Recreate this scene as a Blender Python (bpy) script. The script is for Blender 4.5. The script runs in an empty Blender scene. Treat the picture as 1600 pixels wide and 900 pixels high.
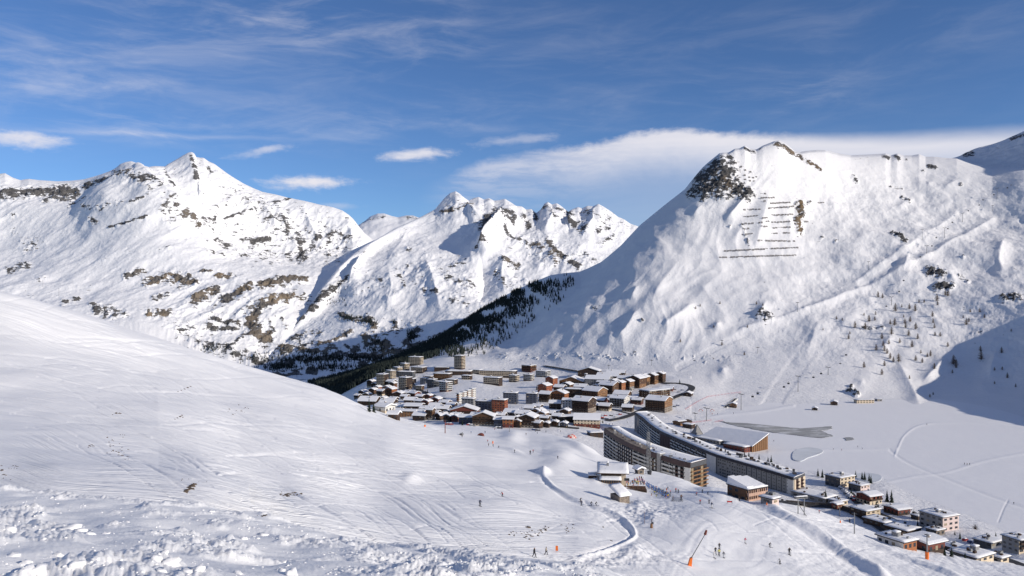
import bpy, bmesh, math, random, time
import numpy as np
from mathutils import Vector, Matrix
T0 = time.time()
random.seed(7); RNG = np.random.default_rng(7)
S = bpy.context.scene
COL = S.collection
R = math.radians
# ------------------------------------------------------------------ camera
F = 1246.0                       # focal length expressed in photograph pixels (1600 wide)
cam = bpy.data.cameras.new("camera"); cam.sensor_width = 36; cam.lens = 36 * F / 1600
cam.clip_start = 0.5; cam.clip_end = 60000
camo = bpy.data.objects.new("camera", cam); COL.objects.link(camo)
camo.location = (0, 0, 0); camo.rotation_euler = (R(90), 0, 0)
S.camera = camo
# ------------------------------------------------------------------ light
SUN_EL, SUN_AZ = 20.5, 28.0       # azimuth: degrees behind the +X axis (towards the viewer)
sd = Vector((math.cos(R(SUN_AZ)) * math.cos(R(SUN_EL)), -math.sin(R(SUN_AZ)) * math.cos(R(SUN_EL)), math.sin(R(SUN_EL))))
sl = bpy.data.lights.new("sun", 'SUN'); sl.energy = 3.7; sl.angle = R(0.53); sl.color = (1.0, 0.915, 0.80)
so = bpy.data.objects.new("sun", sl); COL.objects.link(so)
so.rotation_euler = sd.to_track_quat('Z', 'Y').to_euler()
S.view_settings.view_transform = 'Standard'; S.view_settings.look = 'None'
S.view_settings.gamma = 1.0; S.view_settings.exposure = 0.18
S.cycles.max_bounces = 5; S.cycles.diffuse_bounces = 4; S.cycles.glossy_bounces = 1
S.cycles.transmission_bounces = 1; S.cycles.use_denoising = True

# ------------------------------------------------------------------ node helper
class NT:
    def __init__(s, tree): s.t = tree; s.n = tree.nodes; s.l = tree.links
    def new(s, typ, **kw):
        nd = s.n.new(typ)
        for k, v in kw.items(): setattr(nd, k, v)
        return nd
    def put(s, sock, v):
        if isinstance(v, bpy.types.NodeSocket): s.l.new(v, sock)
        elif v is not None: sock.default_value = v
    def m(s, op, a, b=None, c=None, clamp=False):
        nd = s.new('ShaderNodeMath', operation=op); nd.use_clamp = clamp
        s.put(nd.inputs[0], a); s.put(nd.inputs[1], b); s.put(nd.inputs[2], c)
        return nd.outputs[0]
    def ss(s, v, lo, hi):
        nd = s.new('ShaderNodeMapRange', interpolation_type='SMOOTHSTEP')
        s.put(nd.inputs['Value'], v); s.put(nd.inputs['From Min'], lo); s.put(nd.inputs['From Max'], hi)
        return nd.outputs['Result']
    def noise(s, vec, scale, detail=4, rough=.55, dist=0.0, w3=True):
        nd = s.new('ShaderNodeTexNoise'); s.put(nd.inputs['Vector'], vec)
        nd.inputs['Scale'].default_value = scale; nd.inputs['Detail'].default_value = detail
        nd.inputs['Roughness'].default_value = rough; nd.inputs['Distortion'].default_value = dist
        return nd.outputs['Fac']
    def mixc(s, f, a, b):
        nd = s.new('ShaderNodeMix', data_type='RGBA'); s.put(nd.inputs[0], f); s.put(nd.inputs[6], a); s.put(nd.inputs[7], b)
        return nd.outputs[2]
    def comb(s, x, y, z):
        nd = s.new('ShaderNodeCombineXYZ'); s.put(nd.inputs[0], x); s.put(nd.inputs[1], y); s.put(nd.inputs[2], z); return nd.outputs[0]
    def ramp(s, v, stops):
        nd = s.new('ShaderNodeValToRGB'); s.put(nd.inputs[0], v); e = nd.color_ramp.elements
        while len(e) < len(stops): e.new(0.5)
        for el, (p, c) in zip(e, stops):
            el.position = p; el.color = (c, c, c, 1) if isinstance(c, (int, float)) else (*c, 1)
        return nd.outputs[0]

# ------------------------------------------------------------------ sky
def az_of(px): return math.atan((px - 800) / F)
def el_of(px, py): return math.atan((450 - py) / math.hypot(F, px - 800))
W = bpy.data.worlds.new("World"); S.world = W; W.use_nodes = True
def build_world():
    n = NT(W.node_tree); n.n.clear()
    tc = n.new('ShaderNodeTexCoord').outputs['Generated']
    sx = n.new('ShaderNodeSeparateXYZ'); n.put(sx.inputs[0], tc)
    X, Y, Z = sx.outputs
    az = n.m('ARCTAN2', X, Y); el = n.m('ARCSINE', Z)
    sky = n.new('ShaderNodeTexSky', sky_type='NISHITA'); sky.sun_disc = False
    sky.sun_elevation = R(SUN_EL); sky.sun_rotation = R(90 + SUN_AZ)
    sky.altitude = 2300; sky.air_density = SKY[0]; sky.dust_density = SKY[1]; sky.ozone_density = SKY[2]
    A = n.comb(az, el, 0.0)
    warp = n.new('ShaderNodeTexNoise', noise_dimensions='2D'); n.put(warp.inputs['Vector'], A)
    warp.inputs['Scale'].default_value = 9; warp.inputs['Detail'].default_value = 5
    ws = n.new('ShaderNodeSeparateColor'); n.put(ws.inputs[0], warp.outputs['Color'])
    wz = n.m('SUBTRACT', ws.outputs[0], .5); we = n.m('SUBTRACT', ws.outputs[1], .5)
    azw = n.m('MULTIPLY_ADD', wz, .05, az); elw = n.m('MULTIPLY_ADD', we, .012, el)
    def lens(px, py, wx, wy, soft=0.0, tilt=0.0):
        a0, e0 = az_of(px), el_of(px, py)
        da = n.m('SUBTRACT', azw, a0)
        de = n.m('SUBTRACT', n.m('SUBTRACT', elw, e0), n.m('MULTIPLY', da, tilt))
        u = n.m('POWER', n.m('ABSOLUTE', n.m('DIVIDE', da, wx / F)), 2.0)
        v = n.m('POWER', n.m('ABSOLUTE', n.m('DIVIDE', de, wy / F)), 2.0)
        return n.m('EXPONENT', n.m('MULTIPLY', n.m('ADD', u, v), -1.0))
    def stretch(ax, ex, scale, detail=6, rough=.6, off=0.0, shear=0.0, dist=0.0):
        v = n.comb(n.m('MULTIPLY', azw, ax), n.m('ADD', n.m('MULTIPLY', n.m('MULTIPLY_ADD', az, shear, elw), ex), off), off)
        return n.noise(v, scale, detail, rough, dist)
    fine = stretch(1.0, 5.0, 14, 7, .65, 5.5)
    # the long lens-shaped bank over the eastern mountain: its upper edge as a function of azimuth
    a0, a1 = -0.14, 0.62
    tops = [(640, 280), (700, 266), (752, 244), (800, 236), (858, 226), (905, 222), (960, 210), (1005, 199), (1060, 196), (1130, 202), (1250, 203), (1400, 200), (1500, 193), (1600, 187)]
    t = n.m('DIVIDE', n.m('SUBTRACT', az, a0), a1 - a0)
    top = n.ramp(t, [((az_of(p) - a0) / (a1 - a0), el_of(p, q)) for p, q in tops])
    fr = n.m('SUBTRACT', stretch(1.6, 3.0, 30, 5, .62), .5)
    below = n.m('ADD', n.m('SUBTRACT', top, el), n.m('MULTIPLY', fr, n.ramp(t, [(0.0, .012), (.3, .016), (.6, .012), (.66, .003), (1, .003)])))
    edge = n.m('MULTIPLY', n.ss(below, 0.0, n.ramp(t, [(0, .018), (.5, .011), (.7, .02), (1, .03)])), n.ss(az, az_of(645), az_of(770)))
    body = n.m('ADD', n.m('MULTIPLY', n.m('SUBTRACT', 1.0, n.ss(below, .018, .078)), .56), .40)
    streak = n.m('MULTIPLY_ADD', n.m('SUBTRACT', stretch(.9, 22, 3.0, 4, .5), .5), .35, 1.0)
    bank = n.m('MULTIPLY', n.m('MULTIPLY', edge, body), streak)
    bank = n.m('MULTIPLY', bank, n.m('MULTIPLY', n.m('MULTIPLY_ADD', n.ss(az, az_of(1040), az_of(700)), -.45, 1.0), n.m('MULTIPLY_ADD', n.m('MULTIPLY', n.ss(az, az_of(1060), az_of(720)), n.ss(fine, .62, .38)), -.6, 1.0)))
    # small lens clouds
    small = None
    for px, py, wx, wy, k, ti in ((482, 285, 66, 11, 1.0, 0), (652, 243, 46, 10, .9, .10), (30, 216, 48, 12, .85, -.05), (405, 235, 42, 7, .55, .22), (530, 322, 34, 5, .35, 0), (800, 219, 60, 8, .35, .1)):
        q = n.m('MULTIPLY', n.ss(n.m('ADD', lens(px, py, wx, wy, 0, ti), n.m('MULTIPLY', n.m('ADD', fr, n.m('SUBTRACT', fine, .5)), 1.1)), .12, 1.15), n.m('MULTIPLY', n.ss(lens(px, py, wx*1.25, wy*1.3, 0, ti), .04, .3), k))
        small = q if small is None else n.m('MAXIMUM', small, q)
    # cirrus: stretched noise, heavier in a few places
    cz = n.ss(stretch(1.5, 7.0, 4.0, 9, .62, 3.1, -.10, .5), .40, .88)
    cz2 = n.ss(stretch(1.0, 9.0, 6.0, 8, .66, 9.7, .10, .3), .44, .90)
    reg = None
    for px, py, wx, wy, k in ((480, 35, 260, 55, .95), (90, 130, 210, 45, .8), (640, 195, 170, 30, .55), (300, 215, 190, 16, .75), (200, 182, 230, 9, .5), (950, 150, 330, 90, .18), (1240, 145, 110, 26, .38), (1450, 40, 350, 60, .14), (90, 40, 220, 80, .28)):
        q = n.m('MULTIPLY', lens(px, py, wx, wy), k); reg = q if reg is None else n.m('ADD', reg, q)
    # more cirrus added out of view, to raise the ambient light
    rest = n.m('MAXIMUM', n.ss(n.m('ABSOLUTE', az), .62, .95), n.ss(el, .34, .60))
    reg = n.m('MULTIPLY', n.m('ADD', n.m('ADD', reg, .05), n.m('MULTIPLY', rest, .62)), .72)
    cir = n.m('MULTIPLY', n.m('ADD', n.m('MULTIPLY', cz, .75), n.m('MULTIPLY', cz2, .45)), reg)
    line = n.m('MULTIPLY', n.m('MULTIPLY', lens(270, 212, 150, 3.2, 0, .035), n.m('ADD', .3, cz2)), .55)
    dens = n.m('MINIMUM', n.m('MAXIMUM', n.m('MAXIMUM', bank, small), n.m('ADD', cir, line)), .97)
    dens = n.m('MULTIPLY', dens, n.ss(el, -.05, .02))
    ccol = n.mixc(n.ss(below, .0, .075), (6.9, 6.75, 7.2, 1), (4.3, 4.9, 6.3, 1))
    tint = n.new('ShaderNodeMix', data_type='RGBA', blend_type='MULTIPLY'); tint.inputs[0].default_value = 1.0
    n.put(tint.inputs[6], sky.outputs[0]); tint.inputs[7].default_value = (*SKY[3], 1)
    col = n.mixc(dens, tint.outputs[2], ccol)
    bg = n.new('ShaderNodeBackground'); n.put(bg.inputs[0], col); bg.inputs[1].default_value = SKY[4]
    out = n.new('ShaderNodeOutputWorld'); n.put(out.inputs[0], bg.outputs[0])
SKY = (1.0, 0.25, 4.0, (.66, .76, .91), 0.106)
build_world()
# ------------------------------------------------------------------ numpy noise
_P = np.concatenate([np.random.default_rng(3).permutation(256)] * 3).astype(np.int32)
_G = np.array([(1,1,0),(-1,1,0),(1,-1,0),(-1,-1,0),(1,0,1),(-1,0,1),(1,0,-1),(-1,0,-1),(0,1,1),(0,-1,1),(0,1,-1),(0,-1,-1),(1,1,0),(-1,1,0),(0,-1,1),(0,-1,-1)], dtype=np.float32)
def perlin(x, y, z=None):
    x = np.asarray(x, np.float32); y = np.asarray(y, np.float32)
    two = z is None
    xi = np.floor(x).astype(np.int32); yi = np.floor(y).astype(np.int32)
    xf = x - xi; yf = y - yi; xi &= 255; yi &= 255
    u = xf*xf*xf*(xf*(xf*6-15)+10); v = yf*yf*yf*(yf*(yf*6-15)+10)
    if two:
        def c(i, j):
            g = _G[_P[_P[xi+i]+yi+j] & 7 ^ 0]
            return g[..., 0]*(xf-i) + (g[..., 1] + g[..., 2])*(yf-j)
        a = c(0,0); b = c(1,0); a += u*(b-a); e = c(0,1); f = c(1,1); e += u*(f-e)
        return a + v*(e-a)
    z = np.asarray(z, np.float32); zi = np.floor(z).astype(np.int32); zf = z - zi; zi &= 255
    w = zf*zf*zf*(zf*(zf*6-15)+10)
    def c3(i, j, k):
        g = _G[_P[_P[_P[xi+i]+yi+j]+zi+k] & 15]
        return g[..., 0]*(xf-i) + g[..., 1]*(yf-j) + g[..., 2]*(zf-k)
    def sl_(k):
        a = c3(0,0,k); b = c3(1,0,k); a += u*(b-a); e = c3(0,1,k); f = c3(1,1,k); e += u*(f-e)
        return a + v*(e-a)
    a = sl_(0); b = sl_(1)
    return a + w*(b-a)
def fbm(x, y, z=None, o=4, g=.5, l=2.03):
    s = 0; a = 1.0; q = 1.0
    for i in range(o):
        s = s + a*(perlin(x*q+i*17.3, y*q+i*9.1) if z is None else perlin(x*q+i*17.3, y*q+i*9.1, z*q+i*5.7)); a *= g; q *= l
    return s
def ridged(x, y, z=None, o=4, g=.5, l=2.1):
    s = 0; a = 1.0; q = 1.0
    for i in range(o):
        p = perlin(x*q+i*13.7, y*q+i*7.7) if z is None else perlin(x*q+i*13.7, y*q+i*7.7, z*q+i*3.3)
        s = s + a*(1-2*np.abs(p)); a *= g; q *= l
    return s
def sstep(v, a, b):
    t = np.clip((v-a)/(b-a), 0, 1); return t*t*(3-2*t)
def pchip(xs, ys, x):
    xs = np.asarray(xs, float); ys = np.asarray(ys, float); h = np.diff(xs); dl = np.diff(ys)/h
    m = np.zeros(len(xs)); m[0] = dl[0]; m[-1] = dl[-1]
    for i in range(1, len(xs)-1):
        if dl[i-1]*dl[i] > 0:
            w1 = 2*h[i]+h[i-1]; w2 = h[i]+2*h[i-1]; m[i] = (w1+w2)/(w1/dl[i-1]+w2/dl[i])
    x = np.clip(x, xs[0], xs[-1]); k = np.clip(np.searchsorted(xs, x)-1, 0, len(xs)-2)
    t = (x-xs[k])/h[k]; t2 = t*t; t3 = t2*t
    return (2*t3-3*t2+1)*ys[k]+(t3-2*t2+t)*h[k]*m[k]+(-2*t3+3*t2)*ys[k+1]+(t3-t2)*h[k]*m[k+1]
def polydist(px, py, pts):
    """distance of every grid point to a polyline and the position along it, far points skipped"""
    best = np.full(px.shape, 1e9, np.float32); sgn = np.zeros(px.shape, np.float32)
    for (x0, y0), (x1, y1) in zip(pts[:-1], pts[1:]):
        dx, dy = x1-x0, y1-y0; L2 = dx*dx+dy*dy+1e-9
        t = np.clip(((px-x0)*dx+(py-y0)*dy)/L2, 0, 1)
        ex = px-(x0+t*dx); ey = py-(y0+t*dy); d = np.sqrt(ex*ex+ey*ey)
        mk = d < best; best[mk] = d[mk]; sgn[mk] = np.sign(dx*ey-dy*ex)[mk]
    return best, sgn
def near(px, py, pts, r):
    xs = [p[0] for p in pts]; ys = [p[1] for p in pts]
    return np.nonzero((px > min(xs)-r) & (px < max(xs)+r) & (py > min(ys)-r) & (py < max(ys)+r))
def stroke(out, px, py, pts, w, k=1.0, how='max'):
    ix = near(px, py, pts, 3*w)
    if len(ix[0]) == 0: return
    if len(pts) == 1: d = np.hypot(px[ix]-pts[0][0], (py[ix]-pts[0][1])*1.3)
    else: d, _ = polydist(px[ix], py[ix], pts)
    g = (k*np.exp(-(d/w)**2)).astype(out.dtype)
    out[ix] = np.maximum(out[ix], g) if how == 'max' else out[ix]+g
def smooth_poly(pts, n=6):
    p = np.array(pts, float); t = np.arange(len(p)); tt = np.linspace(0, len(p)-1, (len(p)-1)*n+1)
    k = np.clip(tt.astype(int), 0, len(p)-2); u = (tt-k)[:, None]
    a = p[np.maximum(k-1, 0)]; b = p[k]; c = p[k+1]; d = p[np.minimum(k+2, len(p)-1)]
    q = .5*((2*b)+(-a+c)*u+(2*a-5*b+4*c-d)*u*u+(-a+3*b-3*c+d)*u**3)
    return [tuple(r) for r in q]

# ------------------------------------------------------------------ terrain sheets: valley sections, each from foot to crest, joined sideways
def cols(*spans):
    r = []
    for a, b, n in spans: r += list(np.linspace(a, b, n, endpoint=False))
    return np.array(r+[spans[-1][1]])
TERR = []
def make_mesh(name, co, nx, ny, attrs=None, mat=None):
    me = bpy.data.meshes.new(name)
    idx = np.arange(nx*ny).reshape(ny, nx)
    q = np.stack([idx[:-1, :-1], idx[:-1, 1:], idx[1:, 1:], idx[1:, :-1]], -1).reshape(-1, 4)
    me.vertices.add(nx*ny); me.vertices.foreach_set('co', co.reshape(-1).astype(np.float32))
    me.loops.add(q.size); me.loops.foreach_set('vertex_index', q.reshape(-1).astype(np.int32))
    me.polygons.add(len(q)); me.polygons.foreach_set('loop_start', np.arange(0, q.size, 4, dtype=np.int32))
    me.polygons.foreach_set('use_smooth', np.ones(len(q), bool))
    me.update(calc_edges=True)
    for k, v in (attrs or {}).items():
        a = me.attributes.new(k, 'FLOAT', 'POINT'); a.data.foreach_set('value', v.reshape(-1).astype(np.float32))
    if mat: me.materials.append(mat)
    return me
def sheet(name, px, knots, rows, relief, mat, crest=None, kind='structure'):
    """knots: per curve a list of (pixel column, pixel row, distance) of places on the ground; rows: how many rows between neighbouring curves"""
    K = len(knots); nx = len(px); D = np.zeros((K, nx)); Z = np.zeros((K, nx))
    for i, kn in enumerate(knots):
        kx = [p[0] for p in kn]
        D[i] = pchip(kx, [p[2] for p in kn], px)
        y = np.interp(px, kx, [p[1] for p in kn]) if i == crest else pchip(kx, [p[1] for p in kn], px)
        Z[i] = D[i]*(450-y)/F
    t = np.concatenate([[0], np.cumsum(np.sqrt(np.diff(D, axis=0)**2+np.diff(Z, axis=0)**2).mean(1))])
    def tang(V):
        h = np.diff(t)[:, None]; dl = np.diff(V, axis=0)/h; m = np.zeros_like(V); m[0] = dl[0]; m[-1] = dl[-1]
        for i in range(1, K-1):
            w1 = 2*h[i]+h[i-1]; w2 = h[i]+2*h[i-1]; ok = dl[i-1]*dl[i] > 0
            m[i] = np.where(ok, (w1+w2)/(w1/np.where(ok, dl[i-1], 1)+w2/np.where(ok, dl[i], 1)), 0)
        return m
    mD, mZ = tang(D), tang(Z); Dg, Zg = [], []; tt = []
    for i in range(K-1):
        h = t[i+1]-t[i]; last = i == K-2
        for u in np.linspace(0, 1, rows[i], endpoint=False).tolist()+([1.0] if last else []):
            a, b, c, d = 2*u**3-3*u*u+1, (u**3-2*u*u+u)*h, -2*u**3+3*u*u, (u**3-u*u)*h
            Dg.append(a*D[i]+b*mD[i]+c*D[i+1]+d*mD[i+1]); Zg.append(a*Z[i]+b*mZ[i]+c*Z[i+1]+d*mZ[i+1]); tt.append(i+u)
    Dg = np.array(Dg); Zg = np.array(Zg); tt = np.array(tt)[:, None]+np.zeros(nx)
    Xg = Dg*(px-800)/F; PY = 450-F*Zg/Dg; PX = px+np.zeros_like(Dg)
    co = np.stack([Xg, Dg, Zg], -1)
    du = np.gradient(co, axis=1); dv = np.gradient(co, axis=0); N = np.cross(du, dv); N /= np.linalg.norm(N, axis=-1, keepdims=True)+1e-9
    N[N[..., 2] < 0] *= -1
    disp, attrs = relief(PX.astype(np.float32), PY.astype(np.float32), Xg, Dg, Zg, tt, N)
    co = co+N*disp[..., None]
    if crest is not None:                      # bumps below a ridge do not rise over it
        top = np.interp(px, [p[0] for p in knots[crest]], [p[1] for p in knots[crest]])-1.6
        py2 = 450-F*co[..., 2]/co[..., 1]; e = py2-top; w = 5.0
        e = np.where(e < w, w*np.exp(np.minimum((e-w)/w, 0)), e); m_ = tt <= crest+.999
        co[..., 2] = np.where(m_, co[..., 1]*(450-(top+e))/F, co[..., 2])
    me = make_mesh(name, co, nx, len(Dg), attrs, mat)
    o = bpy.data.objects.new(name, me); COL.objects.link(o); o['kind'] = kind; TERR.append(o)
    return o

# ------------------------------------------------------------------ ground materials
def snow_material(name, fine, bump, rock=None, tint=(.905, .90, .895), grain=2.0, track=False, dist_fine=1.0):
    m = bpy.data.materials.new(name); m.use_nodes = True; n = NT(m.node_tree); n.n.clear()
    pos = n.new('ShaderNodeNewGeometry').outputs['Position']
    p = n.new('ShaderNodeBsdfPrincipled'); out = n.new('ShaderNodeOutputMaterial'); n.put(out.inputs[0], p.outputs[0])
    a = n.noise(pos, fine, 6, .62); b = n.noise(pos, fine*.13, 3, .5)
    h = n.m('ADD', n.m('MULTIPLY', a, 1.0), n.m('MULTIPLY', b, 2.0))
    col = n.mixc(b, (*[c*.965 for c in tint], 1), (*tint, 1))
    p.inputs['Roughness'].default_value = .62; p.inputs['Specular IOR Level'].default_value = .25
    if rock:
        at = n.new('ShaderNodeAttribute', attribute_name='rock').outputs['Fac']
        s1 = n.noise(pos, rock['s'], 9, .68, .4); mp = n.new('ShaderNodeMapping'); n.put(mp.inputs[0], pos)
        mp.inputs['Scale'].default_value = (.35, .35, 1.7); mp.inputs['Rotation'].default_value = (0, .30, .3)
        s2 = n.noise(mp.outputs[0], rock['s']*1.4, 7, .7)
        v = n.m('ADD', n.m('MULTIPLY', at, .82), n.m('ADD', n.m('MULTIPLY', n.m('SUBTRACT', s1, .5), rock['a']), n.m('MULTIPLY', n.m('SUBTRACT', s2, .5), rock['b'])))
        f = n.ss(v, .50, .60)
        c1 = n.noise(mp.outputs[0], rock['s']*2.2, 6, .7); c2 = n.noise(pos, rock['s']*.22, 3, .5)
        rc = n.ramp(c1, [(.25, rock['c'][0]), (.5, rock['c'][1]), (.78, rock['c'][2])])
        tn = n.new('ShaderNodeAttribute', attribute_name='tan').outputs['Fac']
        rc = n.mixc(n.m('MINIMUM', n.m('MULTIPLY', tn, n.ss(c2, .3, .6)), 1.0), rc, (*rock['tan'], 1))
        col = n.mixc(f, col, rc)
        h = n.m('ADD', h, n.m('MULTIPLY', n.m('MULTIPLY', f, c1), 5.0))
        n.put(p.inputs['Roughness'], n.m('MULTIPLY_ADD', f, .3, .62))
    if track:                                    # old ski tracks: fine grooves that follow the fall line
        g = lambda q: n.new('ShaderNodeAttribute', attribute_name=q).outputs['Fac']
        fl, al, hl = g('flow'), g('along'), g('hill')
        t1 = n.noise(n.comb(n.m('MULTIPLY', fl, 7.0), n.m('MULTIPLY', al, 1.2), 0.0), 1.0, 3, .6)
        t2 = n.noise(n.comb(n.m('MULTIPLY', fl, 24.0), n.m('MULTIPLY', al, 2.0), 7.0), 1.0, 3, .6)
        tr = n.m('ADD', n.m('MULTIPLY', n.m('SUBTRACT', t1, .5), 5.0), n.m('MULTIPLY', n.m('SUBTRACT', t2, .5), 4.5))
        h = n.m('ADD', h, n.m('MULTIPLY', tr, hl))
        col = n.mixc(n.m('MULTIPLY', n.ss(t2, .42, .62), n.m('MULTIPLY', hl, .8)), col, (.94, .93, .92, 1))
    n.put(p.inputs['Base Color'], col)
    bp = n.new('ShaderNodeBump'); bp.inputs['Strength'].default_value = 1.0; bp.inputs['Distance'].default_value = bump
    n.put(bp.inputs['Height'], h); n.put(p.inputs['Normal'], bp.outputs[0])
    return m
GREY = ((.06, .058, .06), (.135, .13, .128), (.26, .245, .23))  # far rock lightened, its colour standing in for haze
M_FAR = snow_material('far_snow_and_rock', .06, 3.0, tint=(.93, .925, .925), rock=dict(s=.030, a=1.4, b=1.8, c=GREY, tan=(.30, .235, .165)))
M_MID = snow_material('mountain_snow_and_rock', .22, 1.1, tint=(.83, .82, .82), rock=dict(s=.14, a=1.9, b=1.7, c=((.04, .04, .045), (.10, .098, .10), (.21, .20, .195)), tan=(.27, .19, .11)))
M_SLOPE = snow_material('piste_snow', .9, .10, None, (.91, .90, .895), track=True)
M_NEAR = snow_material('churned_snow', 5.0, .03, None, (.905, .90, .895))
M_LAKE = snow_material('lake_snow', .12, .22, None, (.88, .87, .87))

# ------------------------------------------------------------------ 1 far range west of the reservoir
def relief_far(px, py, X, Y, Z, t, N, rocks, tans, ridges, crest, amp, fade=.35):
    edge = np.where(t > crest, .06+.5*np.clip(t-crest-1, 0, 1), np.clip((crest-t)/.6, .06, 1))
    rough = np.zeros(px.shape, np.float32)
    for pts, w, k in ROUGH: stroke(rough, px, py, pts, w, k)
    rough = np.clip(rough+.12+.10*perlin(px/50, py/40), 0, 1)
    low = fbm(X/520, Y/520, Z/520, 3)*48
    lean = X*.9-Z*.35
    rg = (ridged(lean/300+3, Y/900, Z/600, 4, .5)-1)*42*(.25+.75*rough)
    rg += (ridged(lean/85, Y/300, Z/330, 4, .55)-1)*13*rough
    rg += fbm(X/130, Y/200, Z/90, 4)*(3+6*rough)
    d = (low*.5+rg*.66)*amp
    for pts, w, hgt in ridges: stroke_add(d, px, py, pts, w, hgt)
    rk = np.zeros(px.shape, np.float32); tn = np.zeros(px.shape, np.float32)
    for pts, w, k in rocks: stroke(rk, px, py, pts, w*1.25, k)
    for pts, w, k in tans: stroke(tn, px, py, pts, w*1.5, k)
    jig = fbm(px/13, py/9, None, 4, .6)
    rk = np.clip(rk*(1+.55*jig)+.10*jig, 0, 1.1)
    steep = sstep(1-N[..., 2], .25, .75)
    sp = ridged(X/150, Y/200, Z/60, 4, .6)
    rk = np.maximum(rk, .46*sstep(sp, 1.1, 1.6)*(.25+.3*steep+.6*rough)+.03)
    d += rk*(ridged(X/60, Y/60, Z/34, 4, .6)-.6)*16*amp
    return d*edge, dict(rock=rk, tan=tn)
def stroke_add(d, px, py, pts, w, hgt, soft=None):
    """a crest: sharp on top, flanks falling off over w photograph pixels"""
    ix = near(px, py, pts, 3.2*w)
    if len(ix[0]) == 0: return
    q, _ = polydist(px[ix], py[ix], pts); e = np.minimum(np.hypot(px[ix]-pts[0][0], py[ix]-pts[0][1]), np.hypot(px[ix]-pts[-1][0], py[ix]-pts[-1][1]))
    d[ix] += hgt*(.25+.75*sstep(e, 0, 2.2*w))*np.exp(-(q/w)**(1.0 if soft is None else soft))*np.clip(1.6-q/(2*w), 0, 1)
ROUGH = [([(330,290),(420,330),(520,370)],45,1),([(250,270),(330,260)],16,.8),([(340,380),(560,390)],22,.9),([(180,275),(250,290)],10,.6),([(0,305),(115,300)],12,.7),([(420,490),(300,480)],35,.8),([(300,545),(450,560)],25,.8),([(700,320),(980,340)],22,1),([(760,350),(860,400),(900,420)],28,.9),([(640,420),(740,450)],35,.7),([(560,450),(620,460)],30,.6),([(560,530),(640,530)],20,.6),([(780,420),(830,460)],25,.7)]
L_CREST = [(-260,300),(-120,285),(-40,270),(0,271),(8,270),(20,277),(32,281),(45,279),(60,281),(75,282),(90,283),(110,282),(130,280),(150,275),(170,268),(182,262),(190,256),(198,253),(205,252),(212,255),(216,254),(222,259),(232,262),(242,260),(250,260),(258,260),(263,256),(272,251),(285,243),(294,238),(299,237),(303,239),(306,245),(312,246),(318,246),(325,251),(335,256),(345,263),(356,271),(368,279),(380,286),(395,293),(410,299),(430,303),(450,308),(475,313),(500,319),(520,323),(535,328),(545,335),(552,342),(560,352),(568,362),(580,372),(600,380),(660,400)]
def with_d(pts, ds):
    dx = [p[0] for p in ds]; dv = [p[1] for p in ds]
    return [(x, y, float(np.interp(x, dx, dv))) for x, y in pts]
cr = with_d(L_CREST, [(-260, 7600), (200, 7900), (300, 7900), (560, 7600), (660, 7600)])
kn = [[(-260, 760, 3600), (0, 690, 3700), (430, 605, 4050), (660, 600, 4100)],
      [(-260, 560, 4500), (0, 500, 4700), (200, 505, 4700), (300, 530, 4700), (400, 556, 4650), (440, 570, 4600), (500, 570, 4700), (660, 560, 4700)],
      [(-260, 470, 5300), (0, 450, 5400), (200, 445, 5400), (330, 462, 5300), (420, 470, 5250), (470, 490, 5200), (520, 500, 5300), (660, 480, 5300)],
      [(-260, 400, 6200), (0, 395, 6300), (100, 385, 6200), (200, 375, 6000), (300, 395, 5900), (380, 420, 5900), (470, 428, 5900), (560, 440, 6000), (660, 440, 6000)],
      [(-260, 330, 7000), (0, 318, 7000), (110, 318, 6900), (170, 292, 6700), (215, 288, 6600), (260, 312, 6500), (310, 352, 6500), (380, 385, 6700), (470, 398, 6900), (560, 395, 7000), (660, 420, 7000)],
      cr, [(x, y+14, d+260) for x, y, d in cr], [(x, y+160, d+1100) for x, y, d in cr]]
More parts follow.
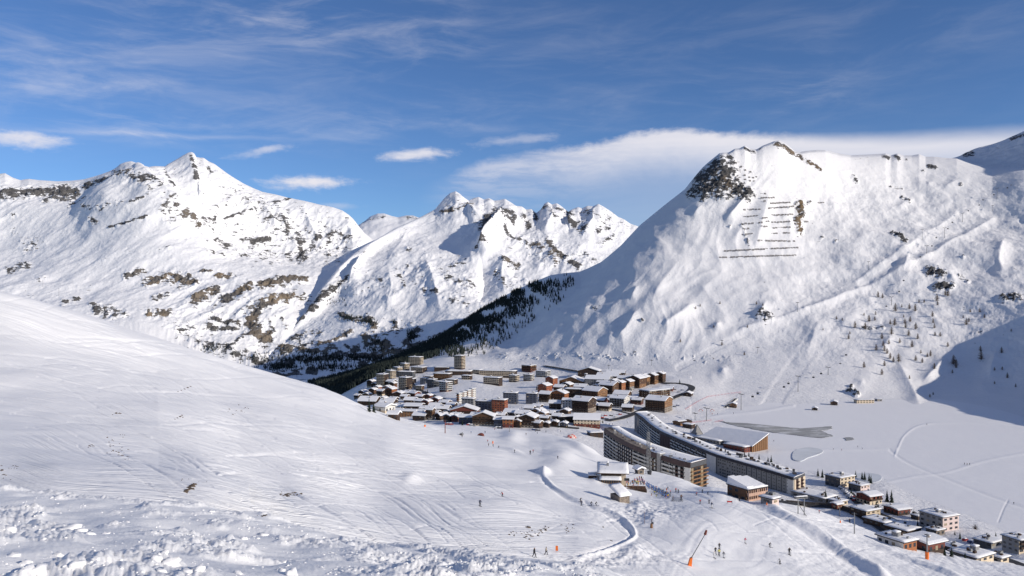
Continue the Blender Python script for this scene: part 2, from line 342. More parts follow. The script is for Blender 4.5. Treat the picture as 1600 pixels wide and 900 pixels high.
L_ROCK = [([(0,308),(60,302),(115,297)],8,.95),([(70,312),(112,308)],6,.75),([(130,290),(165,279),(195,275)],3.6,.85),([(181,272),(200,275),(237,290),(247,297)],4.2,.8),([(215,282),(238,298)],5,.6),([(259,269),(269,294)],3.5,.7),([(298,246),(301,262),(302,284)],2.6,.95),([(322,262),(330,272)],4,.7),
 ([(206,316),(231,306)],2.6,.85),([(134,325),(160,328),(190,315)],5,.5),([(106,322),(138,310)],2.5,.8),([(258,322),(268,338)],13,.6),([(283,340),(296,345),(308,356)],5,.92),([(170,355),(200,348),(231,339)],2,.85),([(146,346)],7,.75),([(312,347),(370,338),(400,333)],2,.75),([(331,325),(350,326)],3,.6),([(360,308),(385,318),(405,330)],14,.44),([(430,320),(455,308)],2.4,.8),([(400,322),(428,318)],3,.55),
 ([(395,378),(420,374)],5,.95),([(412,350),(424,344)],6,.6),([(444,343),(450,366)],6,.75),([(470,378),(473,402)],7,.95),([(448,398),(466,404)],4,.7),([(486,384),(500,372)],6,.8),([(340,372),(356,382)],5,.7),([(365,392),(390,398)],4,.6),([(330,352),(420,395)],26,.40),([(430,350),(520,390)],26,.44),([(516,366),(545,372)],8,.6),
 ([(15,337),(24,337)],3,.75),([(20,362)],5,.7),([(40,384),(55,380)],12,.5),([(8,424),(40,414)],6,.7),([(320,392),(350,396)],3,.6),([(245,392),(265,388)],2.5,.5),([(60,440),(70,436)],4,.45),
 ([(195,433),(225,422)],4,.85),([(228,440),(255,432),(290,434)],8,.92),([(282,444),(306,440)],6,.9),([(308,426),(330,426)],3,.75),([(340,432),(366,436)],5,.8),([(303,474),(318,465),(337,456)],7,1),([(348,471),(370,462),(390,451)],7,1),([(408,448),(440,440),(474,439)],7,1),([(408,478),(432,470),(456,462)],8,.95),([(240,468),(262,462)],4,.75),([(98,474),(122,466)],4,.8),
 ([(233,492),(262,494)],6,.95),([(400,486),(394,518),(417,528)],11,1),([(330,502),(372,507)],5,.85),([(325,512),(370,516)],5,.8),([(303,514)],5,.8),([(310,537),(355,550)],7,.7),([(378,528),(350,558)],4,.7),([(360,556),(430,576)],7,.75),([(270,510),(320,535)],18,.42),([(150,485),(190,492)],8,.75),([(140,478),(170,486)],5,.7),([(455,466),(480,470)],8,.55),([(420,500),(430,520)],3,.7),([(440,500),(448,516)],3,.6)]
L_TAN = [([(228,440),(290,436)],12,1),([(340,432),(390,452)],14,.9),([(303,472),(337,456)],8,.6),([(408,445),(474,440)],9,.7),([(233,492),(262,494)],9,1),([(400,480),(456,464)],11,.9),([(396,500),(410,525)],14,.8),([(283,340),(308,356)],8,.4),([(258,322)],14,.3)]
L_RIDGE = [([(330,262),(352,300),(372,335)],7,35),([(400,300),(418,335),(436,370)],7,35),([(470,320),(485,350),(500,380)],7,35),([(240,268),(262,300),(275,330)],7,30),([(540,340),(548,365),(552,390)],6,30),([(299,238),(300,262),(306,290),(318,330)],14,60),([(205,253),(225,275),(250,300),(285,338),(310,358)],12,70),([(345,263),(380,310),(400,345)],12,40),([(430,303),(440,345),(470,400)],12,45),([(190,290),(150,330),(120,370)],16,30),([(345,352),(430,395),(500,420)],10,-30)]
sheet('mountain', cols((-260, 0, 40), (0, 590, 470), (590, 660, 25)), kn, [16, 64, 66, 66, 84, 100, 6, 6],
      lambda *a: relief_far(*a, L_ROCK, L_TAN, L_RIDGE, 5, 1.0), M_FAR, crest=5)
# ------------------------------------------------------------------ 2 the middle range across the gorge
M_CREST = [(380,600),(400,566),(430,536),(455,515),(470,500),(490,470),(510,440),(530,415),(545,402),(570,384),(590,372),(620,355),(640,346),(660,337),(680,326),(688,316),(695,308),(703,301),(712,298),(718,302),(724,308),(732,313),(740,309),(748,307),(756,311),(764,309),(772,313),(780,312),(789,310),(797,315),(806,321),(815,322),(822,327),(830,326),(838,332),(846,326),(851,317),(856,315),(862,319),(870,317),(876,321),(882,326),(888,332),(896,326),(903,323),(910,325),(918,321),(927,322),(935,318),(942,322),(955,330),(965,338),(975,342),(985,349),(995,352),(1010,360),(1060,390),(1160,420)]
cr = with_d(M_CREST, [(380, 4700), (470, 5300), (545, 6000), (640, 7000), (700, 7700), (860, 7800), (1000, 7300), (1160, 7000)])
kn = [[(380, 612, 3950), (480, 596, 4150), (600, 588, 4300), (700, 560, 4200), (1160, 560, 4200)],
      [(380, 606, 4100), (430, 580, 4400), (470, 568, 4450), (520, 557, 4450), (600, 551, 4450), (640, 540, 4450), (700, 520, 4450), (1160, 520, 4450)],
      [(380, 604, 4300), (430, 560, 4600), (490, 530, 4800), (540, 505, 4900), (600, 490, 4900), (660, 485, 4850), (720, 480, 4800), (1160, 480, 4800)],
      [(380, 603, 4500), (430, 548, 4800), (490, 500, 5100), (545, 450, 5500), (600, 428, 5600), (660, 425, 5600), (740, 435, 5500), (820, 440, 5500), (1160, 440, 5500)],
      [(380, 602, 4600), (430, 541, 4900), (490, 482, 5200), (545, 420, 5800), (600, 392, 6300), (660, 370, 6600), (720, 368, 6500), (770, 375, 6300), (850, 372, 6400), (920, 385, 6300), (1000, 390, 6500), (1160, 425, 6500)],
      cr, [(x, y+14, d+200) for x, y, d in cr], [(x, y+160, d+900) for x, y, d in cr]]
M_ROCK_SHADE = [([(425,578),(480,566),(545,558),(600,553)],5,.95),([(430,590),(520,575)],6,.8),([(560,566),(650,545)],7,.95),([(620,548),(700,525)],9,.95),([(690,332),(712,330),(737,322)],3.6,.95),([(757,354),(776,340),(792,345)],11,.95),([(780,336),(800,350)],8,.7),([(818,338),(825,351)],6,.8),([(835,335),(838,346)],5,.8),([(845,324),(862,325),(877,330)],6,.62),([(850,336),(870,342)],5,.5),([(888,334),(896,348),(910,362)],7,.95),([(916,330),(930,345),(955,341)],9,.5),([(935,361),(950,356)],5,.75),([(789,366),(812,377)],3.5,.9),([(854,380),(866,392),(877,403),(903,421)],5,.95),([(846,386),(868,412)],6,.6),([(822,380),(844,384)],3,.8),
 ([(786,411),(806,417)],7,.72),([(690,420),(734,412)],4,.55),([(695,439),(744,449)],5,.55),([(662,455),(684,462)],3,.8),([(700,468),(730,478)],6,.5),([(636,416)],4,.85),([(640,393)],5,.85),([(576,436),(596,442)],6,.55),([(623,427),(632,446)],4,.7),([(905,395),(930,410)],8,.5),([(940,380),(960,366)],6,.6),([(744,395),(762,394)],3,.7),([(775,430),(790,452)],5,.6),
 ([(544,440),(506,461),(487,486)],6,.75),([(487,486),(462,508),(425,530)],2.0,.9),([(531,494),(556,500)],5,.9),([(572,498),(586,508)],7,.9),([(412,542),(450,548),(497,553)],6,.85),([(500,545),(520,535),(550,517)],3.6,.9),([(575,528),(603,542)],10,1),([(560,540),(625,546)],6,.75),([(630,538),(640,528),(652,514)],7,1),([(440,552),(540,556),(620,552)],4,.95),([(600,520),(640,510)],10,.5),([(455,532),(500,520)],6,.6),([(400,565),(440,576)],6,.8),([(470,540),(560,548)],8,.62),([(615,510),(620,498)],3,.8)]  # the gully strokes paint the shadow of the range's edge along with rock
M_TAN = [([(575,525),(603,545)],14,1),([(500,548),(550,517)],8,.9),([(560,540),(625,548)],9,.7),([(690,332),(737,322)],6,.6),([(412,542),(497,553)],8,.6),([(846,392),(868,412)],8,.8),([(786,411),(806,417)],8,.4)]
M_RIDGE = [([(794,342),(776,362),(760,384),(746,402)],9,170),([(712,299),(728,322),(752,345)],8,60),([(856,316),(860,342),(850,368)],8,45),([(935,319),(925,350),(908,376)],9,60),([(896,326),(893,345),(890,362)],6,60),([(562,396),(558,420),(548,448)],8,75),([(640,347),(628,380),(600,420)],14,20),([(662,400),(676,440),(690,490)],12,26),([(605,410),(612,450),(602,490)],12,24),([(750,402),(758,440),(748,475)],9,-40),([(790,400),(782,435),(790,465)],9,30),([(850,405),(836,432)],9,35)]
sheet('mountain', cols((380, 1010, 560), (1010, 1160, 24)), kn, [14, 40, 50, 60, 75, 95, 6, 6],
      lambda *a: relief_far(*a, M_ROCK_SHADE, M_TAN, M_RIDGE, 5, .9), M_FAR, crest=5)
# ------------------------------------------------------------------ 3 the farthest summit in the gap
cr = [(500, 352, 11500), (548, 350, 11500), (560, 352, 11500), (570, 345, 11500), (578, 338, 11500), (590, 333, 11500), (600, 333, 11500), (612, 337, 11500), (622, 339, 11500), (634, 336, 11500), (645, 336, 11500), (656, 340, 11500), (680, 350, 11500), (760, 360, 11500)]
sheet('mountain', cols((500, 760, 150)), [[(500, 430, 8600), (760, 430, 8600)], [(500, 372, 10000), (590, 362, 10000), (760, 372, 10000)], cr, [(x, y+30, d+500) for x, y, d in cr]], [20, 30, 8],
      lambda *a: relief_far(*a, [([(566,348),(600,338)],3,.6),([(630,340),(650,340)],4,.6)], [], [], 2, 1.0), M_FAR, crest=2)
# ------------------------------------------------------------------ 4 valley floor and the great slope east of the village
def zy(x, d, z): return (x, 450-z*F/d, d)
V_CREST = [(380,612),(430,601),(480,592),(520,584),(560,574),(590,564),(620,554),(655,538),(690,520),(712,508),(730,496),(765,474),(800,455),(830,441),(860,429),(880,426),(905,424),(920,418),(940,408),(970,383),(1000,352),(1035,324),(1070,297),(1082,282),(1090,272),(1098,263),(1108,254),(1118,246),(1124,241),(1130,240),(1138,240),(1148,234),(1156,233),(1164,229),(1172,234),(1182,235),(1192,229),(1200,226),(1210,222),(1217,221),(1226,225),(1234,231),(1242,238),(1250,239),(1262,237),(1275,236),(1290,236),(1310,241),(1330,244),(1350,243),(1370,242),(1384,241),(1392,244),(1402,241),(1412,244),(1425,244),(1436,242),(1446,246),(1460,246),(1478,248),(1495,249),(1520,256),(1550,263),(1600,262),(1700,262),(1900,330),(2300,350)]
cr = with_d(V_CREST, [(380,3300),(480,3300),(560,3250),(620,3100),(690,2850),(730,2700),(800,2450),(860,2300),(905,2230),(940,2150),(1000,2080),(1070,1990),(1130,1950),(1215,2010),(1290,2120),(1350,2220),(1440,2320),(1500,2280),(1550,2220),(1600,2120),(1700,2050),(1900,1800),(2300,1500)])
V5 = cr
V4 = [(380,622,2400),(430,615,2350),(480,604,2300),(540,590,2300),(600,568,2300),(650,553,2250),(700,537,2100),(740,533,1920),(790,540,1740),(840,520,1720),(880,490,1740),(960,430,1790),(1030,378,1830),(1130,330,1870),(1180,312,1900),(1300,335,1950),(1400,335,1980),(1500,350,1930),(1600,360,1850),(1700,370,1700),(1800,380,1600),(2000,450,1350),(2300,470,1150)]
V3b = [(380,640,1900),(430,626,1900),(480,615,1900),(540,596,1950),(600,574,1950),(650,560,1900),(700,550,1800),(760,553,1680),(800,553,1630),(880,540,1600),(960,510,1580),(1030,480,1600),(1100,460,1620),(1200,450,1640),(1300,450,1640),(1400,450,1615),(1450,452,1605),(1500,462,1572),(1550,474,1515),(1600,486,1450),(1700,510,1265),(1800,550,1010),(2000,564,865),(2300,572,795)]
V3 = [(380,660,1600),(430,645,1600),(480,632,1620),(540,606,1650),(590,585,1620),(640,570,1640),(716,563,1600),(760,566,1590),(850,571,1540),(900,572,1500),(1000,574,1430),(1100,575,1390),(1200,572,1370),(1300,572,1350),(1400,582,1320),(1500,592,1290),(1600,612,1180),(1700,620,1060),(1800,632,910),(2000,620,780),(2300,600,720)]
V2 = [zy(380,1300,-300),zy(480,1400,-240),(530,640,1380),(555,622,1380),(600,607,1390),(650,599,1450),(716,580,1500),(800,592,1450),(850,589,1450),(950,591,1350),(1040,596,1270),(1080,606,1210),(1150,627,1150),(1210,629,1144),(1300,628,1155),(1380,625,1175),(1450,622,1195),(1500,628,1155),(1600,652,1018),(1700,690,857),(1800,740,709),(2000,780,622),(2300,800,586)]
V1c = [zy(380,1100,-260),zy(480,1150,-215),zy(555,1120,-172),zy(600,1090,-164),zy(800,1090,-158),zy(950,1090,-158),zy(1040,1080,-160),zy(1100,1040,-164.2),zy(1200,1000,-167.5),zy(1300,1000,-168.5),zy(1450,950,-168.5),zy(1600,700,-168.5),zy(1800,600,-168.5),zy(2300,500,-168.5)]
V1b = [zy(380,950,-230),zy(480,1000,-200),zy(555,1000,-168),zy(600,980,-160),zy(800,980,-153),zy(950,960,-157),zy(1040,960,-161),zy(1100,956,-163.6),zy(1150,857,-164.4),zy(1200,761,-164.8),zy(1255,721,-165),zy(1300,714,-165),zy(1380,692,-165),zy(1430,632,-165),zy(1500,587,-165),zy(1600,527,-165),zy(1800,457,-165),zy(2300,420,-165)]
V1 = [zy(380,800,-210),zy(480,830,-185),zy(555,830,-163),zy(600,800,-155),zy(700,800,-148),zy(800,810,-146),zy(900,760,-148),zy(945,690,-151),zy(1000,640,-153),zy(1100,600,-157),zy(1150,620,-162),zy(1250,620,-163.5),zy(1300,590,-163),zy(1400,555,-161),zy(1500,500,-158),zy(1600,455,-150),zy(1800,400,-150),zy(2300,380,-150)]
V0 = [zy(380,640,-215),zy(600,640,-200),zy(700,600,-190),zy(900,480,-185),zy(1100,440,-180),zy(1300,420,-172),zy(1600,395,-160),zy(2300,340,-160)]
VB = [(x, y+ (10 if x < 900 else 14), d+(500 if x < 850 else 1500)) for x, y, d in cr]
VC = [(x, y+260, d+(900 if x < 850 else 2300)) for x, y, d in cr]
V_ROCK = [([(1092,278),(1112,268),(1122,256)],12,1.0),([(1098,294),(1125,285),(1135,268)],16,1.02),([(1138,290),(1152,298),(1163,309)],12,1.0),([(1080,303),(1100,296)],9,.85),([(1120,308),(1150,306)],8,.7),([(1128,248),(1136,262),(1150,280)],7,.8),([(1120,300),(1135,292)],8,.8),([(1086,300),(1095,292)],7,.75),([(1076,308)],6,.6),([(1100,312)],6,.85),([(1128,250),(1122,256)],5,1),([(1138,244),(1146,252)],4,.85),([(1164,231),(1178,238)],3,1),([(1187,232)],3,.9),([(1213,224),(1228,230),(1240,240)],4.5,1),([(1246,243),(1262,252),(1282,264)],3.2,.95),([(1245,322),(1250,338)],6,1),([(1244,346),(1250,360)],6,1),([(1262,320)],4,.8),([(1230,330)],3,.5),([(1284,372)],3,.9),([(1305,378)],3,.8),([(1332,275),(1340,284)],3,.8),
 ([(1380,243),(1388,246)],3.2,1),([(1398,243),(1404,248)],3.2,1),([(1416,250)],3,.8),([(1450,260),(1462,262)],3,.9),([(1440,268)],3,.7),([(1392,292),(1410,295)],2.5,.6),([(1408,310),(1420,316)],3,.7),([(1395,368),(1412,378)],5,.9),([(1500,290)],4,.7),([(1452,426),(1470,432)],7,.95),([(1462,448),(1486,450)],5,.95),([(1500,432),(1512,440)],5,.6),([(1568,470),(1592,468)],7,.75),([(1580,352),(1582,360)],4,.3),([(1186,496),(1200,502)],8,.72),([(1158,354),(1170,380)],3,.55),([(1140,356)],3,.5),([(930,482)],6,.5),([(1004,506)],3,.9),([(1505,405)],3,.7),([(1520,524),(1535,522)],4,.5),([(1345,515),(1380,512)],4,.5),([(1325,612),(1340,618)],4,.8),([(1330,605)],4,.7),([(1220,345)],3,.5)]
V_TAN = [([(1245,322),(1250,360)],8,1),([(1213,224),(1282,264)],6,.7),([(1130,280),(1140,296)],4,.4),([(1245,330)],6,1)]
V_RIDGE = [([(1166,306),(1150,330),(1130,352)],7,16),([(1100,318),(1080,345)],6,14),([(1200,296),(1192,330),(1180,390)],8,9),([(1000,450),(985,475)],5,15),([(1000,488),(978,520),(962,534)],6,16),([(1088,474),(1060,496),(1030,520)],7,15),([(928,476),(905,492)],6,14),([(1062,412),(1040,440),(1020,470)],6,9),([(1012,428),(960,480),(900,540)],9,8),([(1090,440),(1120,480),(1150,510)],9,6),([(1128,505),(1112,518)],5,10),([(1228,345),(1238,362)],4,10),([(1290,316),(1310,330)],5,9),([(1420,395),(1410,425)],7,16),([(1570,372),(1560,410),(1575,430)],8,11),([(1470,420),(1500,450)],8,12),([(1400,520),(1370,560)],8,8),([(1352,590),(1340,608)],7,6),([(1560,545),(1545,600)],9,10),([(1480,560),(1440,600)],7,8),([(1200,470),(1180,510)],8,9),([(1280,500),(1260,560)],10,6),([(1140,574),(1120,590)],7,9),([(895,560),(860,566)],8,7),([(1450,262),(1440,275)],5,14),([(1395,246),(1400,256)],4,9),([(1430,310),(1400,325)],5,9),([(1462,284),(1440,296)],7,12),([(1500,280),(1468,300)],6,12),([(1290,250),(1330,300)],10,-8),([(1500,330),(1420,385),(1330,440)],5,6),([(1560,335),(1500,372),(1440,405),(1340,450),(1250,490),(1150,520)],4.5,7),([(1440,640),(1400,560)],9,6)]
def relief_valley(px, py, X, Y, Z, t, N):
    up = sstep(t, 4.6, 5.8)                      # 0 on the flats, 1 on the slopes
    edge = np.where(t > 8, .05, np.clip((8-t)/.85, .05, 1))
    d = fbm(X/210, Y/260, Z/210, 4)*13*up
    # wind ribs and gullies that run down the slope, leaning west
    lean = X*.80-Z*.60; along = X*.60+Z*.80
    wl = sstep(px, 800, 940)*(1-.75*sstep(px, 1130, 1260)); wr = sstep(px, 1120, 1300)
    wv = fbm(X/240, Y/300, Z/240, 2)*60
    d += (ridged((lean+wv)/120+4, along/420, Y/900, 3, .5)-1)*5.5*up*wl
    d += (ridged((lean+wv*.6)/38+1, along/190, Y/500, 3, .55)-1)*.8*up*wl*(.4+1.2*np.clip(fbm(X/150, Y/200, Z/150, 2)+.3, 0, 1))
    d += fbm(X/75, Y/95, Z/75, 3)*3.9*up*wr+fbm(X/24, Y/34, Z/24, 3)*1.25*up*wr
    d += fbm(X/8.5, Y/12, Z/8.5, 3, .6)*(.30+.62*wr)*up
    for pts, w, h in V_RIDGE: stroke_add(d, px, py, smooth_poly(pts, 3), w*1.15, h*(.5 if pts[0][0] < 1110 else .8), 1.3)
    d += fbm(X/60, Y/80, None, 3)*1.2*(1-up)*(t < 4.8)*(px < 1080)
    # groomed runs: shallow, flat-bottomed
    g = np.zeros(px.shape, np.float32)
    for pts, w in (([(1345,455),(1290,510),(1255,560),(1225,600),(1200,640)],15),([(1340,450),(1450,385),(1600,330)],6),([(1250,488),(1180,515),(1120,545),(1060,575)],5),([(1345,455),(1395,415),(1445,370)],4)): stroke(g, px, py, smooth_poly(pts), w)
    d -= sstep(g, .25, .6)*.8
    d += sstep(g, .4, .55)*fbm(X/4, Y/30, None, 2)*.12
    rk = np.zeros(px.shape, np.float32); tn = np.zeros(px.shape, np.float32)
    for pts, w, k in V_ROCK: stroke(rk, px, py, pts, w*1.2, k)
    for pts, w, k in V_TAN: stroke(tn, px, py, pts, w*1.4, k)
    j = fbm(px/7, py/6, None, 4, .6); rk = np.clip(rk*(1+.45*j), 0, 1.3)
    sp = fbm(X/24, Y/30, Z/24, 4, .62)
    rk = np.maximum(rk, .42*sstep(sp, .55, 1.0)*up*(sstep(px, 1130, 1300)*.8+.1))
    band = np.exp(-((py-558-(px-900)*.02)/12)**2)*sstep(px, 720, 800)*(1-sstep(px, 1130, 1200))
    rk = np.maximum(rk, .5*band*sstep(fbm(X/9, Y/18, None, 3, .6), .25, .6))
    d += np.clip(rk-.3, 0, 1)*(ridged(X/16, Y/16, Z/14, 4, .6)-.35)*9
    return d*edge, dict(rock=rk, tan=tn)
sheet('snowy_mountainside', cols((380, 520, 40), (520, 1600, 860), (1600, 2300, 90)), [V0, V1, V1b, V1c, V2, V3, V3b, V4, V5, VB, VC], [12, 34, 16, 36, 44, 80, 80, 110, 14, 5],
      relief_valley, M_MID, crest=8)
# ------------------------------------------------------------------ 5 the shaded ridge behind it
cr = [(1400,262,3400),(1470,252,3300),(1488,247,3250),(1500,243,3200),(1510,238,3150),(1530,231,3080),(1550,226,3000),(1570,219,2900),(1585,212,2880),(1600,205,2840),(1650,185,2650),(1750,150,2200),(2000,90,1900)]
def relief_ridge(px, py, X, Y, Z, t, N):
    d = (fbm(X/260, Y/260, Z/260, 4)*22+(ridged(X/70, Y/70, Z/70, 4)-1)*6)*np.clip((2-t)/.3, .12, 1)
    rk = np.zeros(px.shape, np.float32)
    for pts, w, k in (([(1508,244),(1520,240)],5,.8),([(1580,214),(1600,210)],6,.8),([(1560,232)],4,.5)): stroke(rk, px, py, pts, w, k)
    return d, dict(rock=rk, tan=rk*0)
sheet('mountain', cols((1400, 1600, 170), (1600, 2000, 40)), [[(1400,330,2450),(1500,330,2330),(1600,320,2180),(2000,300,1700)],[(1400,280,2800),(1500,272,2620),(1600,262,2400),(2000,200,1800)],cr,[(x,y+60,d+600) for x,y,d in cr]], [16, 70, 6], relief_ridge, M_MID, crest=2)
# ------------------------------------------------------------------ 6 ski hill and pistes in front
H0 = [(-320,1500,30),(0,1300,34),(300,1250,38),(600,1200,48),(900,1080,70),(1100,1030,110),(1300,1010,140),(1600,1020,150),(1950,1030,150)]
H1 = [(-320,770,62),(0,790,70),(300,812,76),(500,850,98),(700,885,112),(834,900,125),(1000,915,140),(1120,920,158),(1300,925,178),(1450,930,195),(1600,940,205),(1950,960,210)]
H2 = [(-320,620,160),(0,655,165),(300,700,170),(450,765,158),(600,785,188),(750,790,200),(900,789,240),(1000,802,250),(1110,793,268),(1200,803,285),(1300,830,290),(1400,856,292),(1500,878,292),(1600,896,292),(1950,930,280)]
H3 = [(-320,500,250),(0,545,258),(300,607,285),(450,665,262),(600,712,260),(750,735,305),(850,734,345),(960,755,352),(1050,768,350),(1110,764,392),(1180,779,402),(1250,791,402),(1330,819,388),(1400,845,378),(1450,858,372),(1530,868,370),(1600,874,370),(1950,900,350)]
H4 = [(-320,385,310),(0,455,330),(100,483,355),(200,515,380),(300,545,405),(400,575,440),(450,590,465),(500,605,500),(530,618,522),(560,634,542),(600,651,565),(640,662,600),(700,668,720),(760,671,760),(820,676,740),(900,690,610),(945,716,520),(1000,733,500),(1060,750,470),(1110,775,455),(1180,800,460),(1250,830,455),(1330,862,440),(1400,890,430),(1500,905,425),(1600,905,425),(1950,930,400)]
H5 = [(-320,420,480),(0,520,480),(200,590,540),(400,680,600),(500,730,640),(600,740,700),(700,715,860),(760,708,880),(820,715,840),(900,745,720),(945,790,600),(1000,820,560),(1110,850,520),(1250,890,510),(1400,960,500),(1600,990,480),(1950,1000,460)]
TRENCH = smooth_poly([(838,722),(843,732),(846,742),(862,762),(888,779),(925,791),(958,806),(980,822),(989,836),(978,848),(950,856),(915,862),(885,866)])
BANK = smooth_poly([(1120,770),(1160,780),(1200,797),(1245,824),(1290,850),(1340,880),(1400,915)])
BANK2 = smooth_poly([(1290,832),(1340,842),(1400,866),(1460,890),(1520,915)])
BANK3 = smooth_poly([(770,700),(800,707),(830,717)])
BANK4 = smooth_poly([(858,688),(890,696),(915,706),(940,716)])
def relief_hill(px, py, X, Y, Z, t, N):
    hill = 1-sstep(px-(py-600)*.9, 640, 860)
    top = np.interp(px, [p[0] for p in H4], [p[1] for p in H4])
    s = (py-top)/(900-top)
    edge = np.clip((4-t)/.12, .25, 1); edge[t > 4] = 1
    d = fbm(X/75, Y/95, None, 3)*1.5*hill+fbm(X/60, Y/70, None, 3)*1.1*(1-hill)
    d += fbm(X/19, Y/26, None, 3)*.24
    # old ski tracks fan down the fall line
    ph = s*10+fbm(px/320, py/240, None, 2)*.6-px*.0016
    al = px/260+py/500
    for fq, gq, am in ((1.3, 1.0, .24), (4.0, .9, .13), (9, 1.1, .075), (18, 1.4, .05), (33, 2, .03)):
        d += perlin(ph*fq, al*gq+fq)*am*hill*(.6+.9*perlin(px/120+fq, py/90)**2)
    ph2 = (px*.42+py*.9)/38+fbm(px/90, py/70, None, 2)*.8
    for fq, am in ((2.2, .10), (5.5, .05)): d += perlin(ph2*fq, al*4)*am*(1-hill)
    # single tracks crossing
    rr = random.Random(5)
    for i in range(270):
        if i < 185:
            x0 = rr.uniform(-60, 560); y0 = np.interp(x0, [p[0] for p in H4], [p[1] for p in H4])+rr.uniform(2, 220)
            L = rr.uniform(120, 420); a = rr.uniform(-.12, .46)
        else:
            x0 = rr.uniform(620, 1500); y0 = rr.uniform(740, 880); L = rr.uniform(80, 240); a = rr.uniform(-.25, .55)
        ph0 = rr.uniform(0, 6); wv = rr.uniform(1, 6)
        pts = [(x0+L*q, y0+L*q*a+wv*math.sin(ph0+q*rr.uniform(4.5, 5.5))+ (L*q*q*.16)) for q in np.linspace(0, 1, 9)]
        w = rr.uniform(.7, 1.6); ix = near(px, py, pts, 3*w)
        if len(ix[0]):
            q, _ = polydist(px[ix], py[ix], pts); d[ix] -= rr.uniform(.05, .17)*np.exp(-(q/w)**2)
    # cut road and wind-rowed banks: trough with a berm on the sunny side
    def bank(pts, w, hgt, off, dep):
        ix = near(px, py, pts, 6*w)
        if len(ix[0]) == 0: return
        q, sg = polydist(px[ix], py[ix], pts); sgn = -sg*q
        e = np.minimum(np.hypot(px[ix]-pts[0][0], py[ix]-pts[0][1]), np.hypot(px[ix]-pts[-1][0], py[ix]-pts[-1][1])); e = sstep(e, 4, 40)
        d[ix] += e*(hgt*np.exp(-((sgn-off)/w)**2)-dep*np.exp(-((sgn+off*.4)/(w*1.1))**2))
    bank(TRENCH, 2.4, .6, 3.8, .45); bank(BANK, 4.6, 1.7, 6.0, .7); bank(BANK2, 3.2, .9, 4.0, .35); bank(BANK3, 2.2, 1.3, 3, .5); bank(BANK4, 3.5, 1.6, 4, .6)
    for x, y, w, h in ((850, 735, 8, 2.6), (1000, 790, 14, 1.2), (640, 752, 14, .9), (950, 730, 10, 2.0), (935, 745, 9, 2.2), (800, 683, 16, 2.2), (880, 712, 22, 2.0), (1020, 812, 18, 1.0), (990, 862, 20, 1.2)):
        q = np.hypot(px-x, (py-y)*1.7); d += h*np.exp(-(q/w)**2)
    # broken snow on the steep right-hand slope and round the cut road
    mog = sstep(px-py*.4, 830, 900)*sstep(t, .7, 1.5)
    d += fbm(X/3.0, Y/4.5, None, 3, .6)*.16*mog
    gr = np.exp(-(np.hypot((px-1000)/70, (py-800)/22))**2)+np.exp(-(np.hypot((px-960)/90, (py-872)/14))**2)
    d += fbm(X/2.2, Y/3, None, 3, .62)*.42*np.clip(gr, 0, 1)
    return d*edge, dict(flow=ph, along=al, hill=hill*(.45+.55*np.clip(fbm(px/70, py/40, None, 2)+.6, 0, 1)))
sheet('ski_slope', cols((-320, 0, 40), (0, 1600, 1020), (1600, 1950, 30)), [H0, H1, H2, H3, H4, H5], [14, 130, 130, 120, 18], relief_hill, M_SLOPE)
# ------------------------------------------------------------------ 7 the broken snow of the knoll at the viewer's feet
N0 = [(-400,1500,5.5),(400,1480,5.5),(1000,1400,7),(1300,1300,9)]
N1 = [(-400,930,12),(0,930,12.5),(400,935,13),(800,930,17),(1000,960,20),(1300,1000,22)]
N2 = [(-400,812,26),(0,822,26),(200,832,26),(400,858,26),(700,886,29),(900,902,33),(1000,925,36),(1300,980,38)]
N3 = [(-400,752,44),(0,765,43),(100,775,43),(200,783,43),(300,791,44),(400,806,45),(500,836,48),(600,856,50),(700,869,52),(800,879,54),(900,890,56),(960,900,58),(1000,915,58),(1300,970,58)]
N4 = [(x, y+60, d+14) for x, y, d in N3]
def relief_near(px, py, X, Y, Z, t, N):
    lumpy = sstep(fbm(X/3.2, Y/5.5, None, 3), -.05, .42)
    d = fbm(X/4.2, Y/6, None, 3)*.26
    c = 1-np.abs(perlin(X/.44, Y/.5)); c2 = 1-np.abs(perlin(X/.21+9, Y/.24))
    d += (.095*(1-c**3)+.05*(1-c2**3)+fbm(X/.9, Y/1.1, None, 2)*.12+.05)*lumpy
    d += fbm(X/.11, Y/.13, None, 2, .6)*.018*(.3+lumpy)
    return d*np.clip(t*2, 0, 1), {}
sheet('churned_snow_bank', cols((-400, 0, 50), (0, 1010, 660), (1010, 1300, 20)), [N0, N1, N2, N3, N4], [10, 90, 90, 10], relief_near, M_NEAR)
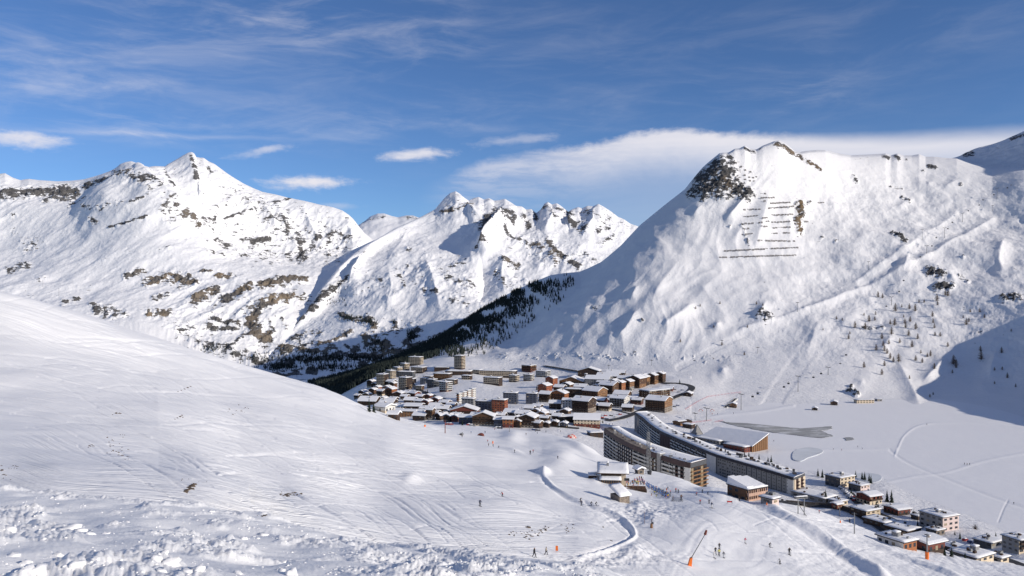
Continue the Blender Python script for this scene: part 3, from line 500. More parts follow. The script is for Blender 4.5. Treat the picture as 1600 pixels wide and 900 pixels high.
# ------------------------------------------------------------------ 8 frozen lake, reservoir
def lake_sheet():
    px = cols((1040, 1600, 420), (1600, 2300, 40)); ys = np.concatenate([np.linspace(930, 700, 150, endpoint=False), np.linspace(700, 612, 110)])
    PX, PY = np.meshgrid(px, ys); D = 165*F/(PY-450); X = D*(PX-800)/F
    d = fbm(X/45, D/60, None, 3)*.10+fbm(X/9, D/14, None, 2)*.03
    def tr(pts, w, k):
        ix = near(PX, PY, pts, 4*w)
        if len(ix[0]): q, _ = polydist(PX[ix], PY[ix], pts); d[ix] += k*np.exp(-(q/w)**2)
    tr(smooth_poly([(1398,712),(1403,700),(1412,682),(1430,668),(1455,662),(1500,661),(1560,664),(1620,672)]), 1.4, .4)
    tr(smooth_poly([(1390,703),(1410,718),(1440,733),(1500,757),(1560,780),(1620,800)]), 1.2, -.42)
    tr(smooth_poly([(1380,755),(1430,745),(1480,738),(1540,720),(1620,705)]), 1.2, .4)
    tr(smooth_poly([(1560,815),(1568,795),(1575,782)]), 1, -.3); tr(smooth_poly([(1200,706),(1300,703),(1400,702)]), 1.6, .5)
    tr(smooth_poly([(1040,668),(1120,650),(1180,644),(1240,634)]), 2, .6)
    co = np.stack([X, D, -165+d], -1)
    me = make_mesh('frozen_lake', co, len(px), len(ys), None, M_LAKE)
    o = bpy.data.objects.new('frozen_lake', me); COL.objects.link(o); o['kind'] = 'structure'; TERR.append(o)
lake_sheet()
print('terrain', round(time.time()-T0, 1))
# ------------------------------------------------------------------ placing things on the ground
bpy.context.view_layer.update()
DG = bpy.context.evaluated_depsgraph_get()
from mathutils.bvhtree import BVHTree
TREES = [BVHTree.FromObject(t, DG) for t in TERR]
def ray(o, d):
    best = None
    for t in TREES:
        p, nrm, _, _ = t.ray_cast(o, d)
        if p is not None and (best is None or (p-o).length < (best[0]-o).length): best = (p, nrm)
    return best
def pick(px, py):
    for k in range(14):
        b = ray(Vector((0, 0, 0)), Vector(((px-800)/F, 1, (450-py)/F)).normalized())
        if b: return b[0]
        py += 2
    return Vector((0, 500, -100))
def drop(x, y):
    b = ray(Vector((x, y, 900)), Vector((0, 0, -1)))
    return b[0].z if b else -165.0
# ------------------------------------------------------------------ mesh builder, tags
class MB:
    def __init__(s): s.v = []; s.f = []; s.m = []
    def add(s, vs, fs, mi=0):
        o = len(s.v); s.v += [tuple(v) for v in vs]; s.f += [tuple(i+o for i in f) for f in fs]; s.m += [mi]*len(fs)
    def box(s, x0, x1, y0, y1, z0, z1, mi=0, M=None):
        vs = [Vector(p) for p in ((x0,y0,z0),(x1,y0,z0),(x1,y1,z0),(x0,y1,z0),(x0,y0,z1),(x1,y0,z1),(x1,y1,z1),(x0,y1,z1))]
        if M: vs = [M @ v for v in vs]
        s.add(vs, [(0,3,2,1),(4,5,6,7),(0,1,5,4),(1,2,6,5),(2,3,7,6),(3,0,4,7)], mi)
    def hexa(s, b, t, mi=0):
        s.add(list(b)+list(t), [(0,3,2,1),(4,5,6,7),(0,1,5,4),(1,2,6,5),(2,3,7,6),(3,0,4,7)], mi)
    def prism(s, prof, y0, y1, mi=0):
        """profile of (x, z) points, counter-clockwise seen from -y, pushed along y"""
        k = len(prof); s.add([(x, y0, z) for x, z in prof]+[(x, y1, z) for x, z in prof], [tuple(range(k)), tuple(range(2*k-1, k-1, -1))]+[(i, i+k, (i+1) % k+k, (i+1) % k) for i in range(k)], mi)
    def tube(s, a, b, r0, r1=None, k=6, mi=0):
        a = Vector(a); b = Vector(b); r1 = r0 if r1 is None else r1; d = (b-a).normalized()
        u = d.orthogonal().normalized(); w = d.cross(u)
        ring = lambda c, r: [c+(u*math.cos(2*math.pi*i/k)+w*math.sin(2*math.pi*i/k))*r for i in range(k)]
        s.add(ring(a, r0)+ring(b, r1), [(i, (i+1) % k, (i+1) % k+k, i+k) for i in range(k)]+[tuple(range(k-1, -1, -1)), tuple(range(k, 2*k))], mi)
    def mesh(s, name, mats, smooth=False):
        me = bpy.data.meshes.new(name); me.from_pydata(s.v, [], s.f)
        for m in (mats if isinstance(mats, (list, tuple)) else [mats]): me.materials.append(m)
        me.polygons.foreach_set('material_index', s.m)
        if smooth: me.polygons.foreach_set('use_smooth', [True]*len(s.f))
        me.update(); return me
    def build(s, name, mats, parent=None, smooth=False):
        return put(name, s.mesh(name, mats, smooth), parent)
def put(name, me, parent=None, loc=None):
    o = bpy.data.objects.new(name, me); COL.objects.link(o)
    if parent: o.parent = parent
    if loc is not None: o.location = loc
    return o
def tag(o, label, cat, group=None, kind=None):
    if label: o['label'] = label
    if cat: o['category'] = cat
    if group: o['group'] = group
    if kind: o['kind'] = kind
    return o
def thing(name, label, cat, loc, rz=0.0, group=None):
    o = bpy.data.objects.new(name, None); COL.objects.link(o); o.location = loc; o.rotation_euler = (0, 0, rz); o.empty_display_size = 1
    return tag(o, label, cat, group)
def kids(o): return [c for c in COL.objects if c.parent is o]
class Proto:
    """one finished thing whose copies share its meshes"""
    def __init__(s, root): s.root = root; s.ch = [(c, list(c.children)) for c in root.children]; s.first = True
    def place(s, loc, rz=0.0, sc=1.0, label=None, group=None, tilt=None):
        if s.first: r = s.root; s.first = False
        else:
            r = s.root.copy(); COL.objects.link(r)
            for c, g in s.ch:
                k = c.copy(); COL.objects.link(k); k.parent = r
                for x in g: y = x.copy(); COL.objects.link(y); y.parent = k
        r.location = loc; r.rotation_euler = (0, 0, rz) if tilt is None else tilt; r.scale = (sc,)*3 if not isinstance(sc, tuple) else sc
        if label: r['label'] = label
        if group: r['group'] = group
        return r
# ------------------------------------------------------------------ materials
def mat(name, c, rough=.7, var=.25, scale=.8, metal=0.0, spec=.3, stretch=None):
    m = bpy.data.materials.new(name); m.use_nodes = True; n = NT(m.node_tree); n.n.clear()
    p = n.new('ShaderNodeBsdfPrincipled'); out = n.new('ShaderNodeOutputMaterial'); n.put(out.inputs[0], p.outputs[0])
    v = n.new('ShaderNodeTexCoord').outputs['Object']
    if stretch:
        mp = n.new('ShaderNodeMapping'); n.put(mp.inputs[0], v); mp.inputs['Scale'].default_value = stretch; v = mp.outputs[0]
    k = n.noise(v, scale, 5, .6)
    lo = tuple(x*(1-var) for x in c); hi = tuple(min(1, x*(1+var)) for x in c)
    n.put(p.inputs['Base Color'], n.ramp(k, [(.3, lo), (.7, hi)]))
    p.inputs['Roughness'].default_value = rough; p.inputs['Metallic'].default_value = metal; p.inputs['Specular IOR Level'].default_value = spec
    return m
PL = (1, 1, 5)
W_DARK = mat('dark_larch_boards', (.055, .034, .024), .75, .35, 1.2, stretch=PL)
W_MID = mat('brown_larch_boards', (.105, .056, .032), .75, .35, 1.2, stretch=PL)
W_TAN = mat('honey_larch_boards', (.235, .125, .06), .7, .3, 1.2, stretch=PL)
W_ORANGE = mat('orange_stained_boards', (.31, .12, .05), .7, .25, 1.2, stretch=PL)
W_RED = mat('red_brown_boards', (.17, .05, .035), .7, .3, 1.2, stretch=PL)
P_WHITE = mat('white_render', (.62, .60, .56), .85, .10, .5)
P_CREAM = mat('cream_render', (.60, .50, .37), .85, .10, .5)
P_GREY = mat('grey_concrete', (.27, .265, .26), .9, .18, .5)
P_DGREY = mat('dark_grey_cladding', (.085, .09, .10), .7, .2, .6)
P_BLUE = mat('slate_blue_cladding', (.075, .085, .115), .6, .2, .6)
P_BRICK = mat('terracotta_render', (.29, .095, .05), .85, .18, .7)
P_STONE = mat('rough_stone', (.24, .20, .165), .95, .45, 1.4)
P_PINK = mat('pale_pink_render', (.62, .50, .46), .85, .1, .5)
GLASS = mat('window_glass', (.025, .028, .034), .12, .3, .3, 0, .6)
WARMGL = mat('curtained_glass', (.30, .24, .16), .3, .4, .4, 0, .5)
BROWN = mat('chocolate_facade_panel', (.062, .036, .034), .6, .25, .35)
RAILW = mat('white_balcony_panel', (.44, .44, .425), .7, .12, .4)
RAILC = mat('cream_balcony_panel', (.47, .40, .31), .7, .15, .4)
GREYP = mat('pale_grey_facade_panel', (.25, .245, .235), .75, .10, .3)
ROOFM = mat('dark_roof_edge', (.05, .045, .05), .6, .3, .6)
METAL = mat('galvanised_steel', (.22, .225, .23), .6, .2, .8, .15, .4)
DMETAL = mat('dark_painted_steel', (.05, .052, .06), .5, .25, .8, .3, .4)
RUST = mat('weathered_steel', (.075, .06, .05), .8, .3, .8, .2)
ORANGE = mat('orange_padding', (.85, .19, .03), .55, .15, .8)
REDP = mat('red_paint', (.55, .045, .035), .5, .15, .8)
ASPH = mat('asphalt', (.05, .05, .054), .85, .35, .12)
GRAVELW = mat('dark_retaining_masonry', (.10, .09, .085), .9, .4, .5)
BLACK = mat('black_rubber', (.02, .02, .022), .6, .3, 1)
YELLOW = mat('yellow_paint', (.75, .55, .05), .5, .15, 1)
SNOWR = snow_material('roof_snow', 1.2, .12, None, (.89, .885, .885))
BARK = mat('conifer_bark', (.07, .05, .035), .9, .4, 2)
NEEDLE = mat('spruce_needles', (.018, .030, .020), .85, .5, 1.5)
NEEDLE2 = mat('far_forest_needles', (.022, .030, .026), .9, .5, .05)
LARCH = mat('bare_larch_twigs', (.115, .075, .045), .9, .4, 1.5)
SHRUB = mat('bare_shrub_twigs', (.10, .075, .06), .9, .4, 1.5)
ROCKM = mat('slope_rock', (.11, .085, .065), .92, .6, 1.8)
WATER = mat('slushy_open_water', (.10, .11, .115), .3, .55, .09, 0, .5)
def _slush():
    t = WATER.node_tree; n = NT(t); p = [q for q in t.nodes if q.type == 'BSDF_PRINCIPLED'][0]; v = n.new('ShaderNodeTexCoord').outputs['Object']; mp = n.new('ShaderNodeMapping'); n.put(mp.inputs[0], v); mp.inputs['Scale'].default_value = (.035, .09, .05)
    k = n.noise(mp.outputs[0], 1.0, 7, .68, .5); c = n.ramp(k, [(.34, (.075, .085, .09)), (.52, (.15, .16, .165)), (.60, (.42, .43, .44)), (.70, (.72, .72, .73))]); n.put(p.inputs['Base Color'], c)
_slush()
DEEP = mat('reservoir_water', (.02, .04, .055), .15, .2, .004, 0, .5)
ICE = mat('swept_ice', (.60, .63, .66), .35, .12, .06, 0, .5)
# ------------------------------------------------------------------ roofs of snow
def snow_slab(x0, x1, y0, y1, z, t, seed, nx=6, ny=6, slope=0.0, cut=.35):
    """a pillow of settled snow: thick in the middle, rounded over the edge"""
    mb = MB(); r = random.Random(seed); vs = []; top = {}
    for j in range(ny+1):
        for i in range(nx+1):
            u = i/nx; v = j/ny; ed = min(u, 1-u, v, 1-v); zz = z+t*(.55 if ed < 1e-6 else 1.0)+r.uniform(-.12, .12)*t
            x = x0+(x1-x0)*u; y = y0+(y1-y0)*v
            top[i, j] = len(vs); vs.append((x, y, zz+slope*(y-y0)))
    bot = {}
    for j in range(ny+1):
        for i in range(nx+1):
            if i in (0, nx) or j in (0, ny):
                u = i/nx; v = j/ny; x = x0+(x1-x0)*u; y = y0+(y1-y0)*v
                bot[i, j] = len(vs); vs.append((x, y, z-.02+slope*(y-y0)))
    fs = [(top[i, j], top[i+1, j], top[i+1, j+1], top[i, j+1]) for i in range(nx) for j in range(ny)]
    for i in range(nx): fs += [(bot[i, 0], bot[i+1, 0], top[i+1, 0], top[i, 0]), (top[i, ny], top[i+1, ny], bot[i+1, ny], bot[i, ny])]
    for j in range(ny): fs += [(top[0, j], top[0, j+1], bot[0, j+1], bot[0, j]), (bot[nx, j], bot[nx, j+1], top[nx, j+1], top[nx, j])]
    mb.add(vs, fs); return mb
def window_grid(mb, face, w, d, z0, fh, nf, n, ww=.62, hh=.5, skip=0.0, rnd=None, warm=.12):
    """panes set 4 cm into a frame standing proud of the wall; face: f front, r right, l left, b back"""
    L = w if face in 'fb' else d
    for k in range(nf):
        for i in range(n):
            if rnd and rnd.random() < skip: continue
            c = -L/2+L*(i+.5)/n; a = L/n*ww/2; zb = z0+fh*(k+.28); zt = zb+fh*hh; mi = 1 if rnd and rnd.random() < warm else 0
            if face == 'f': mb.box(c-a, c+a, -d/2-.07, -d/2+.02, zb, zt, mi)
            elif face == 'b': mb.box(c-a, c+a, d/2-.02, d/2+.07, zb, zt, mi)
            elif face == 'r': mb.box(w/2-.02, w/2+.07, c-a, c+a, zb, zt, mi)
            else: mb.box(-w/2-.07, -w/2+.02, c-a, c+a, zb, zt, mi)
def balcony_mesh(face, w, d, fh, rail, inset=.3, out=1.3, bay=4.2):
    mb = MB(); L = (w if face in 'fb' else d)-2*inset
    def B(a0, a1, o0, o1, z0, z1, mi=0):
        if face == 'f': mb.box(a0, a1, -d/2-o1, -d/2-o0, z0, z1, mi)
        elif face == 'r': mb.box(w/2+o0, w/2+o1, a0, a1, z0, z1, mi)
        else: mb.box(-w/2-o1, -w/2-o0, a0, a1, z0, z1, mi)
    B(-L/2, L/2, .08, out, -.12, .06); B(-L/2, L/2, out-.1, out+.02, .07, 1.12); B(-L/2, -L/2+.1, .08, out-.1, .07, 1.12); B(L/2-.1, L/2, .08, out-.1, .07, 1.12)
    n = max(1, round(L/bay))
    for i in range(1, n): q = -L/2+L*i/n; B(q-.14, q+.14, .08, out-.12, .07, fh-.2)
    return mb.mesh('balcony', rail)
# ------------------------------------------------------------------ flat-roofed apartment block
def base_at(px, py, depth, rot):
    p = pick(px, py); off = Vector((math.cos(rot+math.pi/2), math.sin(rot+math.pi/2), 0))*depth/2
    return p, Vector((p.x+off.x, p.y+off.y, p.z))
def block(label, px, py, wpx, hpx, rot=-35, ratio=.7, wall=P_CREAM, side=None, rail=RAILC, fh=2.8, bays=4.2, cat='building', group=None, name='apartment_block', faces='frl', bal='f', snow=.7, stack=True, over=.7, lean=0.0, vents=0, skip=.05, warm=.12, dz=0.0):
    rt = R(rot); p0 = pick(px, py); tot = wpx*p0.y/F
    w = tot/(abs(math.cos(rt))+ratio*abs(math.sin(rt))); d = w*ratio; h = hpx*p0.y/F
    p, c = base_at(px, py, d*.8, rt); c.z = p.z+dz; rnd = random.Random(int(px*7+py))
    r = thing(name, label, cat, c, rt, group)
    nf = max(1, round(h/fh)); fh = h/nf
    mb = MB(); mb.box(-w/2, w/2, -d/2, d/2, -7, h, 0); mb.build('wall', [wall], r)
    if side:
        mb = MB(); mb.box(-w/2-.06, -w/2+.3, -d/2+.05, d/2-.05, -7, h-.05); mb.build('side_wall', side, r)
    mb = MB()
    mb.box(-w/2-over, w/2+over, -d/2-over-(.8 if 'f' in bal else 0), d/2+over, h+.01, h+.4); mb.build('roof', ROOFM, r)
    if snow: snow_slab(-w/2-over+.1, w/2+over-.1, -d/2-over-(.7 if 'f' in bal else 0), d/2+over-.1, h+.41, snow, px, 7, 7).build('roof_snow', SNOWR, r, True)
    wm = MB()
    for f in faces:
        L = w if f in 'fb' else d
        window_grid(wm, f, w, d, 0, fh, nf, max(1, round(L/bays)),   .74 if f in bal else .5, .62 if f in bal else .46, skip, rnd, warm)
    tag(wm.build('window', [GLASS, WARMGL], r), None, None, None, 'stuff')
    for f in bal:
        me = balcony_mesh(f, w, d, fh, rail)
        for k in range(nf):
            if k == 0 and nf > 2: continue
            put('balcony', me, r, (0, 0, fh*k+.12))
    for q in range(vents):
        x, y, e = rnd.uniform(-.4, .4)*w, rnd.uniform(-.4, .4)*d, rnd.uniform(.3, .9); mb = MB(); mb.box(x-e, x+e, y-e*.7, y+e*.7, h+.3, h+.5+snow+rnd.uniform(.4, 1.2)); mb.build('roof_vent', rnd.choice((ROOFM, METAL, W_DARK)), r)
    if stack:
        mb = MB(); x = rnd.uniform(-.25, .25)*w; mb.box(x-1.3, x+1.3, -1.1, 1.1, h+.3, h+2.4); mb.build('lift_housing', P_GREY, r)
        snow_slab(x-1.35, x+1.35, -1.15, 1.15, h+2.41, .5, px+3, 3, 3).build('housing_snow', SNOWR, r, True)
    return r
# ------------------------------------------------------------------ gabled chalet
def chalet(label, px, py, wpx, hpx, rot=-35, ratio=1.0, lower=P_WHITE, upper=W_MID, rail=W_DARK, ridge='y', pitch=.36, cat='chalet', group=None, name='chalet', fl=None, bal='f', snow=.8, chim=True, over=1.1, split=.42, dz=0.0, warm=.2):
    rt = R(rot); p0 = pick(px, py); tot = wpx*p0.y/F
    w = tot/(abs(math.cos(rt))+ratio*abs(math.sin(rt))); d = w*ratio; ht = hpx*p0.y/F
    A, Bd = (w, d) if ridge == 'y' else (d, w)
    rise = pitch*A/2; h = max(ht-rise*.8, 2.6); rnd = random.Random(int(px*13+py*3))
    p, c = base_at(px, py, d*.75, rt); c.z = p.z+dz; r = thing(name, label, cat, c, rt, group)
    nf = max(1, round(h/2.7)); fh = h/nf; zs = h*split
    mb = MB(); mb.box(-w/2, w/2, -d/2, d/2, -6, zs, 0); mb.build('ground_storey', lower, r)
    mb = MB(); q = .12
    prof = [(-A/2-q, zs+.01), (A/2+q, zs+.01), (A/2+q, h), (0, h+rise), (-A/2-q, h)]
    if ridge == 'y': mb.prism(prof, -d/2-q, d/2+q)
    else:
        mb.prism(prof, -w/2-q, w/2+q); mb.v = [(-y, x, z) for x, y, z in mb.v]
    mb.build('upper_wall', upper, r)
    def slope_pair(x_in, t, zoff, nm, mt, seed=None, sh=0.0):
        m2 = MB(); e = over-sh; sl = rise/(A/2)
        for s in (-1, 1):
            a = [(0, h+rise+zoff), (s*(A/2+e), h-sl*e+zoff), (s*(A/2+e), h-sl*e+zoff+t*.8), (0, h+rise+zoff+t)]
            if s < 0: a = a[::-1]
            N = 5; y0, y1 = -Bd/2-e, Bd/2+e
            m2.prism(a, y0, y1)
        if ridge == 'x': m2.v = [(-y, x, z) for x, y, z in m2.v]
        return m2.build(nm, mt, r)
    slope_pair(0, .22, .13, 'roof', ROOFM)
    # snow: rounded on eaves and ridge
    sm = MB(); e = over-.08; sl = rise/(A/2); prof = []; n = 5
    up = [(-A/2-e, h-sl*e+.36)]
    for i in range(n+1):
        u = i/n; x = -A/2-e+(A/2+e)*u; z = h-sl*e+(rise+sl*e)*u+.36+snow*(1.0 if 0 < i else .45)
        up.append((x, z))
    full = up+[(-x, z) for x, z in up[-2::-1]]
    low = [(0, h+rise+.36)]
    prof = full[::-1]+[]
    prof = [(x, z) for x, z in full]+low
    prof = prof[::-1]
    sm.prism(prof, -Bd/2-e, Bd/2+e)
    if ridge == 'x': sm.v = [(-y, x, z) for x, y, z in sm.v]
    sm.build('roof_snow', SNOWR, r)
    wm = MB()
    for f in 'frl':
        L = w if f in 'fb' else d
        window_grid(wm, f, w+2*q, d+2*q, 0, fh, nf, max(1, round(L/3.4)), .42, .45, .1, rnd, warm)
    tag(wm.build('window', [GLASS, WARMGL], r), None, None, None, 'stuff')
    for f in bal:
        me = balcony_mesh(f, w+2*q, d+2*q, fh, rail, .4, 1.1)
        for k in range(1, nf): put('balcony', me, r, (0, 0, fh*k+.1))
    if chim:
        mb = MB(); x = A*.2*rnd.choice((-1, 1)); y = rnd.uniform(-.2, .3)*Bd; x, y = (x, y) if ridge == 'y' else (-y, x)
        mb.box(x-.5, x+.5, y-.5, y+.5, h+rise*.4, h+rise+1.5); ch = mb.build('chimney', P_STONE, r)
        snow_slab(x-.6, x+.6, y-.6, y+.6, h+rise+1.51, .4, 1, 2, 2).build('chimney_snow', SNOWR, ch, True)
    return r
# ------------------------------------------------------------------ the two long curved apartment buildings
def sst(u): return max(0, min(1, (.70-u)/.10))
def curved(name, label, pts, zroof, base, depth0, depth1, floors, fh, band, sections, end, bandmat, end_rail, end_wall, roofstuff):
    P = [Vector((z*F/(450-py)*(px-800)/F, z*F/(450-py), z)) for (px, py), z in zip(pts, zroof)]
    P = [Vector(q) for q in smooth_poly([tuple(p) for p in P], 8)]
    L = [0.0]
    for a, b in zip(P[:-1], P[1:]): L.append(L[-1]+math.hypot(b.x-a.x, b.y-a.y))
    tot = L[-1]; PXs = [800+F*p.x/p.y for p in P]
    def at(s):
        s = max(0, min(tot, s)); k = min(len(L)-2, max(0, int(np.searchsorted(L, s))-1)); u = (s-L[k])/(L[k+1]-L[k])
        p = P[k].lerp(P[k+1], u); t = Vector((P[k+1].x-P[k].x, P[k+1].y-P[k].y, 0)).normalized()
        return p, Vector((t.y, -t.x, 0))*-1 if False else (p, Vector((t.y, -t.x, 0)))[1]
    def s_px(px): return float(np.interp(px, PXs, L))
    root = P[-1].copy(); root.z = base; r = thing(name, label, 'apartment building', root)
    def dep(s): return Vector(depth0).lerp(Vector(depth1), s/tot)
    # outward = away from the depth vector
    def nrm(s):
        p, n = at(s); d = dep(s)
        return (p, -n if n.dot(d) > 0 else n)
    def V(s, out, z):
        p, n = nrm(s); return p+n*out+Vector((0, 0, z))-root
    def strip(mb, s0, s1, o0, o1, z0, z1, mi=0, step=6.0):
        k = max(1, round((s1-s0)/step))
        for i in range(k):
            a = s0+(s1-s0)*i/k; b = s0+(s1-s0)*(i+1)/k
            mb.hexa([V(a, o0, z0), V(b, o0, z0), V(b, o1, z0), V(a, o1, z0)], [V(a, o0, z1), V(b, o0, z1), V(b, o1, z1), V(a, o1, z1)], mi)
    def loft(rings, close=True):
        mb = MB(); k = len(rings[0]); vs = [v for q in rings for v in q]; fs = []
        for i in range(len(rings)-1):
            for j in range(k): a = i*k+j; b = i*k+(j+1) % k; fs.append((a, b, b+k, a+k))
        fs += [tuple(range(k)), tuple(range((len(rings)-1)*k+k-1, (len(rings)-1)*k-1, -1))]
        mb.add(vs, fs); return mb
    N = 30; ss = [tot*i/N for i in range(N+1)]; zb = -band-floors*fh
    lowz = lambda s: -(at(s)[0].z-base)-14
    back = lambda s, k: dep(s)*k
    loft([[V(s, 0, lowz(s)), V(s, 0, -.4), V(s, 0, -.4)+back(s, 1), V(s, 0, lowz(s))+back(s, 1)] for s in ss]).build('wall', P_DGREY, r)
    loft([[V(s, .9, -band), V(s, .9, -band+.35), V(s, .35, 0), V(s, .15, 0)+back(s, 1.02), V(s, .15, -.35)+back(s, 1.02), V(s, .02, -.38)] for s in ss]).build('roof_band', bandmat, r)
    rr = random.Random(3); dk = .42 if end == 'rails' else .0
    if dk: loft([[V(s, .1, .02), V(s, .1, .22), V(s, 0, .30)+back(s, dk), V(s, 0, .02)+back(s, dk)] for s in ss if s < tot*.66]).build('roof_deck', P_STONE, r)
    loft([[V(s, -.3-rr.uniform(0, .3), .02)+back(s, dk*sst(s/tot)), V(s, -.7, .5)+back(s, dk*sst(s/tot)), V(s, 0, .75+rr.uniform(-.1, .15))+back(s, max(.3, dk*sst(s/tot)+.08)), V(s, 0, .75+rr.uniform(-.1, .15))+back(s, .7), V(s, .2, .45)+back(s, .99), V(s, .2, .03)+back(s, .99)] for s in ss]).build('roof_snow', SNOWR, r, True)
    win = MB()
    for a, b, st in sections:
        s0, s1 = s_px(a), s_px(b); bay = 4.6; nb = max(1, round((s1-s0)/bay)); bw = (s1-s0)/nb
        if st == 'T':
            mb = MB(); strip(mb, s0, s1, -3, 1.9, zb-8, 1.2, 0, 9); mb.build('stair_tower', P_GREY, r)
            mb = MB(); strip(mb, s0+.1, s1-.1, -2.9, 1.8, 1.21, 1.6, 0, 9); mb.build('tower_snow', SNOWR, r); continue
        if st in 'PE':
            mb = MB(); strip(mb, s0, s1, .02, .5, zb-10, -band if st == 'P' else -.5, 0); mb.build('facade_panel', GREYP if st == 'E' else P_WHITE, r)
            if st == 'E':
                mb = MB(); strip(mb, s0+(s1-s0)*.62, s0+(s1-s0)*.8, .45, .62, zb-8, -.6, 0); mb.build('window_strip', GLASS, r)
            else:
                for k in range(floors): strip(win, s0+.4, s0+.9, .45, .56, -band-fh*(k+1)+1.0, -band-fh*(k+1)+1.8, 0)
            continue
        if st == 'B':
            for i in range(nb*2):
                mb = MB(); strip(mb, s0+bw/2*i+.12, s0+bw/2*(i+1)-.12, .02, .55+.12*(i % 2), zb-8, -band, 0); mb.build('facade_panel', BROWN, r)
            continue
        if st in 'GV':
            for i in range(nb):
                g = .5 if st == 'V' else .10
                mb = MB(); strip(mb, s0+bw*i+g, s0+bw*(i+1)-g*.3, .02, .42, zb-8, -band, 0); mb.build('facade_panel', GREYP, r)
                for k in range(floors):
                    z = -band-fh*(k+1)
                    if st == 'G':
                        for q in ((.16, .42), (.58, .84)):
                            if rr.random() < .78: strip(win, s0+bw*(i+q[0]), s0+bw*(i+q[1]), .38, .50, z+.7, z+1.95, 0)
                    else: strip(win, s0+bw*(i+.35), s0+bw*(i+.8), .38, .5, z+1.35, z+1.75, 0)
            continue
        for k in range(floors):
            z = -band-fh*(k+1); mb = MB()
            strip(mb, s0, s1, .03, 1.15, z-.1, z+.08, 0 if st == 'W' else 1)
            if st == 'W':
                strip(mb, s0+.15, s1-.15, 1.0, 1.22, z+.09, z+1.15, 0)
                for i in range(nb+1):
                    if i % 2 == 0: q = min(max(s0+bw*i, s0+.2), s1-.2); strip(mb, q-.1, q+.1, .04, .98, z+.09, z+fh-.12, 0, 9)
            elif st == 'C':
                for i in range(nb):
                    o = .5*((k+i) % 2); strip(mb, s0+bw*(i+.04), s0+bw*(i+.86), .9+o, 1.15+o, z+.09, z+1.2, 0)
            else:
                strip(mb, s0+.1, s1-.1, 1.0, 1.16, z+.09, z+1.0, 1)
                for i in range(nb): strip(mb, s0+bw*(i+.12), s0+bw*(i+.5), 1.17, 1.36, z+.1, z+1.75, 0)
            mb.build('balcony', [RAILW, BROWN], r)
            for i in range(nb): strip(win, s0+bw*(i+.15), s0+bw*(i+.85), .02, .10, z+.15, z+2.25, 1 if rr.random() < .1 else 0)
    tag(win.build('window', [GLASS, WARMGL], r), None, None, None, 'stuff')
    # end facade towards the viewer
    e0 = V(tot, 0, 0); dv = Vector(depth1); el = dv.length; du = dv/el; on = Vector((du.y, -du.x, 0))
    if on.y > 0: on = -on
    def EB(mb, a0, a1, o0, o1, z0, z1, mi=0):
        q = [e0+du*a+on*o for a, o in ((a0, o0), (a1, o0), (a1, o1), (a0, o1))]
        mb.hexa([v+Vector((0, 0, z0)) for v in q], [v+Vector((0, 0, z1)) for v in q], mi)
    if end == 'rails':
        mb = MB(); EB(mb, .1, el-.1, .02, .2, zb-8, -band); mb.build('end_wall', end_wall, r)
        win = MB()
        for k in range(floors):
            z = -band-fh*(k+1); mb = MB()
            EB(mb, -.6, el, .22, 1.7, z-.12, z+.06); EB(mb, -.6, el, 1.55, 1.75, z+.07, z+.72); mb.build('balcony', end_rail, r)
            for i in range(5): EB(win, el*(i+.12)/5, el*(i+.8)/5, .18, .28, z+.2, z+2.2, i % 3 == 0)
        tag(win.build('window', [GLASS, WARMGL], r), None, None, None, 'stuff')
    else:
        for a0, a1, m_ in ((.02, .16, P_CREAM), (.17, .38, BROWN), (.39, .58, P_CREAM), (.59, .78, BROWN), (.79, .99, P_CREAM)):
            mb = MB(); EB(mb, el*a0, el*a1, .02, .45 if m_ is P_CREAM else .2, zb-8, -band); mb.build('end_wall', m_, r)
        for k in range(floors):
            for a in (.33, .73):
                z = -band-fh*(k+1); mb = MB(); EB(mb, el*a-1.2, el*a+1.1, .46, 1.5, z-.1, z+.05); EB(mb, el*a-1.2, el*a+1.1, 1.38, 1.5, z+.06, z+1.0); mb.build('balcony', BROWN, r)
    for px, k, hh, wd, m_ in roofstuff:
        s = s_px(px); p = V(s, 0, 0)+back(s, k)
        mb = MB()
        if wd > 0: mb.box(p.x-wd, p.x+wd, p.y-wd, p.y+wd, p.z-.2, p.z+hh)
        else: mb.tube((p.x, p.y, p.z-.2), (p.x, p.y, p.z+hh), -wd, None, 6)
        mb.build('roof_vent' if wd > 0 else 'flue', m_, r)
    return r
rr = random.Random(11)
pa = [(945,669),(956,676.5),(966,683),(979,690),(991.6,696),(1008,702.5),(1025.6,708.6),(1040,713),(1053,717),(1066,720.5),(1079,723.5)]
curved('curved_apartment_building', 'shorter curved apartment building with white balconies and chocolate brown roof band beside the piste', pa, [-120]*len(pa), -148, (13.5, 7, 0), (14.2, 13.3, 0), 10, 2.75, 3.4,
       [(945,966,'W'),(966,990,'D'),(990,1013,'W'),(1013,1029,'D'),(1029.5,1034.5,'T'),(1035,1053,'W'),(1053,1069,'D'),(1069.3,1079,'P')], 'rails', BROWN, W_TAN, W_DARK,
       [(x, rr.uniform(.08, .42), rr.uniform(.9, 1.9), rr.uniform(.5, 1.3), rr.choice((P_GREY, METAL, P_WHITE, ROOFM))) for x in (948,951,954,958,961,966,970,975,981,988,992,1000,1010,1018,1024,1040,1046,1058,1066)]+[(x, rr.uniform(.3, .6), 1.7, -.22, METAL) for x in (957,972,990,1015,1045)])
pb = [(992,644.5),(1003,651.5),(1015,662),(1032,673.6),(1049,681),(1079,694),(1104,704.5),(1121,711),(1164,723.5),(1206,736),(1240,746.5)]
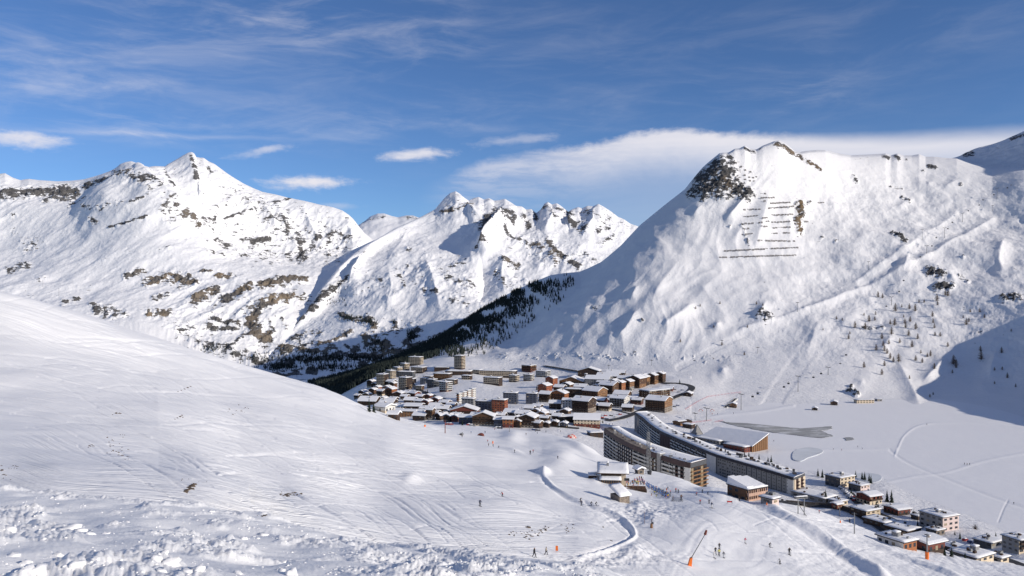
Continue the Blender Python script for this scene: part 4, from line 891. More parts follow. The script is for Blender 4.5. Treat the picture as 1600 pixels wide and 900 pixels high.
curved('curved_apartment_building', 'longest curved apartment building whose grey end stands beside the lakeside road', pb, list(np.interp([p[0] for p in pb], [992, 1240], [-137, -149.5])), -164, (15, 8, 0), (14.4, 15, 0), 10, 2.65, 1.9,
       [(992,1000,'E'),(1000,1032,'W'),(1032,1049,'B'),(1049,1104,'C'),(1104,1119,'P'),(1121,1166,'G'),(1167,1229,'V'),(1229.5,1240,'P')], 'columns', ROOFM, RAILC, P_CREAM,
       [(x, rr.uniform(.35, .8), rr.uniform(1.0, 2.9), rr.uniform(.5, 1.4), rr.choice((P_DGREY, DMETAL, W_DARK, ROOFM))) for x in list(range(1000, 1240, 6))+[1003,1009,1042,1055,1061,1067,1140,1148,1160,1190,1205]])
# ------------------------------------------------------------------ tower blocks at the far end of the village
G1 = 'apartment blocks on the far side of the village'
block('tall slim brown-striped tower block standing alone by the spur', 716, 577, 17, 21, -28, .8, W_MID, P_GREY, RAILC, bal='fr', group=G1)
block('cream balconied tower at the ski-hill end of the far terrace, beside the forest', 595, 605, 18, 20, -22, .9, W_DARK, P_CREAM, RAILC, bal='f', group=G1)
block('freestanding dark-sided tower with cream corner posts above the hairpin road', 630, 609, 21, 19, -32, .9, W_DARK, P_CREAM, RAILC, bal='f', group=G1)
for i, (x, y, w, h, t) in enumerate(((608,592,16,13,'first'),(619,586,15,12,'second'),(630,580,15,12,'third'),)):
    block(f'{t} step of the tan apartment terrace climbing beside the dark forest', x, y, w, h, -50, .6, W_MID, P_GREY, RAILC, bal='fr', group=G1)
block('stepped brown apartment block topping the terrace beside the dark forest', 648, 571, 22, 13, -20, .6, W_DARK, P_GREY, RAILC, bal='fr', group=G1)
block('low wide apartment block with scalloped snow roof just under the stepped top block', 652, 583, 25, 9, -25, .6, W_DARK, P_DGREY, RAILC, bal='f', group=G1)
block('dark low block with pale corner post behind the freestanding tower', 633, 590, 28, 9, -15, .5, P_DGREY, P_DGREY, P_GREY, bal='', group=G1)
block('small grey block behind the hairpin road', 661, 600, 13, 9, -30, .8, P_GREY, P_DGREY, P_GREY, bal='', group=G1)
block('dark tower with one white corner post beside the hairpin road', 673, 606, 16, 13, -30, .8, P_DGREY, P_BLUE, P_GREY, bal='', group=G1)
block('red-brown and white striped tower beside the village road', 693, 612, 20, 15, -38, .9, W_RED, W_RED, RAILW, bal='fr', group=G1)
block('wide low block with honey balconies behind the striped tower', 690, 593, 29, 9, -18, .5, W_DARK, P_DGREY, W_TAN, bal='f', group=G1)
block('dark low podium building at the foot of the slim tower', 716, 586, 42, 6, -5, .45, W_DARK, None, P_GREY, bal='', group=G1, stack=False)
block('dark long low building between the forest edge and the slim tower', 690, 579, 24, 5, -5, .4, W_DARK, None, P_GREY, bal='', group=G1, stack=False)
block('very long low apartment bar with cream grid facade under the scree band', 777, 589, 60, 9.5, -12, .26, W_DARK, P_DGREY, RAILC, bal='f', group=G1)
block('split apartment block with one dark half in the empty snowfield', 768, 601, 30, 11, -24, .5, W_DARK, P_CREAM, RAILC, bal='f', group=G1)
block('small balconied cube block next to the split block', 801, 597, 16, 10.5, -30, .9, W_DARK, P_DGREY, RAILC, bal='fr', group=G1)
block('small pale cube block midway along the snowfield edge', 824, 595, 17, 9.5, -30, .9, W_MID, P_DGREY, RAILW, bal='fr', group=G1)
block('dark red-brown block above the pale cube blocks', 823, 581, 23, 10, -35, .9, W_RED, W_DARK, W_MID, bal='fr', group=G1)
block('grey-banded block with white balconies at the end of the snowfield row', 846, 589, 23, 9, -32, .8, P_DGREY, P_DGREY, RAILW, bal='fr', group=G1)
for x, y, w, h, wl, l in ((668,596,17,8,W_DARK,'dark low block squeezed between the hairpin road and the honey-balconied block'),(704,601,19,8,W_DARK,'dark flat block behind the red-brown and white striped tower'),(742,584,22,6,W_DARK,'low dark block between the slim tower and the very long bar'),(655,610,13,7,W_MID,'small brown block inside the hairpin bend'),(684,604,15,8,P_DGREY,'charcoal block in the gap beside the white-cornered tower'),(641,599,15,7,W_DARK,'dark block behind the freestanding dark-sided tower'),(728,593,17,6,W_DARK,'dark block on the snowfield edge below the podium building')):
    block(l, x, y, w, h, -25, .6, wl, P_DGREY, RAILC, bal='f', group=G1, stack=False)
# stepped white and orange terrace in the middle of the village
for i, (x, y, h, t) in enumerate(((716,629,14,'lowest and darkest'),(723,627.5,15,'second lowest'),(730,626,16,'second highest'),(737,624.5,17,'highest'))):
    block(f'{t} of four stepped white and orange terrace houses', x, y, 9, h, -40, 1.4, P_WHITE if i else P_WHITE, P_BLUE if i == 0 else P_GREY, W_ORANGE, bal='f', group='stepped terrace houses', stack=False)
G2 = 'blocks in the middle of the village'
block('red terracotta block with white window boxes', 779, 645, 25, 20, -20, .7, P_BRICK, P_BRICK, RAILW, bal='', group=G2, bays=3.2)
block('dark blue block next to the red terracotta block', 755, 644, 27, 17, -15, .5, P_BLUE, P_DGREY, RAILW, bal='', group=G2)
block('grey-brown block with an angled roof above the wide purple-brown chalet', 731, 640, 22, 17, -18, .6, P_GREY, P_DGREY, W_DARK, bal='', group=G2)
block('black-fronted block with sloping snowy roof beyond the red block', 797, 631, 24, 17, -12, .6, P_BLUE, P_GREY, RAILW, bal='', group=G2)
block('slate-blue block in the shade of the terracotta chalets', 830, 631, 19, 16, -15, .7, P_BLUE, P_DGREY, RAILW, bal='', group=G2)
# ------------------------------------------------------------------ chalets, in rows; each row is counted along its street
ORD = ['first', 'second', 'third', 'fourth', 'fifth', 'sixth', 'seventh', 'eighth', 'ninth', 'tenth', 'eleventh', 'twelfth', 'thirteenth', 'fourteenth', 'fifteenth', 'sixteenth', 'seventeenth', 'eighteenth', 'nineteenth', 'twentieth']
CN = {W_DARK.name: 'dark brown', W_MID.name: 'brown', W_TAN.name: 'honey-coloured', W_ORANGE.name: 'orange', W_RED.name: 'red-brown', P_BRICK.name: 'terracotta', P_GREY.name: 'grey', P_WHITE.name: 'white', P_BLUE.name: 'slate-blue', P_STONE.name: 'stone', P_DGREY.name: 'charcoal', P_CREAM.name: 'cream'}
def row(where, start, group, items):
    for i, it in enumerate(sorted(items, key=lambda q: q[0])):
        (x, y, w, h, rot, low, up), kw = it[:7], (it[7] if len(it) > 7 else {})
        size = 'small ' if w < 11 else ('large ' if w > 25 else '')
        chalet(f'{size}{CN[up.name]} chalet, {ORD[i]} from {start} in {where}', x, y, w*(1.12 if x < 820 else 1.27), h*(1.08 if x < 820 else 1.15), rot, lower=low, upper=up, group=group, **kw)
X_ = dict(ridge='x')
row('the row facing the nursery piste', 'the ski hill', 'chalets along the nursery piste', [
    (614,654,15,7,-12,W_DARK,W_MID,X_),(630,651,38,9,-10,W_TAN,W_TAN,dict(ridge='x',ratio=.45,pitch=.12,bal='')),(655,657,22,10,-15,W_DARK,W_DARK,dict(ridge='x',bal='')),(671,656,12,16,-20,P_CREAM,W_MID,dict(ridge='x')),(686,656,19,9,-55,W_DARK,W_MID),(699,659,15,10,-30,W_DARK,W_MID),(711,659,14,9,-28,W_RED,W_RED),
    (728,662,21,11,-6,P_BLUE,P_BLUE,dict(ridge='x',pitch=.2,bal='')),(755,665,32,18,-8,P_CREAM,W_MID,dict(ratio=.6)),(780,666,16,12,-6,P_GREY,P_BLUE,dict(ridge='x',bal='')),(794,668,17,14,-10,W_RED,W_ORANGE,dict(ridge='x',pitch=.3,bal='')),(808,668,14,11,-25,W_DARK,W_TAN),(823,668,26,17,-18,P_CREAM,W_DARK),(838,669,13,9,-30,W_DARK,W_MID,X_)])
row('the second row off the piste', 'the ski hill', 'chalets in the second row', [
    (574,633,30,10,-10,W_DARK,W_DARK,X_),(596,644,27,10,-35,P_CREAM,P_WHITE,dict(ridge='x',pitch=.25,bal='')),(604,634,24,8,-12,W_DARK,W_DARK,X_),(626,640,18,7,-10,W_DARK,W_MID,X_),(645,641,26,8,-8,W_DARK,W_DARK,dict(ridge='x',pitch=.2,bal='')),(667,645,24,8,-14,P_GREY,W_DARK,dict(ridge='x',pitch=.2,bal='')),(690,645,22,9,-10,W_DARK,W_DARK,X_),(725,650,40,13,-6,W_DARK,W_RED,dict(ratio=.6,pitch=.3)),(797,652,22,10,-20,W_DARK,P_GREY,X_),(815,654,22,10,-16,P_GREY,W_MID,X_),(838,652,17,11,-40,W_DARK,W_TAN),(850,660,13,8,-20,P_CREAM,W_DARK,X_)])
row('the huddle below the cream tower', 'the forest edge', 'chalets below the cream tower', [
    (557,623,10,6,-30,P_STONE,W_MID,X_),(565,618,13,7,-30,P_CREAM,W_MID),(572,622,11,7,-20,P_CREAM,W_TAN),(578,605,12,10,-30,P_CREAM,W_DARK),(581,617,12,9,-25,W_DARK,W_MID),(588,612,11,8,-30,W_TAN,W_ORANGE),(594,619,13,9,-32,P_CREAM,W_DARK,X_),(603,612,12,8,-20,P_CREAM,W_ORANGE),(608,620,16,13,-28,W_ORANGE,W_ORANGE),(609,604,15,9,-30,W_RED,W_DARK,X_),(621,620,15,7,-15,W_DARK,W_DARK),(638,618,17,6,-20,P_WHITE,W_RED,X_),(645,622,16,9,-40,W_RED,W_RED,X_)])
row('the scatter below the village road', 'the ski hill', 'chalets below the village road', [
    (640,629,18,6,-10,W_DARK,W_DARK,X_),(653,632,15,7,-25,P_CREAM,W_MID,X_),(665,634,14,8,-30,W_DARK,W_RED),(680,630,15,8,-28,W_DARK,W_RED),(678,638,17,6,-12,P_GREY,W_DARK,X_),(693,634,17,7,-25,P_CREAM,W_MID,X_),(704,639,15,8,-20,P_WHITE,W_DARK,X_)])
row('the old quarter', 'the terracotta gable', 'houses of the old quarter', [
    (848,616,18,14,-35,P_BRICK,P_BRICK,dict(bal='')),(851,628,18,13,-25,P_STONE,W_DARK,X_),(859,606,15,15,-35,P_BRICK,P_BRICK,dict(bal='')),(867,639,16,10,-10,W_DARK,W_DARK,dict(ridge='x',bal='')),(871,628,24,15,-25,W_RED,W_ORANGE,dict(ratio=.7)),(888,640,17,14,-14,P_WHITE,P_WHITE,dict(ridge='x',pitch=.2,bal='')),(893,604,34,12,-20,W_DARK,W_TAN,dict(ratio=.6)),(908,645,30,20,-32,P_STONE,W_DARK,dict(ridge='x')),(920,587,30,10,-15,W_DARK,W_DARK,dict(ratio=.6,pitch=.3,bal=''))])
row('the lane behind the piste houses', 'the ski hill', 'chalets behind the piste houses', [
    (622,647,13,7,-20,W_DARK,W_DARK,X_),(640,648,14,6,-15,P_GREY,W_DARK,X_),(658,649,13,7,-25,W_DARK,W_RED,X_),(678,650,14,7,-18,W_DARK,W_DARK,X_),(700,650,15,8,-30,P_CREAM,W_MID),(712,654,13,7,-20,W_DARK,W_RED,X_),(742,655,16,8,-20,P_GREY,W_DARK,X_),(766,656,15,8,-25,W_DARK,W_MID,X_),(782,655,14,8,-15,W_DARK,W_DARK,X_),(806,660,14,8,-25,W_RED,W_RED),(846,654,14,9,-30,P_CREAM,W_TAN),(858,652,12,7,-20,W_DARK,W_DARK,X_),(870,657,14,8,-20,W_DARK,W_MID,X_)])
row('the huddle by the hairpin road', 'the forest edge', 'chalets near the hairpin road', [
    (569,627,11,6,-25,W_DARK,W_DARK,X_),(584,628,12,7,-25,W_DARK,W_MID,X_),(597,628,12,7,-20,W_DARK,W_DARK),(613,629,13,7,-25,P_WHITE,W_DARK,X_),(631,624,12,6,-20,P_CREAM,W_MID,X_),(655,625,13,7,-25,P_WHITE,W_DARK,X_),(668,623,11,6,-25,W_DARK,W_RED),(612,606,11,8,-25,W_RED,W_MID),(601,602,10,7,-25,W_DARK,W_DARK,X_),(585,606,10,7,-25,W_DARK,W_DARK)])
row('the back lanes', 'the terracotta gable', 'chalets in the back lanes by the loop road', [
    (873,613,16,9,-25,P_CREAM,W_DARK,X_),(884,609,16,9,-30,W_DARK,W_MID),(906,612,18,9,-20,W_DARK,W_DARK,X_),(931,612,15,9,-35,W_DARK,W_MID),(936,634,18,10,-28,W_DARK,W_RED,X_),(944,642,17,9,-25,P_CREAM,W_DARK,X_),(926,641,15,9,-30,P_STONE,W_MID),(957,605,15,10,-38,W_TAN,W_MID),(940,605,16,9,-30,W_DARK,W_DARK,X_),(995,632,15,8,-25,W_RED,W_MID,X_),(980,643,16,8,-20,P_STONE,W_DARK,X_),(838,642,13,8,-25,P_GREY,W_DARK,X_),(826,645,14,8,-20,W_DARK,W_DARK,X_),(882,649,14,8,-25,P_STONE,W_MID),(973,599,18,9,-30,W_DARK,W_DARK,X_),(985,600,15,10,-35,W_DARK,W_TAN)])
block('long charcoal apartment house behind the white house of the old quarter', 897, 624, 34, 16, -14, .5, P_DGREY, P_DGREY, W_DARK, bal='f', group=G2, stack=False)
row('the loop road quarter', 'the bell tower', 'chalets by the loop road', [
    (924,626,31,17,-38,W_DARK,W_TAN,dict(ridge='x')),(948,615,28,15,-38,W_DARK,W_MID,dict(ridge='x')),(949,594,32,8,-15,W_DARK,W_DARK,dict(ridge='x',pitch=.2,bal='')),(962,588,26,7,-12,W_DARK,W_DARK,dict(ridge='x',pitch=.2,bal='')),(965,637,26,15,-30,P_WHITE,P_WHITE,dict(ridge='x',pitch=.25,bal='f')),(967,613,13,15,-38,W_ORANGE,W_ORANGE),(970,624,24,10,-25,P_CREAM,W_MID,dict(ridge='x',bal='')),(979,610,15,14,-38,P_GREY,W_TAN),(986,630,15,8,-20,W_RED,W_RED,dict(ridge='x',bal='')),(991,606,24,16,-38,W_TAN,W_MID),(1004,602,19,14,-38,W_DARK,W_TAN),(1017,600,17,14,-38,W_TAN,W_MID),(1025,643,35,19,-32,P_STONE,W_TAN,dict(ridge='x',pitch=.3)),(1030,598,14,14,-32,W_DARK,W_MID),(1043,612,15,6,-20,W_RED,W_RED,dict(ridge='x',bal=''))])
block('long white hotel with brown balcony bands beside the loop road', 1010, 623, 50, 13, -55, 1.9, P_WHITE, P_WHITE, W_MID, bal='fr', group=G2, stack=False, bays=3.5)
block('reddish shop row below the orange chalet', 949, 630, 24, 5, -30, .5, W_RED, None, W_DARK, bal='', group=G2, stack=False)
# bell tower and church hall
def church():
    p = pick(915.5, 602); d = p.y/F; r = thing('bell_tower', 'square grey bell tower with an open belfry in the old quarter', 'tower', p, R(-20))
    mb = MB(); mb.box(-2.1, 2.1, -2.1, 2.1, -3, 14.5); mb.build('shaft', P_GREY, r)
    mb = MB()
    for x in (-1, 1):
        for y in (-1, 1): mb.box(x*1.75-.35, x*1.75+.35, y*1.75-.35, y*1.75+.35, 14.5, 18.5)
    mb.build('belfry', P_GREY, r); mb = MB(); mb.tube((0, 0, 15.6), (0, 0, 17.2), 1.0, .45, 8); mb.build('bell', DMETAL, r)
    mb = MB(); mb.box(-2.3, 2.3, -2.3, 2.3, 18.5, 18.9); c = mb.build('roof', P_GREY, r); snow_slab(-2.35, 2.35, -2.35, 2.35, 18.91, .6, 2, 3, 3).build('roof_snow', SNOWR, c, True)
church()
chalet('broad hall with a low snowy roof beside the bell tower', 933, 604, 44, 15, -18, .75, P_GREY, P_GREY, W_DARK, 'x', .3, 'hall', 'halls and low roofs of the village', 'village_hall', bal='', chim=False)
G3 = 'halls and low roofs of the village'
chalet('snow-roofed lift hall with a red-brown awning at the foot of the village', 917, 667, 44, 17, -8, .8, W_RED, P_CREAM, W_DARK, 'x', .42, 'hall', G3, 'lift_hall', bal='', chim=False)
block('long dark shopping arcade roof behind the lift hall', 892, 660, 42, 9, 8, .5, W_DARK, None, W_DARK, bal='', group=G3, stack=False, name='shopping_arcade')
block('dark flat-roofed shed tucked into the shade beside the shorter curved building', 932, 683, 24, 7, 12, .8, W_DARK, None, W_DARK, bal='', group=G3, stack=False, name='shed')
block('long dark wall-like garage roof below the old quarter', 862, 647, 36, 4, 0, .3, W_DARK, None, W_DARK, bal='', group=G3, stack=False, name='garage_row')
for i, (x, y, w, h, up, t) in enumerate(((853,668,11,8,W_DARK,'dark kiosk with a snowy cap among the trees at the edge of the nursery piste'),(866,666,12,8,W_MID,'brown kiosk with a snowy cap midway along the edge of the nursery piste'),(880,668,13,8,P_BLUE,'slate-blue kiosk with a snowy cap close to the lift hall'))):
    chalet(t, x, y, w, h, -20, lower=W_DARK, upper=up, bal='', group='kiosks by the nursery piste', name='kiosk', cat='kiosk')
# ------------------------------------------------------------------ buildings along the lake shore
G4 = 'buildings along the lake shore road'
def flat(label, x, y, w, h, rot=32, ratio=1.2, **k): return block(label, x, y, w, h, rot, ratio, group=G4, **{**dict(bal='', stack=False, snow=.45, vents=5, name='lakeside_building'), **k})  # darker sides paint in the shade of faces turned from the sun
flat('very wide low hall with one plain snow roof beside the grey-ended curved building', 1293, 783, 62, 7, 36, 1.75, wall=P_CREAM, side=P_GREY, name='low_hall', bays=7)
flat('cream block with a dark shaded long side under the round ice track', 1322, 760, 44, 15, 30, .8, wall=P_CREAM, side=P_DGREY, stack=True)  # dark side colour is the shade of that face, painted on
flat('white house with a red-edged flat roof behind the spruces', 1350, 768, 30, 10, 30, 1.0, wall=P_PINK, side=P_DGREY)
chalet('dark wooden chalet with a slate-blue snowy roof and cream ground floor', 1366, 787, 34, 15, 24, 1.0, P_CREAM, W_RED, W_DARK, 'x', .22, 'chalet', G4, bal='f')
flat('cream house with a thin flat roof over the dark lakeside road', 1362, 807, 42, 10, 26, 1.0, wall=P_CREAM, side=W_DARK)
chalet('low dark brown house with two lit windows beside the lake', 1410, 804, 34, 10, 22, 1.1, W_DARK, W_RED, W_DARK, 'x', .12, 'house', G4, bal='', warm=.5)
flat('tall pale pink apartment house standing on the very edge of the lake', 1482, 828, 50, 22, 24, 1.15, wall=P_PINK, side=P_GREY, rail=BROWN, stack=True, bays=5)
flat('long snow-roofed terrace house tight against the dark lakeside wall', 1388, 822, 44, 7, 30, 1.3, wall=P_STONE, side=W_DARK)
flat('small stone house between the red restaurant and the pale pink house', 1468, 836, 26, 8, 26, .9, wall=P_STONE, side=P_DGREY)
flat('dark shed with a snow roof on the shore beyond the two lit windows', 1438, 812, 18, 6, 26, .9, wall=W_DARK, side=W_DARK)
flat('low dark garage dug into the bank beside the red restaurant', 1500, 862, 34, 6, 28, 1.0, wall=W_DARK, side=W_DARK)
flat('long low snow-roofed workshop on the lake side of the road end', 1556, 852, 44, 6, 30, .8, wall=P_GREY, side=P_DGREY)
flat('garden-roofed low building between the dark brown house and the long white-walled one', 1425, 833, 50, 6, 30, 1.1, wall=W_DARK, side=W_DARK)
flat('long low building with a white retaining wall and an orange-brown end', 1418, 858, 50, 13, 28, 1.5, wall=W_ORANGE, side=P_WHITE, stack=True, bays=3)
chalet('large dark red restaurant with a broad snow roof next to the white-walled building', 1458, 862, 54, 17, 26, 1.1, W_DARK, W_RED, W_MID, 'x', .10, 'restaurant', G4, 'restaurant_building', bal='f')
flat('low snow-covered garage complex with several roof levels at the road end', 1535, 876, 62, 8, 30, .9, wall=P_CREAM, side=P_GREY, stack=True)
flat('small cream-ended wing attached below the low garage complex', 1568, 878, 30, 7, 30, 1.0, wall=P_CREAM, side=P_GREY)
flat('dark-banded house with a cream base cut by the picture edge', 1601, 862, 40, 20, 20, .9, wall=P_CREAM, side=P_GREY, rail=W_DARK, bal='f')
flat('small cream annexe with a snowy roof behind the dark spruce', 1316, 789, 28, 6, 30, 1.0, wall=P_CREAM, side=P_GREY)
chalet('tiny red-brown ticket kiosk with a snowy roof on the road bend', 1311, 795, 15, 8, 26, .9, W_RED, W_RED, W_DARK, 'x', .2, 'kiosk', G4, 'kiosk', bal='', chim=False)
flat('peach-walled lean-to garage beside the brown gridded block', 1214, 788, 24, 8, 36, 1.3, wall=P_BRICK, side=P_GREY, name='garage') if False else flat('peach-walled garage beside the tan gridded block', 1210, 787, 26, 8, 36, 1.3, wall=P_PINK, side=P_GREY, name='garage')
def tan_block():
    fr = mat('salmon_balcony_frame', (.50, .33, .25), .7, .15)
    r = block('brown apartment block with a salmon balcony grid and three stepped snow roofs beside the piste', 1178, 781, 56, 19, 30, .95, W_MID, W_MID, fr, fh=3.0, bal='f', stack=False, bays=3.2, over=.4, name='balcony_block')
    rf = [c for c in r.children if c.name.startswith('roof_snow')][0]; xs = [v.co.x for v in rf.data.vertices]; w = max(xs)-min(xs); x0 = min(xs); ys = [v.co.y for v in rf.data.vertices]; z = max(v.co.z for v in rf.data.vertices)
    for i in range(3):
        mb = MB(); a = x0+w*i/3+.2; b2 = x0+w*(i+1)/3-.2; mb.hexa([(a,min(ys)+.3,z-.4),(b2,min(ys)+.3,z-.4),(b2,max(ys)-.3,z-.4),(a,max(ys)-.3,z-.4)], [(a,min(ys)+.6,z+.2-.35*i),(b2,min(ys)+.6,z+.2-.35*i),(b2,max(ys)-.6,z+2.4-.5*i),(a,max(ys)-.6,z+2.4-.5*i)]); mb.build('stepped_roof_snow', SNOWR, r)
    w2 = w/2-.5; d2 = -min(ys)-.3; h2 = z-1.3
    for i in range(10): mb = MB(); x = -w2+i*2*w2/9; mb.box(x-.13, x+.13, -d2-.55, -d2-.2, -4, h2); mb.build('balcony_pier', fr, r)
tan_block()
# sports hall with a mono-pitch roof, grey pyramid, lift stations
def sports_hall():
    a = Vector((201.7, 852, -158)); b = Vector((241, 800, -158)); ax = (b-a); ax.z = 0; Lh = ax.length; ax /= Lh; rz = math.atan2(ax.y, ax.x)
    r = thing('sports_hall', 'huge hall with one single-pitch snow roof rising towards the lake', 'hall', (a.x, a.y, -164.5), rz)
    mb = MB(); D = 26
    mb.hexa([(0,0,-4),(Lh,0,-4),(Lh,D,-4),(0,D,-4)], [(0,0,5.5),(Lh,0,5.5),(Lh,D,14.5),(0,D,12)]); mb.build('wall', W_TAN, r)
    mb = MB(); mb.hexa([(-1.2,-1.4,5.15),(Lh+1.2,-1.4,5.15),(Lh+1.2,D+1,14.9),(-1.2,D+1,12.4)], [(-1.2,-1.4,5.6),(Lh+1.2,-1.4,5.6),(Lh+1.2,D+1,15.3),(-1.2,D+1,12.8)]); mb.build('roof', W_DARK, r)
    mb = MB(); mb.hexa([(-1.1,-1.2,5.63),(Lh+1.0,-1.2,5.63),(Lh+1.0,D+.9,15.33),(-1.1,D+.9,12.83)], [(-.8,-.9,6.3),(Lh+.8,-.9,6.3),(Lh+.8,D+.6,16.1),(-.8,D+.6,13.6)]); mb.build('roof_snow', SNOWR, r)
    mb = MB(); mb.box(Lh*.05, Lh*.93, -.12, .02, 1.2, 4.2); mb.build('window', GLASS, r)
    for i in range(7): mb = MB(); y = 2+i*3.4; mb.box(Lh-.02, Lh+.3, y, y+.5, -2, 6+y*.33); mb.build('post', W_DARK, r)
    p = pick(1089, 678); r = thing('metal_pyramid', 'grey metal pyramid standing beside the single-pitch hall', 'pyramid', p, R(20))
    mb = MB(); s = 5.2; mb.add([(-s,-s,-1),(s,-s,-1),(s,s,-1),(-s,s,-1),(0,0,10.5)], [(0,1,4),(1,2,4),(2,3,4),(3,0,4)]); mb.build('cladding', P_GREY, r)
    for x, y in ((-s,-s),(s,-s),(s,s),(-s,s)): mb = MB(); mb.tube((x*1.02,y*1.02,-1), (0,0,10.7), .16); mb.build('edge_beam', DMETAL, r)
    block('flat snow-roofed annexe with dark red walls between the curved building and the single-pitch hall', 1148, 703, 40, 7, -52, .5, W_RED, W_RED, W_DARK, bal='', stack=False, snow=.6, group=G3, name='annexe')
    block('low snow-covered annexe in front of the grey pyramid', 1105, 690, 46, 4, -52, .4, P_GREY, None, W_DARK, bal='', stack=False, snow=.7, group=G3, name='annexe')
    p = pick(1066, 664); r = thing('lift_station', 'barrel-roofed lift station with a honey-coloured gable near the loop road', 'lift station', p, R(-58))
    prof = [(6*math.cos(math.pi*i/8), 3.2+2.3*math.sin(math.pi*i/8)) for i in range(9)]
    mb = MB(); mb.prism([(-6,-2)]+[(6,-2)]+prof, -9, 9); mb.build('wall', W_TAN, r)
    mb = MB(); pr2 = [(x*1.08, z*1.03+.1) for x, z in prof]; mb.prism(pr2+[(x*.99, z*.99) for x, z in prof[::-1]], -10, 10.5); mb.build('roof', W_DARK, r)
    mb = MB(); pr3 = [(x*.9, z*1.03+.14+.5*math.sin(math.pi*i/8)) for i, (x, z) in enumerate(prof)]; mb.prism(pr3[2:7]+[(x*.9, z*1.03+.12) for x, z in prof[6:1:-1]], -9.7, 4); mb.build('roof_snow', SNOWR, r)
    block('dark equipment shed behind the barrel-roofed lift station', 1074, 669, 20, 6, -40, .8, W_DARK, None, W_DARK, bal='', stack=False, snow=.3, group=G3, name='shed')
    chalet('small dark hut beside the conveyor lift', 1145, 637, 13, 7, -25, lower=W_DARK, upper=W_TAN, bal='', chim=False, name='hut', cat='hut', group='huts on the far piste')
    chalet('small dark hut on the flat shore below the larch slope', 1303, 633, 13, 6, -25, lower=W_DARK, upper=W_MID, bal='', chim=False, name='hut', cat='hut', group='huts on the far piste')
    chalet('low dark hut alone on the far shore near the conveyor lift', 1273, 641, 10, 4, -25, lower=W_DARK, upper=W_DARK, bal='', chim=False, name='hut', cat='hut', group='huts on the far piste')
    block('long low pump house at the foot of the larch slope', 1352, 630, 30, 5, 8, .3, P_CREAM, None, W_DARK, bal='', stack=False, snow=.3, group='huts on the far piste', name='pump_house')
    block('tiny shed at the end of the long pump house', 1374, 627, 9, 3, 8, .8, P_GREY, None, W_DARK, bal='', stack=False, snow=.3, group='huts on the far piste', name='shed')
    chalet('dark sheltered hut in the snow beside the loop road', 1074, 619, 16, 6, -30, lower=W_DARK, upper=W_DARK, bal='', chim=False, name='hut', cat='hut', group='huts on the far piste')
sports_hall()
